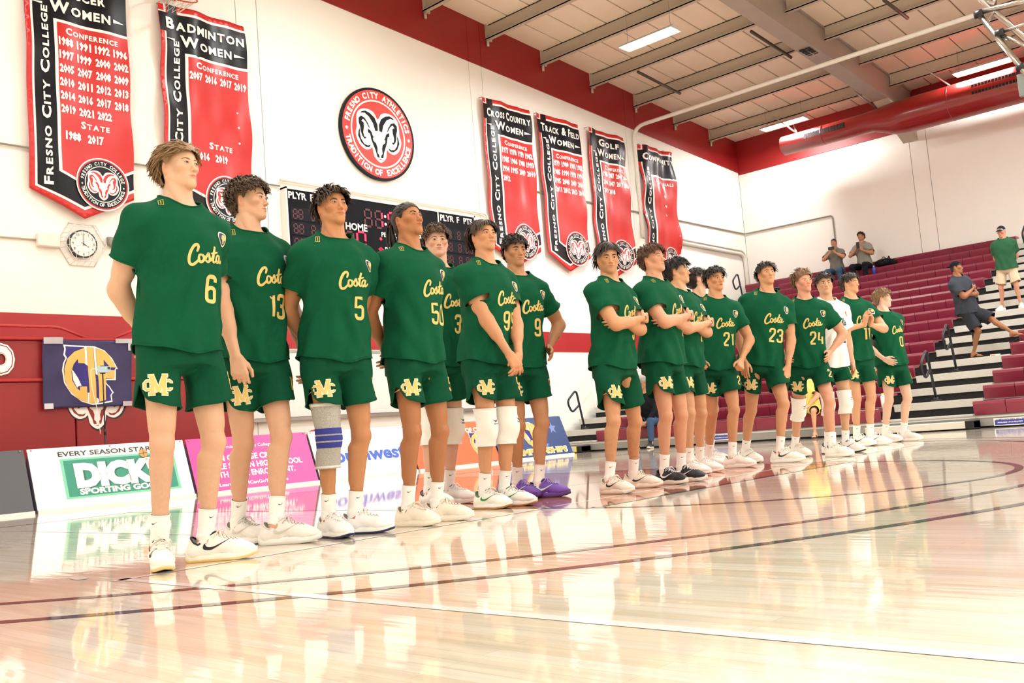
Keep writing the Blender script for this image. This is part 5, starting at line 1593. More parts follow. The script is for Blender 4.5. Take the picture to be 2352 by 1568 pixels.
def shoe(parent, pos, yaw, s, st):
    """pos: ankle point on the floor (local), yaw: toe direction angle; st: dict of materials"""
    global SHOE
    if SHOE is None:
        SHOE = shoe_protos()
        for k, (V, Fs) in SHOE.items():
            me = bpy.data.meshes.new('shoe_' + k); me.from_pydata([tuple(v) for v in V], [], [tuple(int(i) for i in f) for f in Fs])
            me.materials.append(M_sock)
            if k not in ('x',): me.polygons.foreach_set('use_smooth', np.ones(len(me.polygons), bool))
            bm = bmesh.new(); bm.from_mesh(me); bmesh.ops.recalc_face_normals(bm, faces=bm.faces); bm.to_mesh(me); bm.free()
            _shoe_me[k] = me
    up = None
    for k, nm in (('upper', 'shoe'), ('sole', 'midsole'), ('outsole', 'outsole'), ('tongue', 'tongue'), ('laces', 'laces'), ('collar', 'collar'), ('swoosh', 'side_mark')):
        if st.get(k) is None: continue
        o = bpy.data.objects.new(nm, _shoe_me[k])
        if up is None:
            link(o, parent); up = o
            o.location = (pos[0], pos[1], pos[2] + 0.001); o.rotation_euler = (0, 0, yaw); o.scale = (s, s, s)
        else:
            link(o, up)
        o.material_slots[0].link = 'OBJECT'; o.material_slots[0].material = st[k]
    return up
def shoe_style(upper, sole=None, outsole=None, tongue=None, laces=None, collar=None, swoosh=None):
    f = lambda c, n: None if c is None else mat('shoe_' + n + '_' + c, c, 0.5, var=0.05, scale=40, bump=0.06, bscale=160)
    return dict(upper=f(upper, 'upper'), sole=f(sole or upper, 'sole'), outsole=f(outsole or sole or upper, 'outsole'), tongue=f(tongue or upper, 'tongue'), laces=f(laces or upper, 'lace'), collar=f(collar or upper, 'collar'), swoosh=f(swoosh, 'mark'))

# ---- head
def head_prims(T, hs, o):
    """T maps head-local (x, f, z) (f forward, z from the chin up) to person space"""
    Rm, t0 = T
    def pt(x, f, z): return Rm @ (np.array([x, -f, z]) * hs) + t0
    def e(x, f, z, rx_, rf, rz_, k, op='u', R=None):
        return ell(pt(x, f, z), np.array([rx_, rf, rz_]) * hs, Rm if R is None else Rm @ R, k * hs, op)
    def c(a, b, r1, r2, k, op='u'): return cone(pt(*a), pt(*b), r1 * hs, r2 * hs, k * hs, op)
    jw = o.get('jaw', 1.0); nl = o.get('nose', 1.0); bw = o.get('brow', 1.0); ck = o.get('cheek', 1.0)
    P = [e(0, -0.012, 0.146, 0.0745, 0.094, 0.086, 0.02), e(0, 0.042, 0.150, 0.057, 0.044, 0.052, 0.03), e(0, 0.038, 0.088, 0.0525 * ck, 0.053, 0.072, 0.03)]
    for s in (-1, 1):
        P.append(c((s * 0.047 * jw, -0.008, 0.066), (s * 0.014 * jw, 0.070, 0.016), 0.018, 0.014, 0.03))
        P.append(c((s * 0.050 * jw, -0.006, 0.066), (s * 0.058, -0.005, 0.11), 0.015, 0.013, 0.03))
        P.append(e(s * 0.043 * ck, 0.058, 0.100, 0.020, 0.022, 0.016, 0.028))
    P.append(e(0, 0.079, 0.016, 0.017 * jw, 0.013, 0.014, 0.022))
    P.append(c((-0.030, 0.083, 0.1315), (0.030, 0.083, 0.1315), 0.0105 * bw, 0.0105 * bw, 0.016))
    P.append(e(0, 0.072, 0.052, 0.030, 0.024, 0.026, 0.02))
    for s in (-1, 1):
        P.append(e(s * 0.031, 0.103, 0.1175, 0.0175, 0.018, 0.0115, 0.014, 's'))
    P.append(c((0, 0.086, 0.124), (0, 0.1045, 0.086), 0.0066, 0.0088, 0.012))
    P.append(e(0, 0.0965 + 0.0125 * nl, 0.0805, 0.0105, 0.0110, 0.0092, 0.008))
    for s in (-1, 1):
        P.append(e(s * 0.0115, 0.0985, 0.0770, 0.0070, 0.0090, 0.0065, 0.007))
        P.append(e(s * 0.0060, 0.1055, 0.0700, 0.0034, 0.0050, 0.0038, 0.003, 's'))
        P.append(e(s * 0.031, 0.0835, 0.1170, 0.0150, 0.0138, 0.0128, 0.007))
        P.append(e(s * 0.031, 0.100, 0.1168, 0.0136, 0.0118, 0.0045 * o.get('eye', 1.0), 0.0022, 's'))
    mo = o.get('mouth', 0.0)
    P.append(e(0, 0.090, 0.0550, 0.022, 0.0125, 0.0052, 0.006)); P.append(e(0, 0.0885, 0.0440, 0.0185, 0.0135, 0.0062, 0.006))
    P.append(c((-0.024, 0.090, 0.0485 + mo), (0, 0.1035, 0.0498), 0.0014, 0.0016, 0.0045, 's')); P.append(c((0.024, 0.090, 0.0485 + mo), (0, 0.1035, 0.0498), 0.0014, 0.0016, 0.0045, 's'))
    if o.get('open'):
        P.append(e(0, 0.100, 0.0492, 0.016, 0.014, 0.0045, 0.002, 's'))
    for s in (-1, 1):
        Re = rz(s * 0.45) @ rx(0.18)
        P.append(e(s * 0.079, -0.014, 0.106, 0.0075, 0.0185, 0.0300, 0.008, 'u', Re))
        P.append(e(s * 0.076, -0.004, 0.083, 0.0065, 0.0105, 0.0130, 0.008, 'u', Re))
        P.append(e(s * 0.0865, -0.006, 0.106, 0.0055, 0.0095, 0.0165, 0.004, 's', Re))
    return P
def head_tint(q, o):
    x, f, z = q[:, 0], q[:, 1], q[:, 2]
    g = lambda cx, cz, sx, sz: np.exp(-((x - cx) / sx) ** 2 - ((z - cz) / sz) ** 2)
    front = np.clip((f - 0.06) / 0.02, 0, 1)
    lip = np.clip(1.9 * g(0, 0.0495, 0.0205, 0.0090) - 0.35, 0, 1) * np.clip((f - 0.085) / 0.008, 0, 1)
    bl = 0.55 * (g(0.042, 0.085, 0.018, 0.018) + g(-0.042, 0.085, 0.018, 0.018)) * np.clip((f - 0.02) / 0.03, 0, 1) + 0.45 * g(0, 0.08, 0.014, 0.012) * front
    bl = bl + 0.6 * np.clip((np.abs(x) - 0.072) / 0.008, 0, 1) * (z < 0.14) * (z > 0.06)
    st = np.zeros_like(x)
    if o.get('stubble'):
        low = np.clip((0.075 - z) / 0.02, 0, 1) * np.clip((f + 0.02) / 0.03, 0, 1)
        st = o['stubble'] * np.clip(low - 0.8 * lip, 0, 1)
    return np.stack([np.clip(bl * o.get('blush', 0.8), 0, 1), lip, np.clip(st, 0, 1)], 1)
HL_F = np.array([-0.12, -0.085, -0.055, -0.036, -0.030, -0.012, 0.006, 0.012, 0.022, 0.032, 0.045, 0.062, 0.085, 0.12])
HL_Z = np.array([0.030, 0.030, 0.045, 0.085, 0.138, 0.146, 0.140, 0.114, 0.118, 0.134, 0.154, 0.171, 0.178, 0.179])
STYLES = {
    # N locks, length, lift, curl radius, curl turns, thickness, flow, cap thickness, fringe drop
    'wavy_back': dict(N=620, L=0.080, lift=0.012, cr=0.0045, ct=0.9, th=0.0040, flow='back', cap=0.020, drop=0.18),
    'messy': dict(N=680, L=0.054, lift=0.015, cr=0.005, ct=0.9, th=0.0034, flow='radial', cap=0.021, drop=0.22),
    'curly': dict(N=680, L=0.044, lift=0.012, cr=0.0085, ct=1.5, th=0.0038, flow='radial', cap=0.023, drop=0.10),
    'tight': dict(N=600, L=0.030, lift=0.012, cr=0.0075, ct=1.6, th=0.0038, flow='radial', cap=0.019, drop=0.05),
    'wavy': dict(N=620, L=0.060, lift=0.014, cr=0.005, ct=0.9, th=0.0040, flow='radial', cap=0.020, drop=0.20),
    'straight': dict(N=620, L=0.085, lift=0.010, cr=0.002, ct=0.6, th=0.0038, flow='fringe', cap=0.018, drop=0.45),
    'quiff': dict(N=600, L=0.060, lift=0.026, cr=0.004, ct=0.8, th=0.0040, flow='up', cap=0.018, drop=0.05),
    'slick': dict(N=420, L=0.045, lift=0.0015, cr=0.0008, ct=0.5, th=0.0030, flow='tail', cap=0.006, drop=0.0),
    'short': dict(N=260, L=0.018, lift=0.004, cr=0.001, ct=0.5, th=0.0032, flow='radial', cap=0.005, drop=0.1),
}
def make_hair(T, hs, style, col, seed, vox, parent, front=0.0, sparse=1.0):
    Rm, t0 = T; st = STYLES[style]; rnd = np.random.RandomState(seed)
    cap = st['cap']
    prims = [ell((0, 0.012, 0.146), (0.0745 + cap, 0.094 + cap, 0.086 + cap), k=0.02), ell((0, -0.042, 0.152), (0.057 + cap * 0.9, 0.044 + cap * 0.8, 0.052 + cap), k=0.03), ell((0, 0.045, 0.075), (0.058 + cap * 0.5, 0.05 + cap * 0.6, 0.05), k=0.03)]
    ph = rnd.uniform(0, 6, 6)
    a = 0.25 * st['lift'] if style not in ('slick', 'short') else 0.0008
    fq = 70 if st['ct'] > 2 else 48
    def bumps(P):
        return (a * (np.sin(P[..., 0] * fq + ph[0] + 2 * np.sin(P[..., 2] * 40)) * np.sin(P[..., 1] * fq + ph[1]) + 0.7 * np.sin(P[..., 2] * fq * 1.1 + ph[2] + 2 * np.sin(P[..., 0] * 38)))).astype(F32)
    prims.append(Prim(bumps, (-0.2, -0.2, -0.05), (0.2, 0.2, 0.4), 0.0, 'add'))
    V, Q = mesh_of(prims, max(0.0042, vox), np.array([-0.13, -0.14, -0.01]), np.array([0.13, 0.16, 0.29]))
    fz = -V[:, 1]
    line = np.interp(fz, HL_F, HL_Z) + front * np.clip((fz - 0.03) / 0.03, 0, 1)
    line = line - 0.012 * np.clip((np.abs(V[:, 0]) - 0.02) / 0.04, 0, 1) * (fz > 0.05)
    c = V[:, 2] - line + 0.003 * np.sin(V[:, 0] * 300 + ph[3])
    Vc, Fc = clip_mesh(V, Q, c)
    if not len(Vc): return None
    # locks
    N = int(st['N'] * sparse * 1.0)
    ok = rnd.choice(len(Vc), N)
    R0 = Vc[ok]
    cen = np.array([0, 0.005, 0.13])
    nrm = (R0 - cen) / np.array([0.0745, 0.094, 0.086]) ** 2; nrm /= np.linalg.norm(nrm, axis=1)[:, None]
    R0 = R0 - nrm * 0.004
    wh = np.array([0.01, 0.055, 0.232])
    fl = st['flow']
    if fl == 'back': d = np.stack([R0[:, 0] * 5.0 + 0.30 * np.sign(R0[:, 0]), np.full(N, 0.55), 0.10 - 4.0 * (0.215 - R0[:, 2]).clip(0)], 1)
    elif fl == 'fringe': d = (R0 - np.array([0.02, 0.03, 0.24])) + np.stack([0.10 * np.sign(R0[:, 0] - 0.01), np.full(N, -0.05), np.zeros(N)], 1)
    elif fl == 'up': d = np.where((R0[:, 1] < 0.0)[:, None], np.array([0.25, 0.30, 0.55]), (R0 - wh) * 5)
    elif fl == 'tail': d = np.array([0, 0.16, 0.15]) - R0
    else: d = R0 - wh
    wv = rnd.uniform(0, 6.28, (3, 3)); kq = 55.0
    co = np.stack([np.sin(R0[:, 0] * kq + wv[i, 0] + 1.5 * np.sin(R0[:, 1] * 40 + wv[i, 1])) * np.cos(R0[:, 1] * kq * 0.8 + R0[:, 2] * kq * 0.7 + wv[i, 2]) for i in range(3)], 1)
    d = d + (rnd.normal(0, 0.09, (N, 3)) + 0.42 * co) * np.linalg.norm(d, axis=1)[:, None] * (0.10 if fl == 'tail' else 1.0)
    d = d - nrm * (d * nrm).sum(1)[:, None]; d /= np.linalg.norm(d, axis=1)[:, None] + 1e-9
    bi = np.cross(nrm, d)
    seg = 6
    L = st['L'] * rnd.uniform(0.65, 1.15, N); lf = st['lift'] * rnd.uniform(0.3, 1.3, N)
    low = np.clip((0.13 - R0[:, 2]) / 0.06, 0, 1)
    L = L * (1 - 0.55 * low); lf = lf * (1 - 0.7 * low)
    if fl == 'back': L = L * (1 + 0.15 * low * 2); 
    phs = 3.0 * co[:, 0] + 2.0 * co[:, 1] + rnd.uniform(0, 1.3, N)
    pts = []; rad = []
    for i in range(seg + 1):
        t = i / seg
        p = R0 + d * (L * t)[:, None] + nrm * (lf * np.sin(min(1, t * 1.1) * PI * 0.6))[:, None]
        p = p + np.array([0, 0, -1]) * (st['drop'] * L * t * t)[:, None]
        ca = phs + st['ct'] * 6.28 * t
        rr = st['cr'] * (0.3 + 0.7 * t)
        p = p + bi * (np.sin(ca) * rr)[:, None] + nrm * (np.cos(ca) * rr * 0.8)[:, None]
        # keep outside the skull
        q = (p - cen) / (np.array([0.0745, 0.094, 0.086]) + 0.004); ql = np.linalg.norm(q, axis=1)
        ins = (ql < 1.0) & (p[:, 2] > 0.10)
        p = np.where(ins[:, None], cen + (p - cen) / ql[:, None], p)
        pts.append(p); rad.append(st['th'] * 0.80 * (0.25, 0.8, 1.0, 0.95, 0.8, 0.5, 0.12)[i])
    pts = np.array(pts)                       # seg+1, N, 3
    # face stays free: drop locks whose tip hangs over the eyes
    tip = pts[-1]
    bad = (-tip[:, 1] > 0.055) & (tip[:, 2] < 0.146) & (np.abs(tip[:, 0]) < 0.075)
    bad |= ((np.abs(pts[..., 0]) > 0.062) & (pts[..., 2] < 0.132) & (-pts[..., 1] > -0.034) & (-pts[..., 1] < 0.03))[2:].any(0)
    bad |= (-tip[:, 1] > 0.03) & (tip[:, 2] < 0.115)
    pts = pts[:, ~bad]
    K = pts.shape[1]; m = 4
    HV = [Vc]; HF = list(Fc); o = len(Vc)
    tan = np.gradient(pts, axis=0); tan /= np.linalg.norm(tan, axis=2)[..., None] + 1e-9
    ref = np.broadcast_to(nrm[~bad], pts.shape)
    a1 = np.cross(tan, ref); a1 /= np.linalg.norm(a1, axis=2)[..., None] + 1e-9; a2 = np.cross(a1, tan)
    ring = []
    for j in range(m):
        th = 2 * PI * j / m
        ring.append(pts + (a1 * math.cos(th) * 1.7 + a2 * math.sin(th) * 0.75) * np.array(rad)[:, None, None])
    ring = np.stack(ring, 2)                  # seg+1, K, m, 3
    HV.append(ring.transpose(1, 0, 2, 3).reshape(-1, 3))
    base = (np.arange(K) * (seg + 1) * m + o)
    for i in range(seg):
        for j in range(m):
            a_ = base + i * m + j; b_ = base + i * m + (j + 1) % m
            HF += list(zip(a_, b_, b_ + m, a_ + m))
    Vh = np.concatenate(HV)
    if style == 'slick':
        tb = MB()
        for i in range(44):
            r0 = rnd.normal(0, 0.010, 3); e0 = rnd.normal(0, 0.022, 3)
            p = spline2([(0, 0), (0.02, 0.0), (0.05, -0.05), (0.055, -0.12), (0.045, -0.20), (0.04, -0.26 + rnd.uniform(-.03, .03))], 3, closed=False)
            k = len(p)
            tb.tube([(r0[0] + e0[0] * (j / k), 0.105 + y + r0[1] + e0[1] * (j / k), 0.165 + z + r0[2]) for j, (y, z) in enumerate(p)], [0.0055 * (1 - 0.75 * (j / k) ** 3) for j in range(k)], 5)
        n0 = len(Vh); Vh = np.concatenate([Vh, np.array(tb.v)]); HF += [tuple(i + n0 for i in f) for f in tb.f]
    W = (Vh * hs) @ Rm.T + t0
    return mesh_obj('hair', W, HF, hair_mat(col), parent)
def make_eye(T, hs, sgn, iris, parent, gaze=(0, 0), half=1.0):
    Rm, t0 = T
    c = np.array([sgn * 0.031, -0.0838, 0.1168]); r = 0.0121
    g = unit([gaze[0], -1, gaze[1] + 0.08])
    u = unit(np.cross([0, 0, 1], g)); v = np.cross(g, u)
    ang = [0, 0.26, 0.27, 0.60, 0.61, 0.85, 1.2, 1.7]; n = 14
    V = []; Fs = []; mi = []
    for a in ang:
        for j in range(n):
            th = 2 * PI * j / n
            V.append(c + r * (g * math.cos(a) + (u * math.cos(th) + v * math.sin(th)) * math.sin(a)))
    for i in range(len(ang) - 1):
        for j in range(n):
            Fs.append((i * n + j, i * n + (j + 1) % n, (i + 1) * n + (j + 1) % n, (i + 1) * n + j)); mi.append(0 if i < 1 else (1 if i < 3 else 2))
    W = (np.array(V) * hs) @ Rm.T + t0
    o = mesh_obj('eye', W, Fs, [M_pupil, iris, M_eyew], parent)
    o.data.polygons.foreach_set('material_index', mi)
    return o

# ---- hands
def hand_prims(w, f, n, sd, s, curl=0.35, spread=0.10, thumb=0.4, fist=False):
    """w wrist, f finger direction, n palm normal, sd towards the thumb"""
    f = unit(f); n = unit(n - f * (np.array(n) @ f)); sd = unit(np.array(sd) - f * (np.array(sd) @ f) - n * (np.array(sd) @ n))
    P = []
    offs = [0.028, 0.0095, -0.0095, -0.027]; lens = [0.070, 0.078, 0.073, 0.057]
    kn = [0.088, 0.092, 0.087, 0.078]
    for i in range(4):
        k = w + (f * kn[i] + sd * offs[i] + n * (-0.004)) * s
        b = w + (f * 0.012 + sd * offs[i] * 0.55) * s
        P.append(cone(b, k, 0.0155 * s, 0.0128 * s, 0.012))
        cu = curl * (1 + 0.18 * (i - 1)) if not fist else 1.55
        a = 0.0; p = k; r = 0.0092 * s
        sp = spread * (1.5 - i) * 0.12 * (0 if fist else 1)
        for q, (fr, da) in enumerate(((0.46, 0.75), (0.30, 1.0), (0.24, 0.7))):
            a += cu * da
            d = unit((f * math.cos(a) + n * math.sin(a)) + sd * sp)
            e = p + d * lens[i] * fr * s
            P.append(cone(p, e, r, r * 0.90, 0.004 if q else 0.008)); p = e; r *= 0.90
    b = w + (f * 0.018 + sd * 0.020 + n * 0.004) * s
    m_ = w + (f * 0.048 + sd * 0.043 + n * (0.012 + 0.012 * thumb)) * s
    P.append(cone(b, m_, 0.0155 * s, 0.0125 * s, 0.014))
    d = unit(f * (0.85) + sd * (0.55 - 0.6 * thumb) + n * 0.35 * thumb)
    e = m_ + d * 0.033 * s; P.append(cone(m_, e, 0.0110 * s, 0.0098 * s, 0.006))
    d = unit(f * 0.95 + sd * (0.20 - 0.6 * thumb) + n * 0.45 * thumb)
    P.append(cone(e, e + d * 0.026 * s, 0.0098 * s, 0.0080 * s, 0.004))
    return P

PEOPLE = []
def build_person(name, base, yaw, H, feet, label, look, head, arms, seed, clothes, hips=None, lean=(0, 0), bend=(0, 0), twist=0.0, group=None, depth=8.0, seated=False, shoulders=1.0, girth=1.0, cat='person', pel=None, knee_dir=None):
    """base: world (x, y, z) under the pelvis; yaw: rotation of local -Y; feet: local ankle points + yaw"""
    root = empty('person', tuple(base), label, cat, group, rotz=yaw)
    s = H / 1.825
    vs = min(1.6, max(0.72, depth / 6.0))            # coarser when far away
    th, shn, ankz = 0.445 * s, 0.425 * s, 0.088 * s
    # pelvis
    ank = [np.array([f[0], f[1], (f[3] if len(f) > 3 else 0.0) + ankz]) for f in feet]
    if pel is None:
        hz = []
        for i, sg in enumerate((-1, 1)):
            dx = ank[i][:2] - np.array([sg * 0.09 * s, 0]) - np.array(hips or (0, 0))
            hz.append(math.sqrt(max(0.3, ((th + shn) * 0.992) ** 2 - dx @ dx)) + ank[i][2])
        pz = min(hz)
        P0 = np.array([(hips or (0, 0))[0], (hips or (0, 0))[1], pz])
    else:
        P0 = np.array(pel, float)
    Rt = rz(twist) @ ry(lean[0]) @ rx(lean[1])       # torso frame: lean sideways, forward(-)
    tp = lambda v: P0 + Rt @ (np.array(v, float) * s)
    hip = [P0 + np.array([sg * 0.088 * s, 0, 0.0]) for sg in (-1, 1)]
    kn = []
    for i in range(2):
        kd = (knee_dir[i] if knee_dir else None)
        if kd is None:
            fy = feet[i][2]; kd = np.array([math.sin(fy) * 0.6, -math.cos(fy), 0.15])
        k, a = ik(hip[i], ank[i], th, shn, kd); kn.append(k); ank[i] = a
    sw = 0.178 * s * shoulders
    shj = [tp([sg * 0.178 * shoulders, 0.012, 0.508]) for sg in (-1, 1)]
    # arms
    el, wr, hands = [], [], []
    ua, fa = 0.305 * s, 0.270 * s
    for i, sg in enumerate((-1, 1)):
        A = arms[i]
        tgt = tp(A['w']) if not A.get('local') else np.array(A['w'], float)
        pole = Rt @ np.array(A['p'], float)
        e, w = ik(shj[i], tgt, ua, fa, pole); el.append(e); wr.append(w)
        fd = Rt @ np.array(A['f'], float) if 'f' in A else (w - e)
        hands.append((w, unit(fd), Rt @ np.array(A.get('n', (-sg, 0, 0)), float), Rt @ np.array(A.get('t', (0, -1, 0)), float), A))
    # ------- head frame
    hy, hp, hr = [math.radians(a) for a in head['ang']]
    Rh = rz(hy) @ rx(-hp) @ ry(hr)
    hs = 0.925 * (0.55 + 0.45 * s)
    neck_t = tp([0, 0.022 + bend[1] * 0, 0.668])
    piv = neck_t + np.array([0, -0.0, 0.045 * s])
    t0 = piv - Rh @ (np.array([0, 0.018, 0.045]) * hs)
    T = (Rh, t0)
    hc = Rh @ (np.array([0, 0.008, 0.085]) * hs) + t0
    # ------- body prims
    B = [loft(P0, Rt, TA, TB, s, -0.10, 0.60, girth, girth, bend, 0.03)]
    g = girth
    for i, sg in enumerate((-1, 1)):
        dleg = unit(kn[i] - hip[i]); dsh = unit(ank[i] - kn[i])
        fwd = unit(np.cross(np.cross(dsh, np.array([math.sin(feet[i][2]), -math.cos(feet[i][2]), 0])), dsh))
        if knee_dir: fwd = unit(np.cross(np.cross(dsh, np.array(knee_dir[i])), dsh))
        B.append(cone(hip[i] + np.array([-sg * 0.006 * s, 0.0, -0.03 * s]), kn[i] + fwd * 0.002 * s, 0.078 * s * g, 0.047 * s * (0.5 + g / 2), 0.05))
        B.append(cone(hip[i] + dleg * 0.12 * s - fwd * -0.012 * s, kn[i] - dleg * 0.09 * s + fwd * 0.014 * s, 0.066 * s * g, 0.044 * s, 0.03))
        B.append(ell(kn[i] + fwd * 0.022 * s, np.array([0.032, 0.030, 0.038]) * s, None, 0.018))
        B.append(cone(kn[i], ank[i], 0.042 * s, 0.029 * s, 0.03))
        cc = kn[i] + dsh * 0.14 * s - fwd * 0.024 * s
        lat = unit(np.cross(fwd, dsh))
        for q in (-1, 1):
            B.append(cone(cc + lat * q * 0.016 * s - dsh * 0.07 * s, cc + lat * q * 0.012 * s + dsh * 0.10 * s, 0.0345 * s * (0.7 + 0.3 * g), 0.018 * s, 0.022))
        B.append(cone(kn[i] + fwd * 0.022 * s + dsh * 0.06 * s, kn[i] + fwd * 0.008 * s + dsh * 0.30 * s, 0.022 * s, 0.016 * s, 0.02))
        B.append(cone(ank[i], ank[i] + np.array([math.sin(feet[i][2]) * 0.06, -math.cos(feet[i][2]) * 0.06, -0.03]) * s, 0.036 * s, 0.032 * s, 0.02))
        # arms
        du = unit(el[i] - shj[i]); df = unit(wr[i] - el[i])
        B.append(cone(shj[i], el[i], 0.056 * s * (0.6 + 0.4 * g), 0.040 * s, 0.03))
        B.append(cone(shj[i] + du * 0.10 * s, shj[i] + du * 0.22 * s, 0.051 * s * (0.6 + 0.4 * g), 0.043 * s, 0.03))
        B.append(cone(el[i], wr[i], 0.038 * s, 0.0255 * s, 0.03))
        B.append(cone(el[i] + df * 0.03 * s, el[i] + df * 0.12 * s, 0.043 * s, 0.036 * s, 0.03))
        B.append(cone(tp([sg * 0.03, 0.022, 0.615]), shj[i] + np.array([0, 0, 0.005 * s]), 0.036 * s, 0.046 * s, 0.04))
    neck = [cone(tp([0, 0.022, 0.585]), hc + Rh @ np.array([0, 0.012, -0.03]) * hs, 0.064 * s, 0.056 * hs, 0.03), cone(tp([0, 0.0, 0.60]), hc + Rh @ np.array([0, -0.015, -0.045]) * hs, 0.050 * s, 0.045 * hs, 0.03)]
    nk2 = []
    for sg in (-1, 1):
        nk2.append(cone(tp([sg * 0.018, -0.045, 0.595]), hc + Rh @ np.array([sg * 0.052, 0.012, 0.0]) * hs, 0.013 * s, 0.016 * hs, 0.02))
    B += neck
    lo = np.min([p.lo for p in B[1:]], 0) - 0.02; hi = np.max([p.hi for p in B[1:]], 0) + 0.02
    vb = 0.0130 * vs
    V, Q = mesh_of(B, vb, lo, hi)
    tint = np.zeros((len(V), 3))
    for k in kn:
        tint[:, 0] = np.maximum(tint[:, 0], 0.45 * np.exp(-((V - k) ** 2).sum(1) / (0.055 * s) ** 2))
    for e in el:
        tint[:, 0] = np.maximum(tint[:, 0], 0.45 * np.exp(-((V - e) ** 2).sum(1) / (0.045 * s) ** 2))
    tint[:, 2] = look.get('tan', 0.30) * np.clip((P0[2] - 0.12 - V[:, 2]) / 0.1, 0, 1) + 0.5 * look.get('tan', 0.30) * np.clip((1.30 * s - V[:, 2]) / 0.2, 0, 1) * (V[:, 2] > P0[2] - 0.1) * (not seated)
    if look.get('leg_hair'):
        for i in range(2):
            dd = np.clip((V[:, 2] - 0.16) / 0.05, 0, 1) * np.clip((kn[i][2] - 0.05 - V[:, 2]) / 0.08, 0, 1)
            nz = np.random.RandomState(seed).uniform(0, 1, len(V))
            tint[:, 2] = np.maximum(tint[:, 2], look.get('tan', 0.30) + look['leg_hair'] * 0.55 * dd * (0.2 + 0.8 * nz) * (V[:, 2] < kn[i][2])) * (dd > 0) + tint[:, 2] * (dd <= 0)
    Vs, Fs_, Ts = [V], [tuple(q) for q in Q], [tint]
    off = len(V)
    def addm(V2, Q2, t2=None):
        nonlocal off
        Vs.append(V2); Fs_.extend([tuple(int(x) + off for x in q) for q in Q2]); Ts.append(np.zeros((len(V2), 3)) if t2 is None else t2); off += len(V2)
    # head, finer
    vh = 0.0033 * (0.6 + 0.4 * vs) if depth < 9 else 0.0034 * vs
    HP = head_prims(T, hs, look)
    l2 = np.min([p.lo for p in HP if p.op == 'u'], 0) - 0.012; h2 = np.max([p.hi for p in HP if p.op == 'u'], 0) + 0.012
    l2[2] = min(l2[2], tp([0, 0, 0.585])[2])
    Vh, Qh = mesh_of(neck + nk2 + HP, vh, l2, h2)
    q = ((Vh - t0) @ Rh) / hs; q = np.c_[q[:, 0], -q[:, 1], q[:, 2]]
    addm(Vh, Qh, head_tint(q, look))
    # hands, finer
    vhn = 0.0054 * (0.55 + 0.45 * vs)
    for i, (w, f, n, t, A) in enumerate(hands):
        if A.get('hide'): continue
        hpz = hand_prims(w, f, n, t, s, A.get('curl', 0.35), A.get('spread', 0.3), A.get('thumb', 0.4), A.get('fist', False))
        l3 = np.min([p.lo for p in hpz], 0) - 0.01; h3 = np.max([p.hi for p in hpz], 0) + 0.01
        hpz = [cone(el[i], wr[i], 0.038 * s, 0.0255 * s, 0.03)] + hpz
        Vn, Qn = mesh_of(hpz, vhn, l3, h3)
        tn = np.zeros((len(Vn), 3)); tn[:, 2] = 0.5 * look.get('tan', 0.30) * (not seated); tn[:, 0] = 0.25 * np.clip((np.linalg.norm(Vn - w, axis=1) - 0.08 * s) / 0.06, 0, 1)
        addm(Vn, Qn, tn)
    body = mesh_obj('body', np.concatenate(Vs), Fs_, skin_mat(look['skin']), root, attr={'tint': np.concatenate(Ts)})
    # eyes, brows
    iris = M_iris_b if look.get('iris') == 'grey' else M_iris
    for sg in (-1, 1): make_eye(T, hs, sg, iris, body, look.get('gaze', (0, 0)))
    bvh = BVHTree.FromPolygons([tuple(v) for v in Vh], [tuple(int(x) for x in f) for f in Qh])
    toP = lambda x, f, z: Rh @ (np.array([x, -f, z]) * hs) + t0
    fwd = Vector(Rh @ np.array([0, -1.0, 0]))
    bc = hair_mat(look['hair'][1] if not look.get('brow_col') else look['brow_col'])
    def surf(x, z, off):
        p = Vector(toP(x, 0.16, z)); h = bvh.ray_cast(p, -fwd)
        return None if h[0] is None else h[0] + fwd * off
    for sg in (-1, 1):
        pts = [surf(sg * x, z, 0.0003) for (x, z) in ((0.012, 0.1335), (0.020, 0.1360), (0.030, 0.1378), (0.040, 0.1372), (0.0485, 0.1340))]
        pts = [p for p in pts if p is not None]
        if len(pts) > 2:
            sp = spline3(pts, 3); k = len(sp)
            tb = MB().tube(sp, [0.0032 * hs * look.get('browth', 1.0) * (0.25 + 0.95 * math.sin(PI * (0.08 + 0.84 * j / (k - 1))) * (1.1 - 0.45 * j / k)) for j in range(k)], 6)
            mesh_obj('eyebrow', np.array(tb.v), tb.f, bc, body)
        eh = 0.0045 * look.get('eye', 1.0)
        for (up, rr) in ((1, 0.0011), (-1, 0.0006)):
            pts = [surf(sg * 0.031 + 0.0135 * q, 0.1168 + up * (eh + 0.0006) * math.sqrt(max(0.0, 1 - q * q)), 0.0004) for q in (-1, -0.75, -0.4, 0, 0.4, 0.75, 1)]
            pts = [p for p in pts if p is not None]
            if len(pts) > 4 and depth < 9:
                tb = MB().tube(pts, rr * hs, 5)
                mesh_obj('lash_line', np.array(tb.v), tb.f, hair_mat('2A1C16'), body)
    if look.get('hair'):
        make_hair(T, hs, look['hair'][0], look['hair'][1], seed, vh * 1.5, root, look.get('hairline', 0.0), 1.0 if depth < 6.5 else (0.7 if depth < 9 else 0.42))
    ctx = dict(root=root, s=s, P0=P0, Rt=Rt, tp=tp, hip=hip, kn=kn, ank=ank, shj=shj, el=el, wr=wr, feet=feet, vs=vs, bend=bend, seed=seed, girth=girth, T=T, hs=hs, depth=depth, seated=seated, knee_dir=knee_dir, shoulders=shoulders, body=body)
    for c in clothes: c[0](ctx, *c[1:])
    PEOPLE.append(ctx)
    return ctx
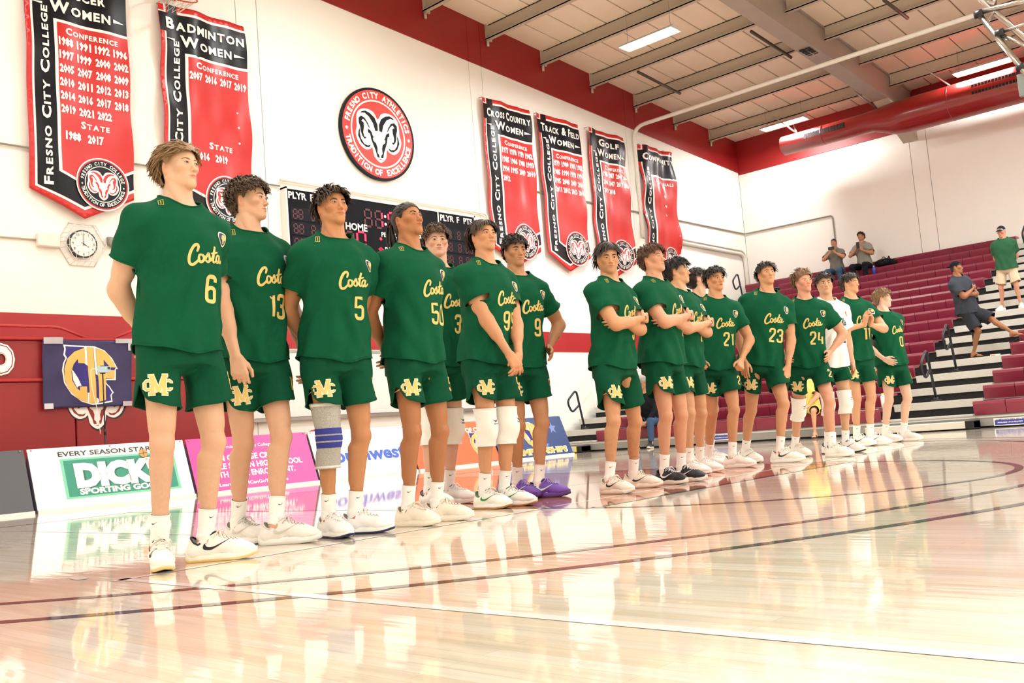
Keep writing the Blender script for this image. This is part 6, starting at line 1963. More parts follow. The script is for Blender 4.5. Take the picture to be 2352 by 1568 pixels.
def spline3(pts, n=3):
    P = [Vector(p) for p in pts]; k = len(P); out = []
    for i in range(k - 1):
        p0 = P[max(0, i - 1)]; p1 = P[i]; p2 = P[i + 1]; p3 = P[min(k - 1, i + 2)]
        for j in range(n):
            t = j / n
            out.append(0.5 * ((2 * p1) + (p2 - p0) * t + (2 * p0 - 5 * p1 + 4 * p2 - p3) * t * t + (3 * p1 - p0 - 3 * p2 + p3) * t ** 3))
    out.append(P[-1]); return out
# ---------------------------------------------------------------- clothes
def cast_on(bvh, vt, org, ux, uy, dirn, off, h):
    """project 2-D lettering along dirn onto a surface"""
    v, t = refine2(vt, h)
    out = []; ok = []
    for (a, b) in v:
        p = org + ux * a + uy * b
        hit = bvh.ray_cast(Vector(p), Vector(dirn))
        if hit[0] is None: out.append(p); ok.append(False)
        else:
            out.append(np.array(hit[0]) - dirn * off); ok.append(True)
    fs = [f for f in t if ok[f[0]] and ok[f[1]] and ok[f[2]]]
    # drop triangles stretched over a silhouette
    o = np.array(out)
    fs = [f for f in fs if max(np.linalg.norm(o[f[0]] - o[f[1]]), np.linalg.norm(o[f[1]] - o[f[2]]), np.linalg.norm(o[f[0]] - o[f[2]])) < 6 * h]
    return o, fs
def trim_tubes(V, Fs, r, m, parent, name, pick=None, n=5):
    for lp in loops_of(V, Fs):
        P = V[lp]
        if pick is not None and not pick(P): continue
        step = max(1, len(lp) // 90)
        Q = P[::step].copy()
        for _ in range(3): Q = 0.5 * Q + 0.25 * (np.roll(Q, 1, 0) + np.roll(Q, -1, 0))
        tb = MB().tube([tuple(p) for p in Q], r, n, closed=True)
        mesh_obj(name, np.array(tb.v), tb.f, m, parent)
def shirt(c, m, number=None, word_mat=None, hem=-0.02, sleeve=0.60, loose=1.0, front_drop=0.035, word=True, collar=True, neck=0.0, pocket=None, name='shirt', white=False):
    s, P0, Rt, tp = c['s'], c['P0'], c['Rt'], c['tp']; rnd = np.random.RandomState(c['seed'] + 5)
    g = c['girth'] * loose
    zl = hem - 0.06
    lf = loft(P0, Rt, SA, SB, s, zl, 0.645, g, g, c['bend'], 0.03)
    prims = [lf]
    long_ = sleeve > 1.0
    arms = []
    for i, sg in enumerate((-1, 1)):
        a = c['shj'][i] + Rt @ (np.array([-sg * 0.012, 0, -0.006]) * s); e = c['el'][i]; d = unit(e - a)
        prims.append(cone(tp([sg * 0.045, 0.018, 0.603]), c['shj'][i] + Rt @ np.array([0, 0, 0.002 * s]), 0.038 * s, 0.054 * s, 0.05))
        if long_:
            prims.append(cone(a, e, 0.076 * s * g, 0.056 * s, 0.05)); w = c['wr'][i]; dw = unit(w - e)
            prims.append(flatcone(e, w + dw * 0.005, 0.056 * s, 0.040 * s, 0.03)); arms.append((e, dw, np.linalg.norm(w - e)))
        else:
            L = np.linalg.norm(e - a) * sleeve
            b = a + d * L
            prims.append(flatcone(a, b, 0.071 * s * (0.5 + 0.5 * g), 0.071 * s * (0.5 + 0.5 * g), 0.045)); arms.append((a, d, L))
    ph = rnd.uniform(0, 6.28, 8)
    def folds(P):
        q = (P - P0.astype(F32)) @ Rt.astype(F32) / s
        z = q[..., 2]; th = np.arctan2(q[..., 0], -q[..., 1])
        low = np.clip((0.32 - z) / 0.35, 0, 1)
        d = 0.0080 * low * np.sin(8 * th + 2.2 * np.sin(z * 7 + ph[0]) + ph[1])
        d = d + 0.0060 * np.sin(26 * z + 5 * np.sin(th * 2 + ph[2]) + 9 * np.abs(q[..., 0]) + ph[3]) * np.clip((0.34 - np.abs(z - 0.16)) / 0.3, 0, 1)
        d = d + 0.0042 * np.sin(30 * (np.abs(q[..., 0]) + 0.8 * z) + ph[4] + 3 * np.sin(12 * q[..., 1])) * np.clip((z - 0.30) / 0.1, 0, 1)
        d = d + 0.0034 * np.sin(55 * z - 40 * q[..., 0] + ph[5]) * np.clip((np.abs(q[..., 0]) - 0.17) / 0.04, 0, 1)
        return ((d - 0.0085) * s).astype(F32)
    lo = np.min([p.lo for p in prims[1:]], 0); hi = np.max([p.hi for p in prims[1:]], 0)
    tl = np.array([tp([x, y, z]) for x in (-.24, .24) for y in (-.2, .2) for z in (zl, 0.65)])
    lo = np.minimum(lo, tl.min(0)) - 0.03; hi = np.maximum(hi, tl.max(0)) + 0.03
    prims.append(Prim(folds, lo, hi, 0.0, 'add'))
    V, Q = mesh_of(prims, 0.0118 * c['vs'], lo, hi)
    q = (V - P0) @ Rt / s
    th = np.arctan2(q[:, 0], -q[:, 1])
    hemz = hem - front_drop * (0.5 + 0.5 * np.cos(2 * th)) + 0.004 * np.sin(5 * th + ph[6])
    cut = (q[:, 2] - hemz) * s
    # neck opening
    nq = q - np.array([0, 0.014, 0.650 - neck])
    nr = np.sqrt((nq[:, 0] / 0.088) ** 2 + ((nq[:, 1]) / 0.084) ** 2 + ((nq[:, 2]) / 0.085) ** 2)
    front = np.clip(-nq[:, 1] / 0.08, 0, 1)
    cut = np.minimum(cut, (nr - 1 - 0.30 * front) * 0.08 * s)
    dt = lf.fn(V.astype(F32))
    for (a, d, L) in arms:
        r = V - a; t = r @ d; rad = np.linalg.norm(r - t[:, None] * d, axis=1)
        near = (rad < 0.105 * s) & (dt > 0.020 * s) & (np.abs(t - L) < 0.028 * s)
        cut = np.where(near, np.minimum(cut, L - 0.010 - t), cut)
    V, Fs = clip_mesh(V, Q, cut)
    o = mesh_obj(name, V, Fs, m, c['root'])
    md = o.modifiers.new('thickness', 'SOLIDIFY'); md.thickness = 0.0025; md.offset = -1
    c[name] = (V, Fs, o)
    trim_tubes(V, Fs, 0.0042 * s if c['depth'] < 9 else 0.005, m, o, 'hem')
    if number is None and not pocket: return
    bvh = BVHTree.FromPolygons([tuple(v) for v in V], [tuple(f) for f in Fs])
    X, Yb, Z = Rt[:, 0], Rt[:, 1], Rt[:, 2]
    hh = 0.022 if c['depth'] < 9 else 0.04
    def onchest(nm, vt, u, v, mm, off, h=hh, ang=0.0):
        d = unit(Yb * math.cos(ang) - X * math.sin(ang))
        ux = unit(X * math.cos(ang) + Yb * math.sin(ang))
        org = tp([0, 0, 0]) + ux * (u * s) + Z * (v * s) - d * 0.45
        W, F_ = cast_on(bvh, vt, org, ux, Z, d, off, h)
        if len(F_): mesh_obj(nm, W, F_, mm, o, smooth=True)
    wm = word_mat or M_gold
    if number is not None:
        if word: onchest('word_mark', script_costa(0.185 * s), 0.055, 0.365, wm, 0.0022)
        onchest('shirt_number', number2(number, 0.125 * s, 0.165), 0.085, 0.225, wm, 0.0022)
        oa = 0.35
        b1 = spline2([(-0.020, 0.028), (0.0, 0.030), (0.022, 0.020), (0.026, -0.002), (0.018, -0.030), (0.0, -0.034), (-0.016, -0.016), (-0.026, 0.008)], 3)
        onchest('chest_badge', scale2(tess(b1), s), 0.112, 0.462, M_cream, 0.0022, ang=oa)
        onchest('badge_emblem', scale2(tess([(x * 0.82, y * 0.82) for x, y in b1]), s), 0.112, 0.462, M_navyp if not white else M_er, 0.0034, ang=oa)
        onchest('badge_crest', scale2(merge2(tess([(-0.004, 0.018), (0.010, 0.018), (0.017, 0.008), (0.016, -0.004), (0.008, -0.010), (0.009, -0.020), (0.0, -0.022), (-0.002, -0.006), (-0.008, 0.002)])), s), 0.114, 0.462, M_gold, 0.0044, ang=oa)
        # shoulder tab
        if not white:
            d = unit(Rt @ np.array([0.25, 0.75, -0.62])); ux = unit(np.cross(d, Rt @ np.array([0, 0, 1.0]))); uy = np.cross(ux, d)
            org = tp([-0.100, -0.01, 0.560]) - d * 0.3
            fr_ = merge2(stroke2([(-0.010, -0.020), (-0.010, 0.020)], 0.0028, False), stroke2([(0.010, -0.020), (0.010, 0.020)], 0.0028, False), stroke2([(-0.010, 0.019), (0.010, 0.019)], 0.0028, False), stroke2([(-0.010, -0.019), (0.010, -0.019)], 0.0028, False), stroke2([(0.0, -0.014), (0.0, 0.014)], 0.004, False))
            W, F_ = cast_on(bvh, scale2(fr_, s), org, ux, uy, d, 0.0022, 0.02)
            if len(F_): mesh_obj('shoulder_tab', W, F_, M_shirt_gold_edge, o)
def leg_frame(c, i):
    a, k = c['hip'][i], c['kn'][i]; d = unit(k - a)
    fw = np.array([math.sin(c['feet'][i][2]) * 0.4, -1.0, 0])
    if c['knee_dir']: fw = np.array(c['knee_dir'][i], float)
    fw = unit(fw - d * (fw @ d)); lt = np.cross(d, fw)      # lt: points to +x side for a downward leg
    if lt[0] < 0: lt = -lt
    return a, d, fw, lt
def shorts(c, m, hem=0.62, number=None, slit=0.085, mono=True, flare=1.0, name='shorts', wide=1.0):
    s, P0, Rt = c['s'], c['P0'], c['Rt']; rnd = np.random.RandomState(c['seed'] + 9); g = c['girth'] * wide
    th = 0.445 * s
    lf = loft(P0, np.eye(3) if not c['seated'] else Rt, SA, SB, s, -0.10, 0.13, 0.86 * g, 0.86 * g, (0, 0), 0.03)
    prims = [lf, ell(P0 + np.array([0, 0.0, -0.070]) * s, np.array([0.09, 0.120, 0.070]) * s, None, 0.03)]; legs = []
    for i, sg in enumerate((-1, 1)):
        a, d, fw, lt = leg_frame(c, i)
        L = th * hem
        a2 = a + np.array([sg * 0.008, 0.004, 0.01]) * s
        prims.append(flatcone(a2, a2 + d * (L + 0.03 * s), 0.081 * s * g, 0.088 * s * g * flare, 0.028, ell_dir=fw, ef=1.06)); legs.append((a2, d, fw, lt, L + 0.03 * s, sg))
    ph = rnd.uniform(0, 6.28, 6)
    def folds(P):
        d_ = np.zeros(P.shape[:-1], F32)
        q = (P - P0.astype(F32)) / s
        th_ = np.arctan2(q[..., 0], -q[..., 1])
        lowz = np.clip((0.02 - q[..., 2]) / 0.15, 0, 1)
        d_ = 0.0052 * lowz * np.sin(34 * q[..., 0] + 14 * q[..., 2] + 3 * np.sin(q[..., 1] * 16 + ph[0]) + ph[1]) + 0.0030 * np.sin(24 * q[..., 2] + 20 * np.abs(q[..., 0]) + ph[2])
        return ((d_ - 0.0065) * np.clip((0.03 - q[..., 2]) / 0.05, 0.0, 1) * s).astype(F32)
    lo = np.min([p.lo for p in prims[1:]], 0); hi = np.max([p.hi for p in prims[1:]], 0)
    lo = np.minimum(lo, P0 - np.array([0.22, 0.2, 0.12]) * s) - 0.02; hi = np.maximum(hi, P0 + np.array([0.22, 0.2, 0.16]) * s) + 0.02
    prims.append(Prim(folds, lo, hi, 0.0, 'add'))
    V, Q = mesh_of(prims, 0.0118 * c['vs'], lo, hi)
    cut = np.full(len(V), 1.0)
    cut = np.minimum(cut, (0.12 * s - ((V - P0) @ (Rt[:, 2] if c['seated'] else np.array([0, 0, 1.0])))))
    own = np.argmin(np.stack([np.linalg.norm((V - a) - ((V - a) @ d)[:, None] * d, axis=1) for (a, d, fw, lt, L, sg) in legs], 1), 1)
    for i, (a, d, fw, lt, L, sg) in enumerate(legs):
        r = V - a; t = r @ d
        x, y = r @ lt * sg, r @ fw
        ang = np.arctan2(y, x)            # 0 = outside of the leg, pi/2 = front
        notch = slit * s * np.exp(-((ang - 0.35) / 0.33) ** 2)
        side = np.clip((x / s + 0.02) / 0.08, 0, 1)
        cc = (L - 0.008 - 0.018 * s * side) - notch - t
        cut = np.where(own == i, np.minimum(cut, cc), cut)
    V, Fs = clip_mesh(V, Q, cut)
    o = mesh_obj(name, V, Fs, m, c['root'])
    md = o.modifiers.new('thickness', 'SOLIDIFY'); md.thickness = 0.0025; md.offset = -1
    trim_tubes(V, Fs, 0.004 * s if c['depth'] < 9 else 0.005, m, o, 'hem', pick=lambda P: P[:, 2].mean() < P0[2] if not c['seated'] else True)
    if not mono: return
    bvh = BVHTree.FromPolygons([tuple(v) for v in V], [tuple(f) for f in Fs])
    hh = 0.022 if c['depth'] < 9 else 0.04
    def onleg(nm, vt, i, u, t, mm, off, ang):
        a, d, fw, lt, L, sg = legs[i]
        n = unit(fw * math.cos(ang) + lt * math.sin(ang)); ux = unit(np.cross(d, n))
        if ux @ lt < 0: ux = -ux
        org = a + d * (L - t * s) + ux * (u * s) + n * 0.4
        W, F_ = cast_on(bvh, scale2(vt, 1.0), org, ux, -d, -n, off, hh)
        if len(F_): mesh_obj(nm, W, F_, mm, o)
    k = 0.088 * s
    onleg('monogram_edge', scale2(monogram(0.075), k), 0, -0.01, 0.092, M_cream, 0.0022, -0.20)
    onleg('monogram', scale2(monogram(0.0), k), 0, -0.01, 0.092, M_gold, 0.0034, -0.20)
    if number: onleg('shorts_number', number2(number, 0.085 * s, 0.165), 1, 0.0, 0.105, M_gold, 0.0022, 0.62)
def trousers(c, m, name='trousers', wide=1.0, length=0.97):
    s, P0, Rt = c['s'], c['P0'], c['Rt']; g = c['girth'] * wide
    prims = [loft(P0, Rt, SA, SB, s, -0.10, 0.12, 0.9 * g, 0.9 * g, (0, 0), 0.03)]
    for i, sg in enumerate((-1, 1)):
        a, k, an = c['hip'][i], c['kn'][i], c['ank'][i]
        prims.append(cone(a, k, 0.100 * s * g, 0.074 * s * g, 0.04))
        e = k + (an - k) * length
        prims.append(flatcone(k, e, 0.072 * s * g, 0.056 * s * g, 0.03))
    ph = np.random.RandomState(c['seed']).uniform(0, 6, 4)
    lo = np.min([p.lo for p in prims[1:]], 0); hi = np.max([p.hi for p in prims[1:]], 0)
    lo = np.minimum(lo, P0 - 0.22 * s) - 0.02; hi = np.maximum(hi, P0 + 0.2 * s) + 0.02
    prims.append(Prim(lambda P: (0.004 * np.sin(P[..., 2] * 42 + 12 * P[..., 0] + 3 * np.sin(P[..., 1] * 25 + ph[0]) + ph[1])).astype(F32), lo, hi, 0.0, 'add'))
    V, Q = mesh_of(prims, 0.010 * c['vs'], lo, hi)
    mesh_obj(name, V, Q, m, c['root'])
def socks(c, m=None, top=0.135, marks=True):
    s = c['s']
    for i in range(2):
        k, a = c['kn'][i], c['ank'][i]; d = unit(k - a); fy = c['feet'][i][2]
        toe = np.array([math.sin(fy), -math.cos(fy), 0])
        prims = [cone(a + d * (top + 0.03) * s, a + d * 0.02 * s, 0.0405 * s, 0.0345 * s, 0.02), cone(a + d * 0.02 * s, a - np.array([0, 0, 0.04]) * s, 0.0345 * s, 0.034 * s, 0.02), cone(a - np.array([0, 0, 0.03]) * s, a + toe * 0.06 * s - np.array([0, 0, 0.045]) * s, 0.034 * s, 0.026 * s, 0.02)]
        cc = k + (a - k) * 0.42 - toe * 0.02 * s
        prims.append(Prim(lambda P: (0.0016 * np.sin(P[..., 2] * 230 + 4 * np.sin(P[..., 0] * 60)) * np.clip((0.17 * s - P[..., 2]) / 0.04, 0, 1)).astype(F32), (-5, -5, -1), (5, 5, 3), 0, 'add'))
        us = prims[:3]
        lo = np.min([p.lo for p in us], 0) - 0.015; hi = np.max([p.hi for p in us], 0) + 0.015
        V, Q = mesh_of(prims, 0.0080 * c['vs'], lo, hi)
        cut = top * s - (V - a) @ d
        V, Fs = clip_mesh(V, Q, cut)
        o = mesh_obj('sock', V, Fs, m or M_sock, c['root'])
        trim_tubes(V, Fs, 0.003 * s, m or M_sock, o, 'sock_cuff')
        if marks:
            bvh = BVHTree.FromPolygons([tuple(v) for v in V], [tuple(f) for f in Fs])
            vt = scale2(tess(spline2([(-0.055, 0.030), (-0.040, 0.010), (0.0, 0.012), (0.075, 0.050), (0.0, 0.0), (-0.03, -0.010), (-0.058, -0.004), (-0.064, 0.012)], 3)), 0.20 * s)
            n = unit(toe * 0.6 + np.array([math.cos(fy), math.sin(fy), 0]) * -0.5); ux = np.cross(np.array([0, 0, 1.0]), n)
            W, F_ = cast_on(bvh, vt, a + d * (top - 0.035) * s + n * 0.2, ux, np.array([0, 0, 1.0]), -n, 0.0015, 0.02)
            if len(F_): mesh_obj('sock_mark', W, F_, M_black, o)
def shoes(c, st, mid=1.0):
    for i in range(2):
        f = c['feet'][i]
        a = c['ank'][i]
        z = (f[3] if len(f) > 3 else 0.0)
        stt = st[i] if isinstance(st, (list, tuple)) else st
        shoe(c['root'], (a[0], a[1], z), f[2], c['s'] * 0.95, stt)
def knee_cover(c, i, m, lo_=-0.115, hi_=0.115, puff=0.016, name='knee_pad', mark=True):
    s = c['s']; k, a, h = c['kn'][i], c['ank'][i], c['hip'][i]
    du = unit(h - k); dd = unit(a - k)
    fw = np.array([math.sin(c['feet'][i][2]), -math.cos(c['feet'][i][2]), 0]); fw = unit(fw - dd * (fw @ dd))
    prims = [cone(k + du * hi_ * 1.25 * s, k, (0.064 + 0.11 * hi_) * s, 0.0610 * s, 0.03), cone(k, k + dd * 0.16 * s, 0.0600 * s, 0.0600 * s, 0.03), cone(k + dd * 0.10 * s - fw * 0.02 * s, k + dd * 0.18 * s - fw * 0.022 * s, 0.052 * s, 0.052 * s, 0.03)]
    if puff: prims.append(ell(k + fw * 0.034 * s - np.array([0, 0, 0.004]), np.array([0.046, 0.034, 0.082]) * s, None, 0.02))
    lo = np.min([p.lo for p in prims], 0) - 0.012; hi = np.max([p.hi for p in prims], 0) + 0.012
    V, Q = mesh_of(prims, 0.0080 * c['vs'], lo, hi)
    ax = unit(du - dd); t = (V - k) @ ax
    V, Fs = clip_mesh(V, Q, np.minimum(hi_ * s - t, t - lo_ * s))
    o = mesh_obj(name, V, Fs, m, c['root'])
    md = o.modifiers.new('thickness', 'SOLIDIFY'); md.thickness = 0.003; md.offset = -1
    trim_tubes(V, Fs, 0.0035 * s, m, o, 'pad_edge')
    if mark:
        bvh = BVHTree.FromPolygons([tuple(v) for v in V], [tuple(f) for f in Fs])
        ux = unit(np.cross(fw, ax)); ux = ux if ux[0] > 0 else -ux
        wing = merge2(tess([(-0.03, 0.012), (-0.008, 0.004), (0.0, 0.006), (0.03, 0.010), (0.006, 0.000), (0.0, -0.008), (-0.010, -0.002)]), textbox('MIZUNO', 0, -0.016, w=0.045, h=0.008, bold=0.03, res=1))
        W, F_ = cast_on(bvh, scale2(wing, s), k + fw * 0.3 + ax * 0.045 * s + ux * 0.012 * s, ux, ax, -fw, 0.0015, 0.02)
        if len(F_): mesh_obj('pad_mark', W, F_, M_black, o)
    return (V, Fs, o, ax, fw)
def knee_brace(c, i):
    mg = mat('brace_knit', 'A9A79F', 0.85, var=0.45, scale=160, stretch=(1, 1, 1.6), bump=0.3, bscale=300)
    r = knee_cover(c, i, mg, -0.155, 0.175, 0.010, 'knee_brace', False)
    V, Fs, o, ax, fw = r; s = c['s']; k = c['kn'][i]
    mb = mat('brace_blue', '24308F', 0.7); mw = mat('brace_ring', 'D9D7D0', 0.7)
    for (t0, t1) in ((0.018, 0.048), (-0.016, 0.010), (-0.052, -0.024)):
        t = (V - k) @ ax / s
        # widen slightly so that the band lies over the knit
        cen = k + np.outer((V - k) @ ax, ax)
        W = cen + (V - cen) * 1.025
        V2, F2 = clip_mesh(W, Fs, np.minimum(t1 - t, t - t0))
        mesh_obj('brace_band', V2, F2, mb, o)
    t = (V - k) @ ax / s; cen = k + np.outer((V - k) @ ax, ax)
    for (t0, t1, mm, nm) in ((0.140, 0.144, mb, 'brace_line'), (0.160, 0.176, mw, 'brace_cuff'), (-0.156, -0.142, mw, 'brace_cuff')):
        V2, F2 = clip_mesh(cen + (V - cen) * 1.02, Fs, np.minimum(t1 - t, t - t0)); mesh_obj(nm, V2, F2, mm, o)
def cap_hat(c, m, back=False, logo=None):
    Rm, t0 = c['T']; hs = c['hs']
    V, Q = mesh_of([ell((0, 0.010, 0.150), (0.086, 0.104, 0.098), k=0.02)], 0.006)
    V, Fs = clip_mesh(V, Q, V[:, 2] - (0.158 + 0.10 * (-V[:, 1]) * (0.25 if not back else -0.1)))
    W = (V * hs) @ Rm.T + t0
    o = mesh_obj('cap', W, Fs, m, c['root'])
    md = o.modifiers.new('thickness', 'SOLIDIFY'); md.thickness = 0.003
    vis = []; f = []
    sg = 1 if back else -1
    n = 13
    for j in range(3):
        for i in range(n):
            a = PI * i / (n - 1); r = 1.0 + 0.30 * j
            vis.append((0.082 * math.cos(a) * (1 - 0.06 * j), sg * (0.055 + 0.048 * math.sin(a) + 0.040 * j * math.sin(a)), 0.163 - 0.010 * j * math.sin(a) - 0.012 * math.cos(a) ** 2))
    for j in range(2):
        for i in range(n - 1): f.append((j * n + i, j * n + i + 1, (j + 1) * n + i + 1, (j + 1) * n + i))
    W = (np.array(vis) * hs) @ Rm.T + t0
    b = mesh_obj('visor', W, f, m, o); md = b.modifiers.new('thickness', 'SOLIDIFY'); md.thickness = 0.004
def spectacles(c, m):
    Rm, t0 = c['T']; hs = c['hs']
    tb = MB()
    for sg in (-1, 1):
        tb.tube([Rm @ (np.array([sg * 0.033 + 0.025 * math.cos(a), -0.108, 0.117 + 0.018 * math.sin(a)]) * hs) + t0 for a in np.linspace(0, 2 * PI, 15)[:-1]], 0.0022, 5, closed=True)
        tb.tube([Rm @ (np.array([sg * 0.058, -0.105, 0.121]) * hs) + t0, Rm @ (np.array([sg * 0.080, 0.0, 0.118]) * hs) + t0], 0.002, 5)
    tb.tube([Rm @ (np.array([-0.01, -0.110, 0.121]) * hs) + t0, Rm @ (np.array([0.01, -0.110, 0.121]) * hs) + t0], 0.002, 5)
    mesh_obj('spectacles', np.array(tb.v), tb.f, m, c['root'])
def sandals(c, m):
    for i in range(2):
        f = c['feet'][i]; a = c['ank'][i]; z = f[3] if len(f) > 3 else 0.0
        b = MB(); ys = np.linspace(0.07, -0.19, 12); n = len(ys)
        hw = np.interp(-ys, [-0.07, -0.04, 0.03, 0.12, 0.16, 0.19], [0.015, 0.034, 0.034, 0.046, 0.040, 0.014])
        out = [(w, y) for w, y in zip(hw, ys)] + [(-w, y) for w, y in zip(hw[::-1], ys[::-1])]
        v = [(x, y, 0.0) for x, y in out] + [(x, y, 0.022) for x, y in out]; k = len(out)
        b.add(v, [tuple(range(k)), tuple(range(k, 2 * k))] + [(j, (j + 1) % k, k + (j + 1) % k, k + j) for j in range(k)])
        R = rz(f[2]); s = c['s']
        W = (np.array(b.v) * s) @ R.T + np.array([a[0], a[1], z + 0.001])
        o = mesh_obj('sandal', W, b.f, m, c['root'], smooth=False)
        st = MB()
        for sg in (-1, 1):
            st.tube([R @ (np.array(p) * s) + np.array([a[0], a[1], z]) for p in ((sg * 0.040, -0.02, 0.02), (sg * 0.030, -0.06, 0.062), (0.0, -0.115, 0.060), (0.005, -0.135, 0.03))], 0.007, 6)
        mesh_obj('strap', np.array(st.v), st.f, m, o)
        # bare foot
        ft = [cone(a + np.array([0, 0, 0.0]), a + R @ (np.array([0, 0.02, -0.05]) * s), 0.038 * s, 0.032 * s, 0.02), cone(a + R @ (np.array([0, 0.0, -0.025]) * s), a + R @ (np.array([0, -0.13, -0.048]) * s), 0.038 * s, 0.018 * s, 0.03), cone(a + R @ (np.array([0.02, -0.10, -0.05]) * s), a + R @ (np.array([-0.02, -0.10, -0.05]) * s), 0.018 * s, 0.018 * s, 0.02)]
        for q in range(5): ft.append(cone(a + R @ (np.array([(q - 2) * 0.016, -0.13, -0.050]) * s), a + R @ (np.array([(q - 2) * 0.017, -0.165 + abs(q - 2) * 0.006, -0.054]) * s), 0.010 * s, 0.008 * s, 0.006))
        V, Q = mesh_of(ft, 0.006 * c['vs'])
        mesh_obj('foot', V, Q, c['body'].data.materials[0], c['body'], attr={'tint': np.zeros((len(V), 3))})
def waist_in(c): pass
# ================================================================ who stands where
def cam_dirs(p):
    d = np.array([CAM[0] - p[0], CAM[1] - p[1]]); d /= np.linalg.norm(d)
    return d, np.array([-d[1], d[0]])          # towards the camera, viewer's right
def wyaw(p, ang):
    d, r = cam_dirs(p); a = math.radians(ang); F = d * math.cos(a) + r * math.sin(a)
    return math.atan2(F[0], -F[1])
def arm(kind, sg, **kw):
    A = dict(
        hang=dict(w=(sg * 0.235, -0.03, -0.02), p=(sg * 0.5, 1, 0), f=(0, -0.12, -1), n=(-sg, 0.1, 0), t=(0, -1, 0), curl=0.38),
        fronthang=dict(w=(sg * 0.205, -0.13, 0.00), p=(sg * 1.0, 0.7, 0), f=(-sg * 0.12, -0.25, -1), n=(-sg * 0.5, 0.9, 0), t=(-sg, -0.4, 0), curl=0.35),
        back=dict(w=(sg * 0.05, 0.190, 0.02), p=(sg * 1, 0.35, -0.1), f=(-sg * 0.8, 0.1, -0.5), n=(0, 1, 0), t=(0, 0, 1), curl=0.5),
        front=dict(w=(sg * 0.055, -0.215, -0.015), p=(sg * 1, 0.45, -0.1), f=(-sg * 0.45, -0.25, -0.85), n=(-sg * 0.2, 1, 0), t=(-sg * 0.2, 0, 1), curl=0.45),
        hip=dict(w=(sg * 0.205, -0.045, 0.085), p=(sg * 1, 0.55, 0.0), f=(-sg * 0.25, -0.80, -0.45), n=(-sg, 0.2, 0), t=(0, 0.2, 1), curl=0.25, spread=0.8),
        crossR=dict(w=(0.085, -0.215, 0.315), p=(-1, -0.15, -0.75), f=(1, 0.35, 0.12), n=(-0.1, 1, 0), t=(0, 0, 1), curl=0.5),
        crossL=dict(w=(-0.100, -0.185, 0.275), p=(1, -0.15, -0.75), f=(-1, 0.55, -0.05), n=(0.1, 1, 0), t=(0, 0, 1), curl=0.45),
        clap=dict(w=(sg * 0.035, -0.30, 0.30), p=(sg * 1, 0.1, -0.7), f=(-sg * 0.05, -0.35, 0.9), n=(-sg, 0.1, 0), t=(0, 0.9, 0.4), curl=0.45),
        hold=dict(w=(sg * 0.195, -0.13, 0.03), p=(sg * 1, 0.5, 0), f=(-sg * 0.2, -0.5, -0.5), n=(-sg * 0.5, 0.8, -0.3), t=(-sg * 0.3, -0.3, 1), fist=True),
        phone=dict(w=(sg * 0.055, -0.27, 0.52), p=(sg * 1, 0.0, -0.8), f=(-sg * 0.2, -0.1, 0.95), n=(-sg * 0.5, 0.8, 0), t=(0, 0.9, 0.4), curl=0.8),
        lap=dict(w=(sg * 0.06, -0.32, 0.10), p=(sg * 1, 0.3, -0.3), f=(-sg * 0.6, -0.7, -0.2), n=(0, 0.2, -1), t=(-sg, 0, 0.3), curl=0.5),
    )[kind].copy()
    A.update(kw)
    return A
def pair(k, **kw): return [arm(k, -1, **kw), arm(k, 1, **kw)]

def player(num, feetpx, headpx, ang, hd, look, arms, st, label, seed, pads='', short_hem=0.62, jersey=None, wm=None, hips=(0, 0), girth=1.0, hair_h=0.022, shoulders=1.0, bend=(0, 0), hem=-0.02, base_off=None, twist=0.0, lean_fix=None, sock=0.135, Hs=None):
    F = [px_floor(x, y) for (x, y, a) in feetpx]
    mid = (F[0] + F[1]) / 2
    d2, r2 = cam_dirs(mid)
    # height and sideways lean from the crown of the head
    rr = ray(*headpx); 
    A_ = np.array([[r2[0], -rr[0]], [r2[1], -rr[1]]])
    # point mid + a*r + z*Z on the ray from the camera
    sol = np.linalg.solve(np.array([[r2[0], -rr[0]], [r2[1], -rr[1]]]), np.array([CAM[0] - mid[0], CAM[1] - mid[1]]))
    a, t = sol
    z = CAM[2] + t * rr[2]
    H = z - hair_h
    if Hs: H = Hs
    yaw = wyaw(mid, ang)
    Ri = rz(-yaw)
    feet = []
    for (x, y, fa), f in zip(feetpx, F):
        q = Ri @ (f - mid); feet.append((q[0], q[1], wyaw(f, fa) - yaw))
    l = Ri @ np.array([r2[0] * a, r2[1] * a, 0.0])
    hp = (hips[0] + l[0] * 0.30, hips[1] + l[1] * 0.30)
    lean = (math.atan2(l[0] - hp[0], 0.93 * H / 1.825), -math.atan2(l[1] - hp[1], 0.93 * H / 1.825))
    if lean_fix: lean = (lean[0] + lean_fix[0], lean[1] + lean_fix[1])
    hyaw = math.degrees(wyaw(mid, hd[0]) - yaw)
    cl = [(shorts, M_gshort, short_hem, num), (shirt, jersey or M_green, num, wm, hem, 0.60, 1.0, 0.035, True, True, 0.0, None, 'shirt', jersey is M_jwhite), (socks, None, sock), (shoes, st)]
    for i, ch in ((0, 'R'), (1, 'L')):
        if ch in pads: cl.append((knee_cover, i, M_pad))
        if ch.lower() in pads: cl.append((knee_brace, i))
    return build_person('player', (mid[0], mid[1], 0), yaw, H, feet, label, look, dict(ang=(hyaw, hd[1], hd[2] if len(hd) > 2 else 0)), arms, seed, cl, hips=hp, lean=lean, bend=bend, depth=px_depth(mid), girth=girth, shoulders=shoulders, twist=twist, group='players lined up on the court')
W_ = shoe_style
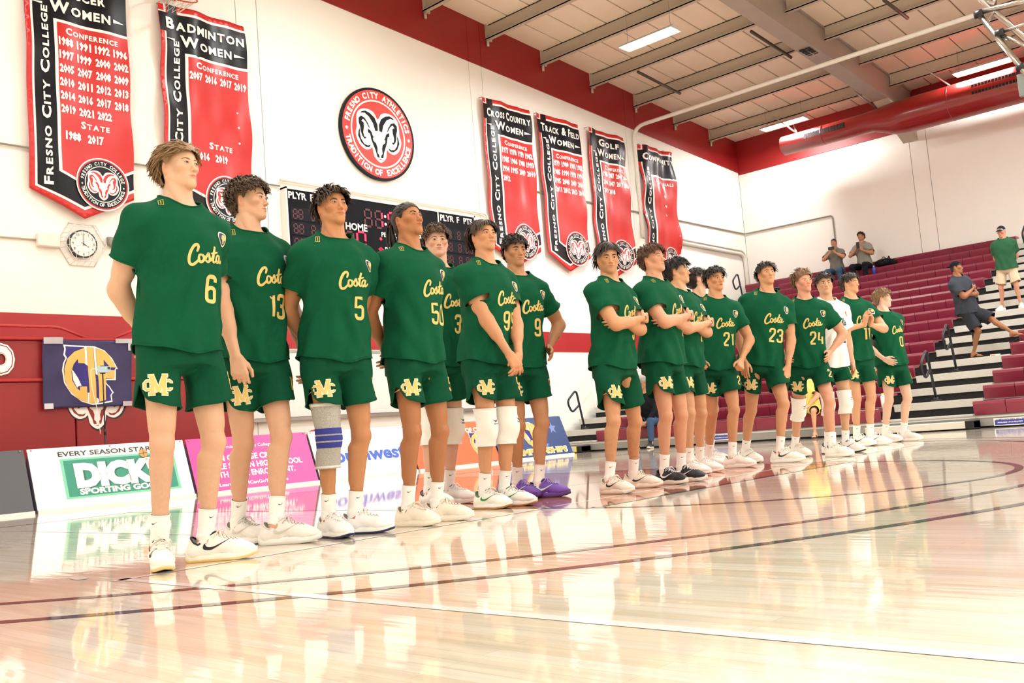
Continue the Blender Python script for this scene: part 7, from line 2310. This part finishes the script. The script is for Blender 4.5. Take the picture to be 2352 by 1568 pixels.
def players():
    player('6', [(368, 1305, 4), (474, 1289, 72)], (416, 326), 27, (42, 4, 0), dict(skin='E9BFA0', hair=('wavy_back', '8F6E48'), jaw=0.98, blush=0.7, iris='grey', leg_hair=0.35), [arm('back', -1), arm('back', 1)],
           W_('F1EEE6', 'F4F0E4', 'E3C583', 'EDE8DE', 'E9E2D4', '14182A', '14182A'), 'tall player in green jersey number 6, hands behind back, wavy blond hair', 11)
    player('13', [(548, 1248, 42), (636, 1250, 68)], (572, 399), 27, (62, 2, 0), dict(skin='E6B999', hair=('curly', '4C3826'), nose=1.1, leg_hair=0.25), [arm('fronthang', -1, w=(-0.16, -0.17, -0.05), curl=0.75), arm('hang', 1, w=(0.27, -0.06, -0.01), curl=0.55)],
           W_('E6E3DE', 'EEEDEA', 'DAD8D4', 'DEDBD6', 'CFCAC2', 'D6D3CE', 'C9C6C0'), 'player in green jersey number 13 with messy brown curls seen in profile', 12)
    player('5', [(757, 1234, 28), (816, 1226, 64)], (768, 428), 22, (28, 9, 0), dict(skin='CE9468', hair=('wavy', '3C2A1D'), browth=1.35, mouth=-0.0015, iris='grey', leg_hair=0.1), [arm('back', -1), arm('back', 1)],
           W_('F0F0F0', 'F4F4F4', '1D2750', '20242C', 'E8E6E0', 'F0F0F0', None), 'player in green jersey number 5 with grey and blue knee brace', 13, pads='r')
    player('50', [(939, 1208, 48), (1005, 1197, 68)], (942, 466), 40, (46, 14, 2), dict(skin='BC8055', hair=('slick', '221811'), browth=1.1, leg_hair=0.2, hairline=0.0), [arm('back', -1), arm('back', 1)],
           W_('EFE8DA', 'F1EADC', 'E6DECD', 'EBE3D3', 'E9E1D0', 'E6DDCB', None), 'player in green jersey number 50 with long dark ponytail', 14, hair_h=0.008)
    player('3', [(988, 1165, 40), (1032, 1157, 55)], (1013, 512), 30, (8, 0, 0), dict(skin='EDC0A6', hair=('curly', '56402B'), blush=1.0), [arm('back', -1), arm('hang', 1, w=(0.24, 0.05, -0.02), p=(1, 0.6, 0))],
           W_('F2F2F0', None, None, None, None, '2A2D3A', None), 'player in green jersey number 3 looking at the camera, curly brown hair, white knee pads', 15, pads='RL')
    player('99', [(1115, 1168, 46), (1160, 1163, 66)], (1117, 503), 42, (34, 10, 0), dict(skin='DDA57C', hair=('straight', '3A291D'), browth=1.1), [arm('front', -1, w=(-0.015, -0.235, -0.02)), arm('front', 1, w=(0.07, -0.215, 0.0))],
           W_('F1F0EB', 'F6F6F4', 'B98A52', 'EFEEE8', 'E4E2DA', '2E8B4A', '1F8A45'), 'player in green jersey number 99 with clasped hands and white knee pads', 16, pads='RL')
    player('9', [(1190, 1145, 45), (1240, 1143, 70)], (1184, 538), 26, (24, -2, 0), dict(skin='CC9870', hair=('tight', '1E1612'), browth=1.5, mouth=0.001, stubble=0.25), [arm('back', -1), arm('hip', 1)],
           W_('6A45A8', '5A3A8E', '4A2C5E', '4A2E78', '9A7BC8', '2E2044', 'CDE8CF'), 'player in purple shoes with a hand on one hip behind number 99', 17)
    player('3', [(1402, 1134, 48), (1457, 1121, 74)], (1400, 553), 52, (14, -6, 0), dict(skin='DBA67C', hair=('straight', '2C1F17'), browth=1.4, stubble=0.45, leg_hair=0.75), [arm('crossR', -1), arm('crossL', 1)],
           W_('ECE8DC', 'F0ECE2', 'D9CDBE', 'E6E1D3', 'E4DED0', 'D8D2C2', '20242E'), 'player with crossed arms, straight dark hair and a stern look at the camera', 18, short_hem=0.72)
    player('1', [(1528, 1112, 48), (1567, 1106, 58)], (1500, 562), 56, (54, 8, 0), dict(skin='E3AC8C', hair=('curly', '5A3D28'), blush=1.1, jaw=1.05), [arm('crossR', -1), arm('crossL', 1)],
           W_('1A1E2A', 'E9E6DE', 'D9D6CE', '171A24', 'D8DAE0', '14171F', 'F2F2F2'), 'broad player with crossed arms and brown curls in black shoes', 19, girth=1.06)
    player('7', [(1585, 1091, 50), (1609, 1085, 60)], (1556, 592), 55, (76, 4, 0), dict(skin='DFB08A', hair=('messy', '17120F')), [arm('crossR', -1), arm('crossL', 1)],
           W_('F3F2EE', None, None, None, None, None, None), 'player with messy black hair in profile and crossed arms behind the curly one', 20)
    player('8', [(1610, 1067, 50), (1632, 1064, 60)], (1610, 612), 46, (104, 14, 10), dict(skin='EBC0A3', hair=('curly', '221A15')), [arm('hang', -1), arm('hang', 1, w=(0.235, -0.06, 0.0))],
           W_('EFEDE8', None, None, None, None, None, None), 'player turning the face away with head tilted, beside number 21', 21)
    player('21', [(1630, 1074, 58), (1684, 1074, 64)], (1645, 607), 16, (34, 2, 0), dict(skin='D6A077', hair=('messy', '1B1613'), browth=1.2, open=True), pair('hold'),
           W_('F3F1EC', None, None, None, None, None, None), 'smiling player in green jersey number 21 gripping the hem of the shirt', 22)
    player('23', [(1713, 1063, 42), (1793, 1062, 70)], (1770, 588), 13, (24, 10, 0), dict(skin='DDA880', hair=('messy', '221B17'), eye=0.55, leg_hair=0.15), [arm('fronthang', -1, w=(-0.18, -0.14, -0.03)), arm('fronthang', 1, w=(0.215, -0.12, -0.04))],
           W_('F2F0EA', 'F6F5F2', 'EDEAE2', 'EFECE4', 'E9E6DC', 'EFEBE2', '1A1C22'), 'player in green jersey number 23 with both arms hanging', 23, girth=1.04)
    player('24', [(1827, 1049, 42), (1915, 1049, 52)], (1845, 607), 6, (30, 6, -3), dict(skin='E8AE90', hair=('quiff', '7A5B3C'), blush=1.4, stubble=0.2, leg_hair=0.15), pair('hip'),
           W_('F0EDE5', 'F3F0EA', 'E6E0D4', 'EBE7DE', 'E4DFD3', None, None), 'player in green jersey number 24 with hands on hips and one knee pad', 24, pads='R')
    player('10', [(1904, 1042, 40), (1944, 1039, 55)], (1897, 626), 30, (10, 2, 0), dict(skin='E2B492', hair=('curly', '2A201A'), browth=1.2), [arm('fronthang', -1, w=(-0.17, -0.13, -0.03), curl=0.7), arm('hang', 1)],
           W_('F2F2F0', 'F4F4F2', '16181E', '20232A', 'ECECEA', '16181E', '16181E'), 'player in the only white jersey, number 10, with knee pads', 25, pads='RL', jersey=M_jwhite, wm=M_pgreen, hem=-0.05, short_hem=0.50)
    player('11', [(1970, 1025, 55), (2000, 1023, 70)], (1951, 625), 28, (58, 0, 0), dict(skin='E0AF8A', hair=('messy', '2B211B')), [arm('clap', -1), arm('clap', 1)],
           W_('F5F4F1', 'F7F7F5', 'EEEDEA', 'F0EFEC', 'EDEBE6', None, '17191F'), 'player in green jersey number 11 with hands raised together at the chest', 26)
    player('0', [(2034, 1016, 60), (2076, 1013, 72)], (2021, 661), 36, (84, 0, 0), dict(skin='F1CDB6', hair=('curly', '8A6A48'), blush=1.0), [arm('hip', -1, w=(-0.17, -0.10, 0.03)), arm('back', 1)],
           W_('F2DFDA', 'F4F2F0', 'E8E2DE', 'F0E6E2', 'F2F0EC', None, None), 'last player of the line, number 0, leaning back with a hand on the hip', 27, hips=(0.02, -0.08))
players()
# ================================================================ spectators
def tee(col, nm=None): return mat('cloth_' + col, col, 0.85, var=0.08, scale=18, bump=0.08, bscale=400, spec=0.15)
FACE_COURT = -PI / 2
def sit(px, k, label, look, head, arms, seed, clothes, H=1.72, ang=0.0, dx=0.17, knees=0.14, lean=0.12, foot_fwd=0.40, feet_floor=False):
    """someone sitting on row k; px: image point at seat level"""
    xs_ = 15.12 + DX * k; zs = Z0 + DZ * k
    p = px_x(px[0], px[1], xs_ + dx)
    zd = 0.0 if k == 0 else zs - DZ - 0.19
    s = H / 1.845
    feet = [(-knees, -foot_fwd, -0.05), (knees, -foot_fwd, 0.05)]
    return build_person('spectator', (xs_ + dx, p[1], zd), FACE_COURT + ang, H, feet, label, look, head, arms, seed, clothes, pel=(0, 0.0, zs - zd + 0.10 * s), lean=(0, lean), depth=px_depth((xs_ + dx, p[1], zs)), seated=True, knee_dir=[np.array([-0.15, -0.7, 0.7]), np.array([0.15, -0.7, 0.7])], group='spectators on the bleachers')
grey_sh = tee('77766C'); jeans = tee('3D5573'); dark = tee('1B1C22'); navy = tee('2B2F38')
sn = shoe_style('2A2C30', 'E6E4E0')
c1 = sit((1926, 640), 15, 'spectator in grey shirt and blue jeans filming with a phone, top of the bleachers', dict(skin='C89472', hair=('short', '17120F')), dict(ang=(8, -4, 0)), [arm('phone', -1), arm('phone', 1)], 41,
         [(trousers, jeans), (shirt, grey_sh, None, None, -0.02, 0.75), (shoes, sn)], 1.70, ang=0.15)
c2 = sit((1990, 632), 15, 'spectator in grey patterned shirt and black trousers aiming a phone upwards', dict(skin='B98462', hair=('messy', '14100E')), dict(ang=(0, 8, 0)), [arm('phone', -1, w=(-0.05, -0.25, 0.48)), arm('phone', 1, w=(0.08, -0.26, 0.42))], 42,
         [(trousers, dark), (shirt, tee('8B8A7E'), None, None, -0.02, 0.75), (shoes, sn)], 1.74)
def held(c, name, label, size, m, off=(0, -0.06, 0.10), rot=0.0):
    """something held between the two hands of person c (a thing of its own)"""
    R = rz(c['root'].rotation_euler.z); b = np.array(c['root'].location)
    mid = (c['wr'][0] + c['wr'][1]) / 2 + np.array(off)
    w = b + R @ mid
    e = empty(name, tuple(w), label, 'phone', None, rotz=c['root'].rotation_euler.z + rot)
    MB().bev((-size[0] / 2, -size[1] / 2, -size[2] / 2), (size[0] / 2, size[1] / 2, size[2] / 2), 0.003).build('case', m, e)
    MB().bev((size[0] / 2 - 0.03, -size[1] / 2 - 0.003, size[2] / 2 - 0.04), (size[0] / 2 - 0.008, -size[1] / 2, size[2] / 2 - 0.01), 0.001).build('camera_bump', M_bl_rub, e)
held(c1, 'smartphone', 'dark smartphone held level by the spectator in blue jeans', (0.15, 0.012, 0.075), M_black)
held(c2, 'smartphone', 'dark smartphone held upright by the spectator in black trousers', (0.078, 0.012, 0.16), M_black)
p = px_x(2032, 612, 15.12 + DX * 15 + 0.15); zs = Z0 + DZ * 15
bag = empty('backpack', (15.12 + DX * 15 + 0.15, p[1], zs), 'slumped black backpack on the top bench beside the phone users', 'bag')
V, Q = mesh_of([ell((0, 0, 0.10), (0.13, 0.24, 0.10), None, 0.05), ell((0.02, -0.18, 0.07), (0.09, 0.14, 0.07), None, 0.05), ell((-0.1, 0.05, 0.08), (0.05, 0.13, 0.06), None, 0.03)], 0.014)
mesh_obj('pack', V, Q, dark, bag)
MB().tube(spline3([(0.0, -0.1, 0.19), (-0.08, -0.16, 0.22), (-0.13, -0.2, 0.12), (-0.12, -0.22, 0.03)]), 0.014, 6).build('strap', dark, bag)
MB().tube(spline3([(0.0, -0.05, 0.20), (0.0, 0.0, 0.24), (0.0, 0.05, 0.20)]), 0.01, 6).build('handle', dark, bag)
def bottle(loc, col, label, h=0.22, r=0.035, capc='E8E8E8'):
    e = empty('water_bottle', loc, label, 'bottle')
    MB().lathe([(0, 0), (r, 0), (r, h * 0.72), (r * 0.8, h * 0.82), (r * 0.42, h * 0.88), (r * 0.42, h * 0.93)], 16).build('bottle_body', mat('bottle_' + col, col, 0.25), e)
    MB().lathe([(0, h * 0.92), (r * 0.5, h * 0.92), (r * 0.5, h), (0, h)], 16).build('bottle_cap', mat('bottle_cap_' + capc, capc, 0.4), e)
p = px_x(2010, 640, 15.12 + DX * 14 + 0.2); bottle((15.12 + DX * 14 + 0.2, p[1], Z0 + DZ * 14), '2A4FC0', 'blue bottle on the bench in front of the phone users')
p = px_x(2036, 955, 15.30); bottle((15.25, p[1], 0.401), 'EDEDE8', 'white drink bottle with yellow wrapper on the lowest bench', 0.24, 0.04, 'D8C84A')

# standing man in the aisle: green tee, khaki shorts
def on_deck(px, k): # foot point on the aisle deck of row k
    q = px_x(px[0], px[1], 15.12 + DX * k + 0.30); q[2] = Z0 + DZ * k - 0.19; return q
ks = 8; f0 = on_deck((2305, 727), ks); f1 = on_deck((2347, 717), ks)
mid = (f0 + f1) / 2; base = (mid[0], mid[1], Z0 + DZ * ks - 0.19)
yw = wyaw(mid, -6); Ri = rz(-yw)
feet = [tuple((Ri @ (f - mid))[:2]) + (a,) for f, a in ((f0, -0.5), (f1, 0.35))]
rr = ray(2302, 518); t = ((mid - CAM) @ _f) / (rr @ _f); Hh_ = (CAM + rr * t)[2] - base[2]
c3 = build_person('spectator', base, yw, min(1.95, Hh_), feet, 'older man in green T-shirt, khaki shorts and dark cap standing in the aisle', dict(skin='D9A184', hair=('short', 'B9B4AC'), blush=1.4), dict(ang=(-18, -12, 0)), [arm('back', -1), arm('back', 1)], 43,
    [(shorts, tee('CDBB9E'), 0.80, None, 0.0, False, 1.05), (shirt, tee('2A5A3C'), None, None, -0.03, 0.72, 1.06), (shoes, shoe_style('F0EFEC', 'F2F2F0')), (cap_hat, tee('1D2228'))], depth=px_depth(mid), girth=1.1, group='spectators on the bleachers')
# man with one leg up
k4 = 4; f0 = on_deck((2238, 828), k4); zf = Z0 + DZ * k4 - 0.19
f1 = np.array([17.47, 4.58, Z0 + DZ * k4])
pelv = px_x(2222, 712, f0[0] - 0.02)
base = (pelv[0], pelv[1], zf); yw = wyaw(pelv, 52); Ri = rz(-yw)
q0 = Ri @ (f0 - np.array(base)); q1 = Ri @ (f1 - np.array(base))
c4 = build_person('spectator', base, yw, 1.78, [(q0[0], q0[1], 0.1), (q1[0], q1[1], 0.6, q1[2])], 'man in charcoal T-shirt and backward cap with one foot up on a bench', dict(skin='A5714E', hair=('short', '1A1512')), dict(ang=(28, 2, 0)), [arm('crossR', -1, w=(0.05, -0.20, 0.36)), arm('crossL', 1)], 44,
    [(shorts, tee('2E3238'), 0.88, None, 0.0, False, 1.05), (shirt, tee('3A3F49'), None, None, -0.02, 0.75, 1.05), (sandals, M_bl_rub), (cap_hat, tee('14161C'), True)], pel=(0, 0, pelv[2] - zf), depth=px_depth(pelv), girth=1.08, seated=False, lean=(-0.22, 0.0), knee_dir=[np.array([0.0, -1, 0.1]), np.array([0.5, -0.8, 0.5])], group='spectators on the bleachers')
MB().tube([c4['wr'][0] + unit(c4['el'][0] - c4['wr'][0]) * 0.03 + 0.03 * np.array([math.cos(a), 0, math.sin(a)]) for a in np.linspace(0, 2 * PI, 13)[:-1]], 0.006, 6, closed=True).build('wristband', M_bl_rub, c4['root'])
# seated behind the players
c5 = sit((1493, 955), 0, 'seated man in black sweater and glasses between two players with crossed arms', dict(skin='B98867', hair=('short', '7F7B76'), stubble=0.4), dict(ang=(-20, -6, 0)), [arm('lap', -1), arm('lap', 1)], 45,
         [(trousers, tee('39506E'), 'trousers', 1.0, 0.9), (shirt, tee('191A20'), None, None, -0.02, 1.5), (shoes, shoe_style('23252A', 'C9C4BC')), (spectacles, M_bl_rub), (socks, tee('C9C0A8'), 0.2, False)], 1.75, ang=0.25, foot_fwd=0.46, lean=0.30)
c6 = sit((1862, 950), 0, 'seated person in yellow T-shirt and shorts with brown sandals behind number 24', dict(skin='DDA888', hair=('wavy', '5A4430')), dict(ang=(-10, -5, 0)), [arm('lap', -1), arm('lap', 1)], 46,
         [(shorts, tee('E6DA78'), 0.75, None, 0.0, False, 1.05), (shirt, tee('E8DC7C'), None, None, -0.02, 0.75, 1.05), (sandals, mat('brown_leather', '4A382A', 0.6))], 1.58, ang=0.2, foot_fwd=0.42, lean=0.15)
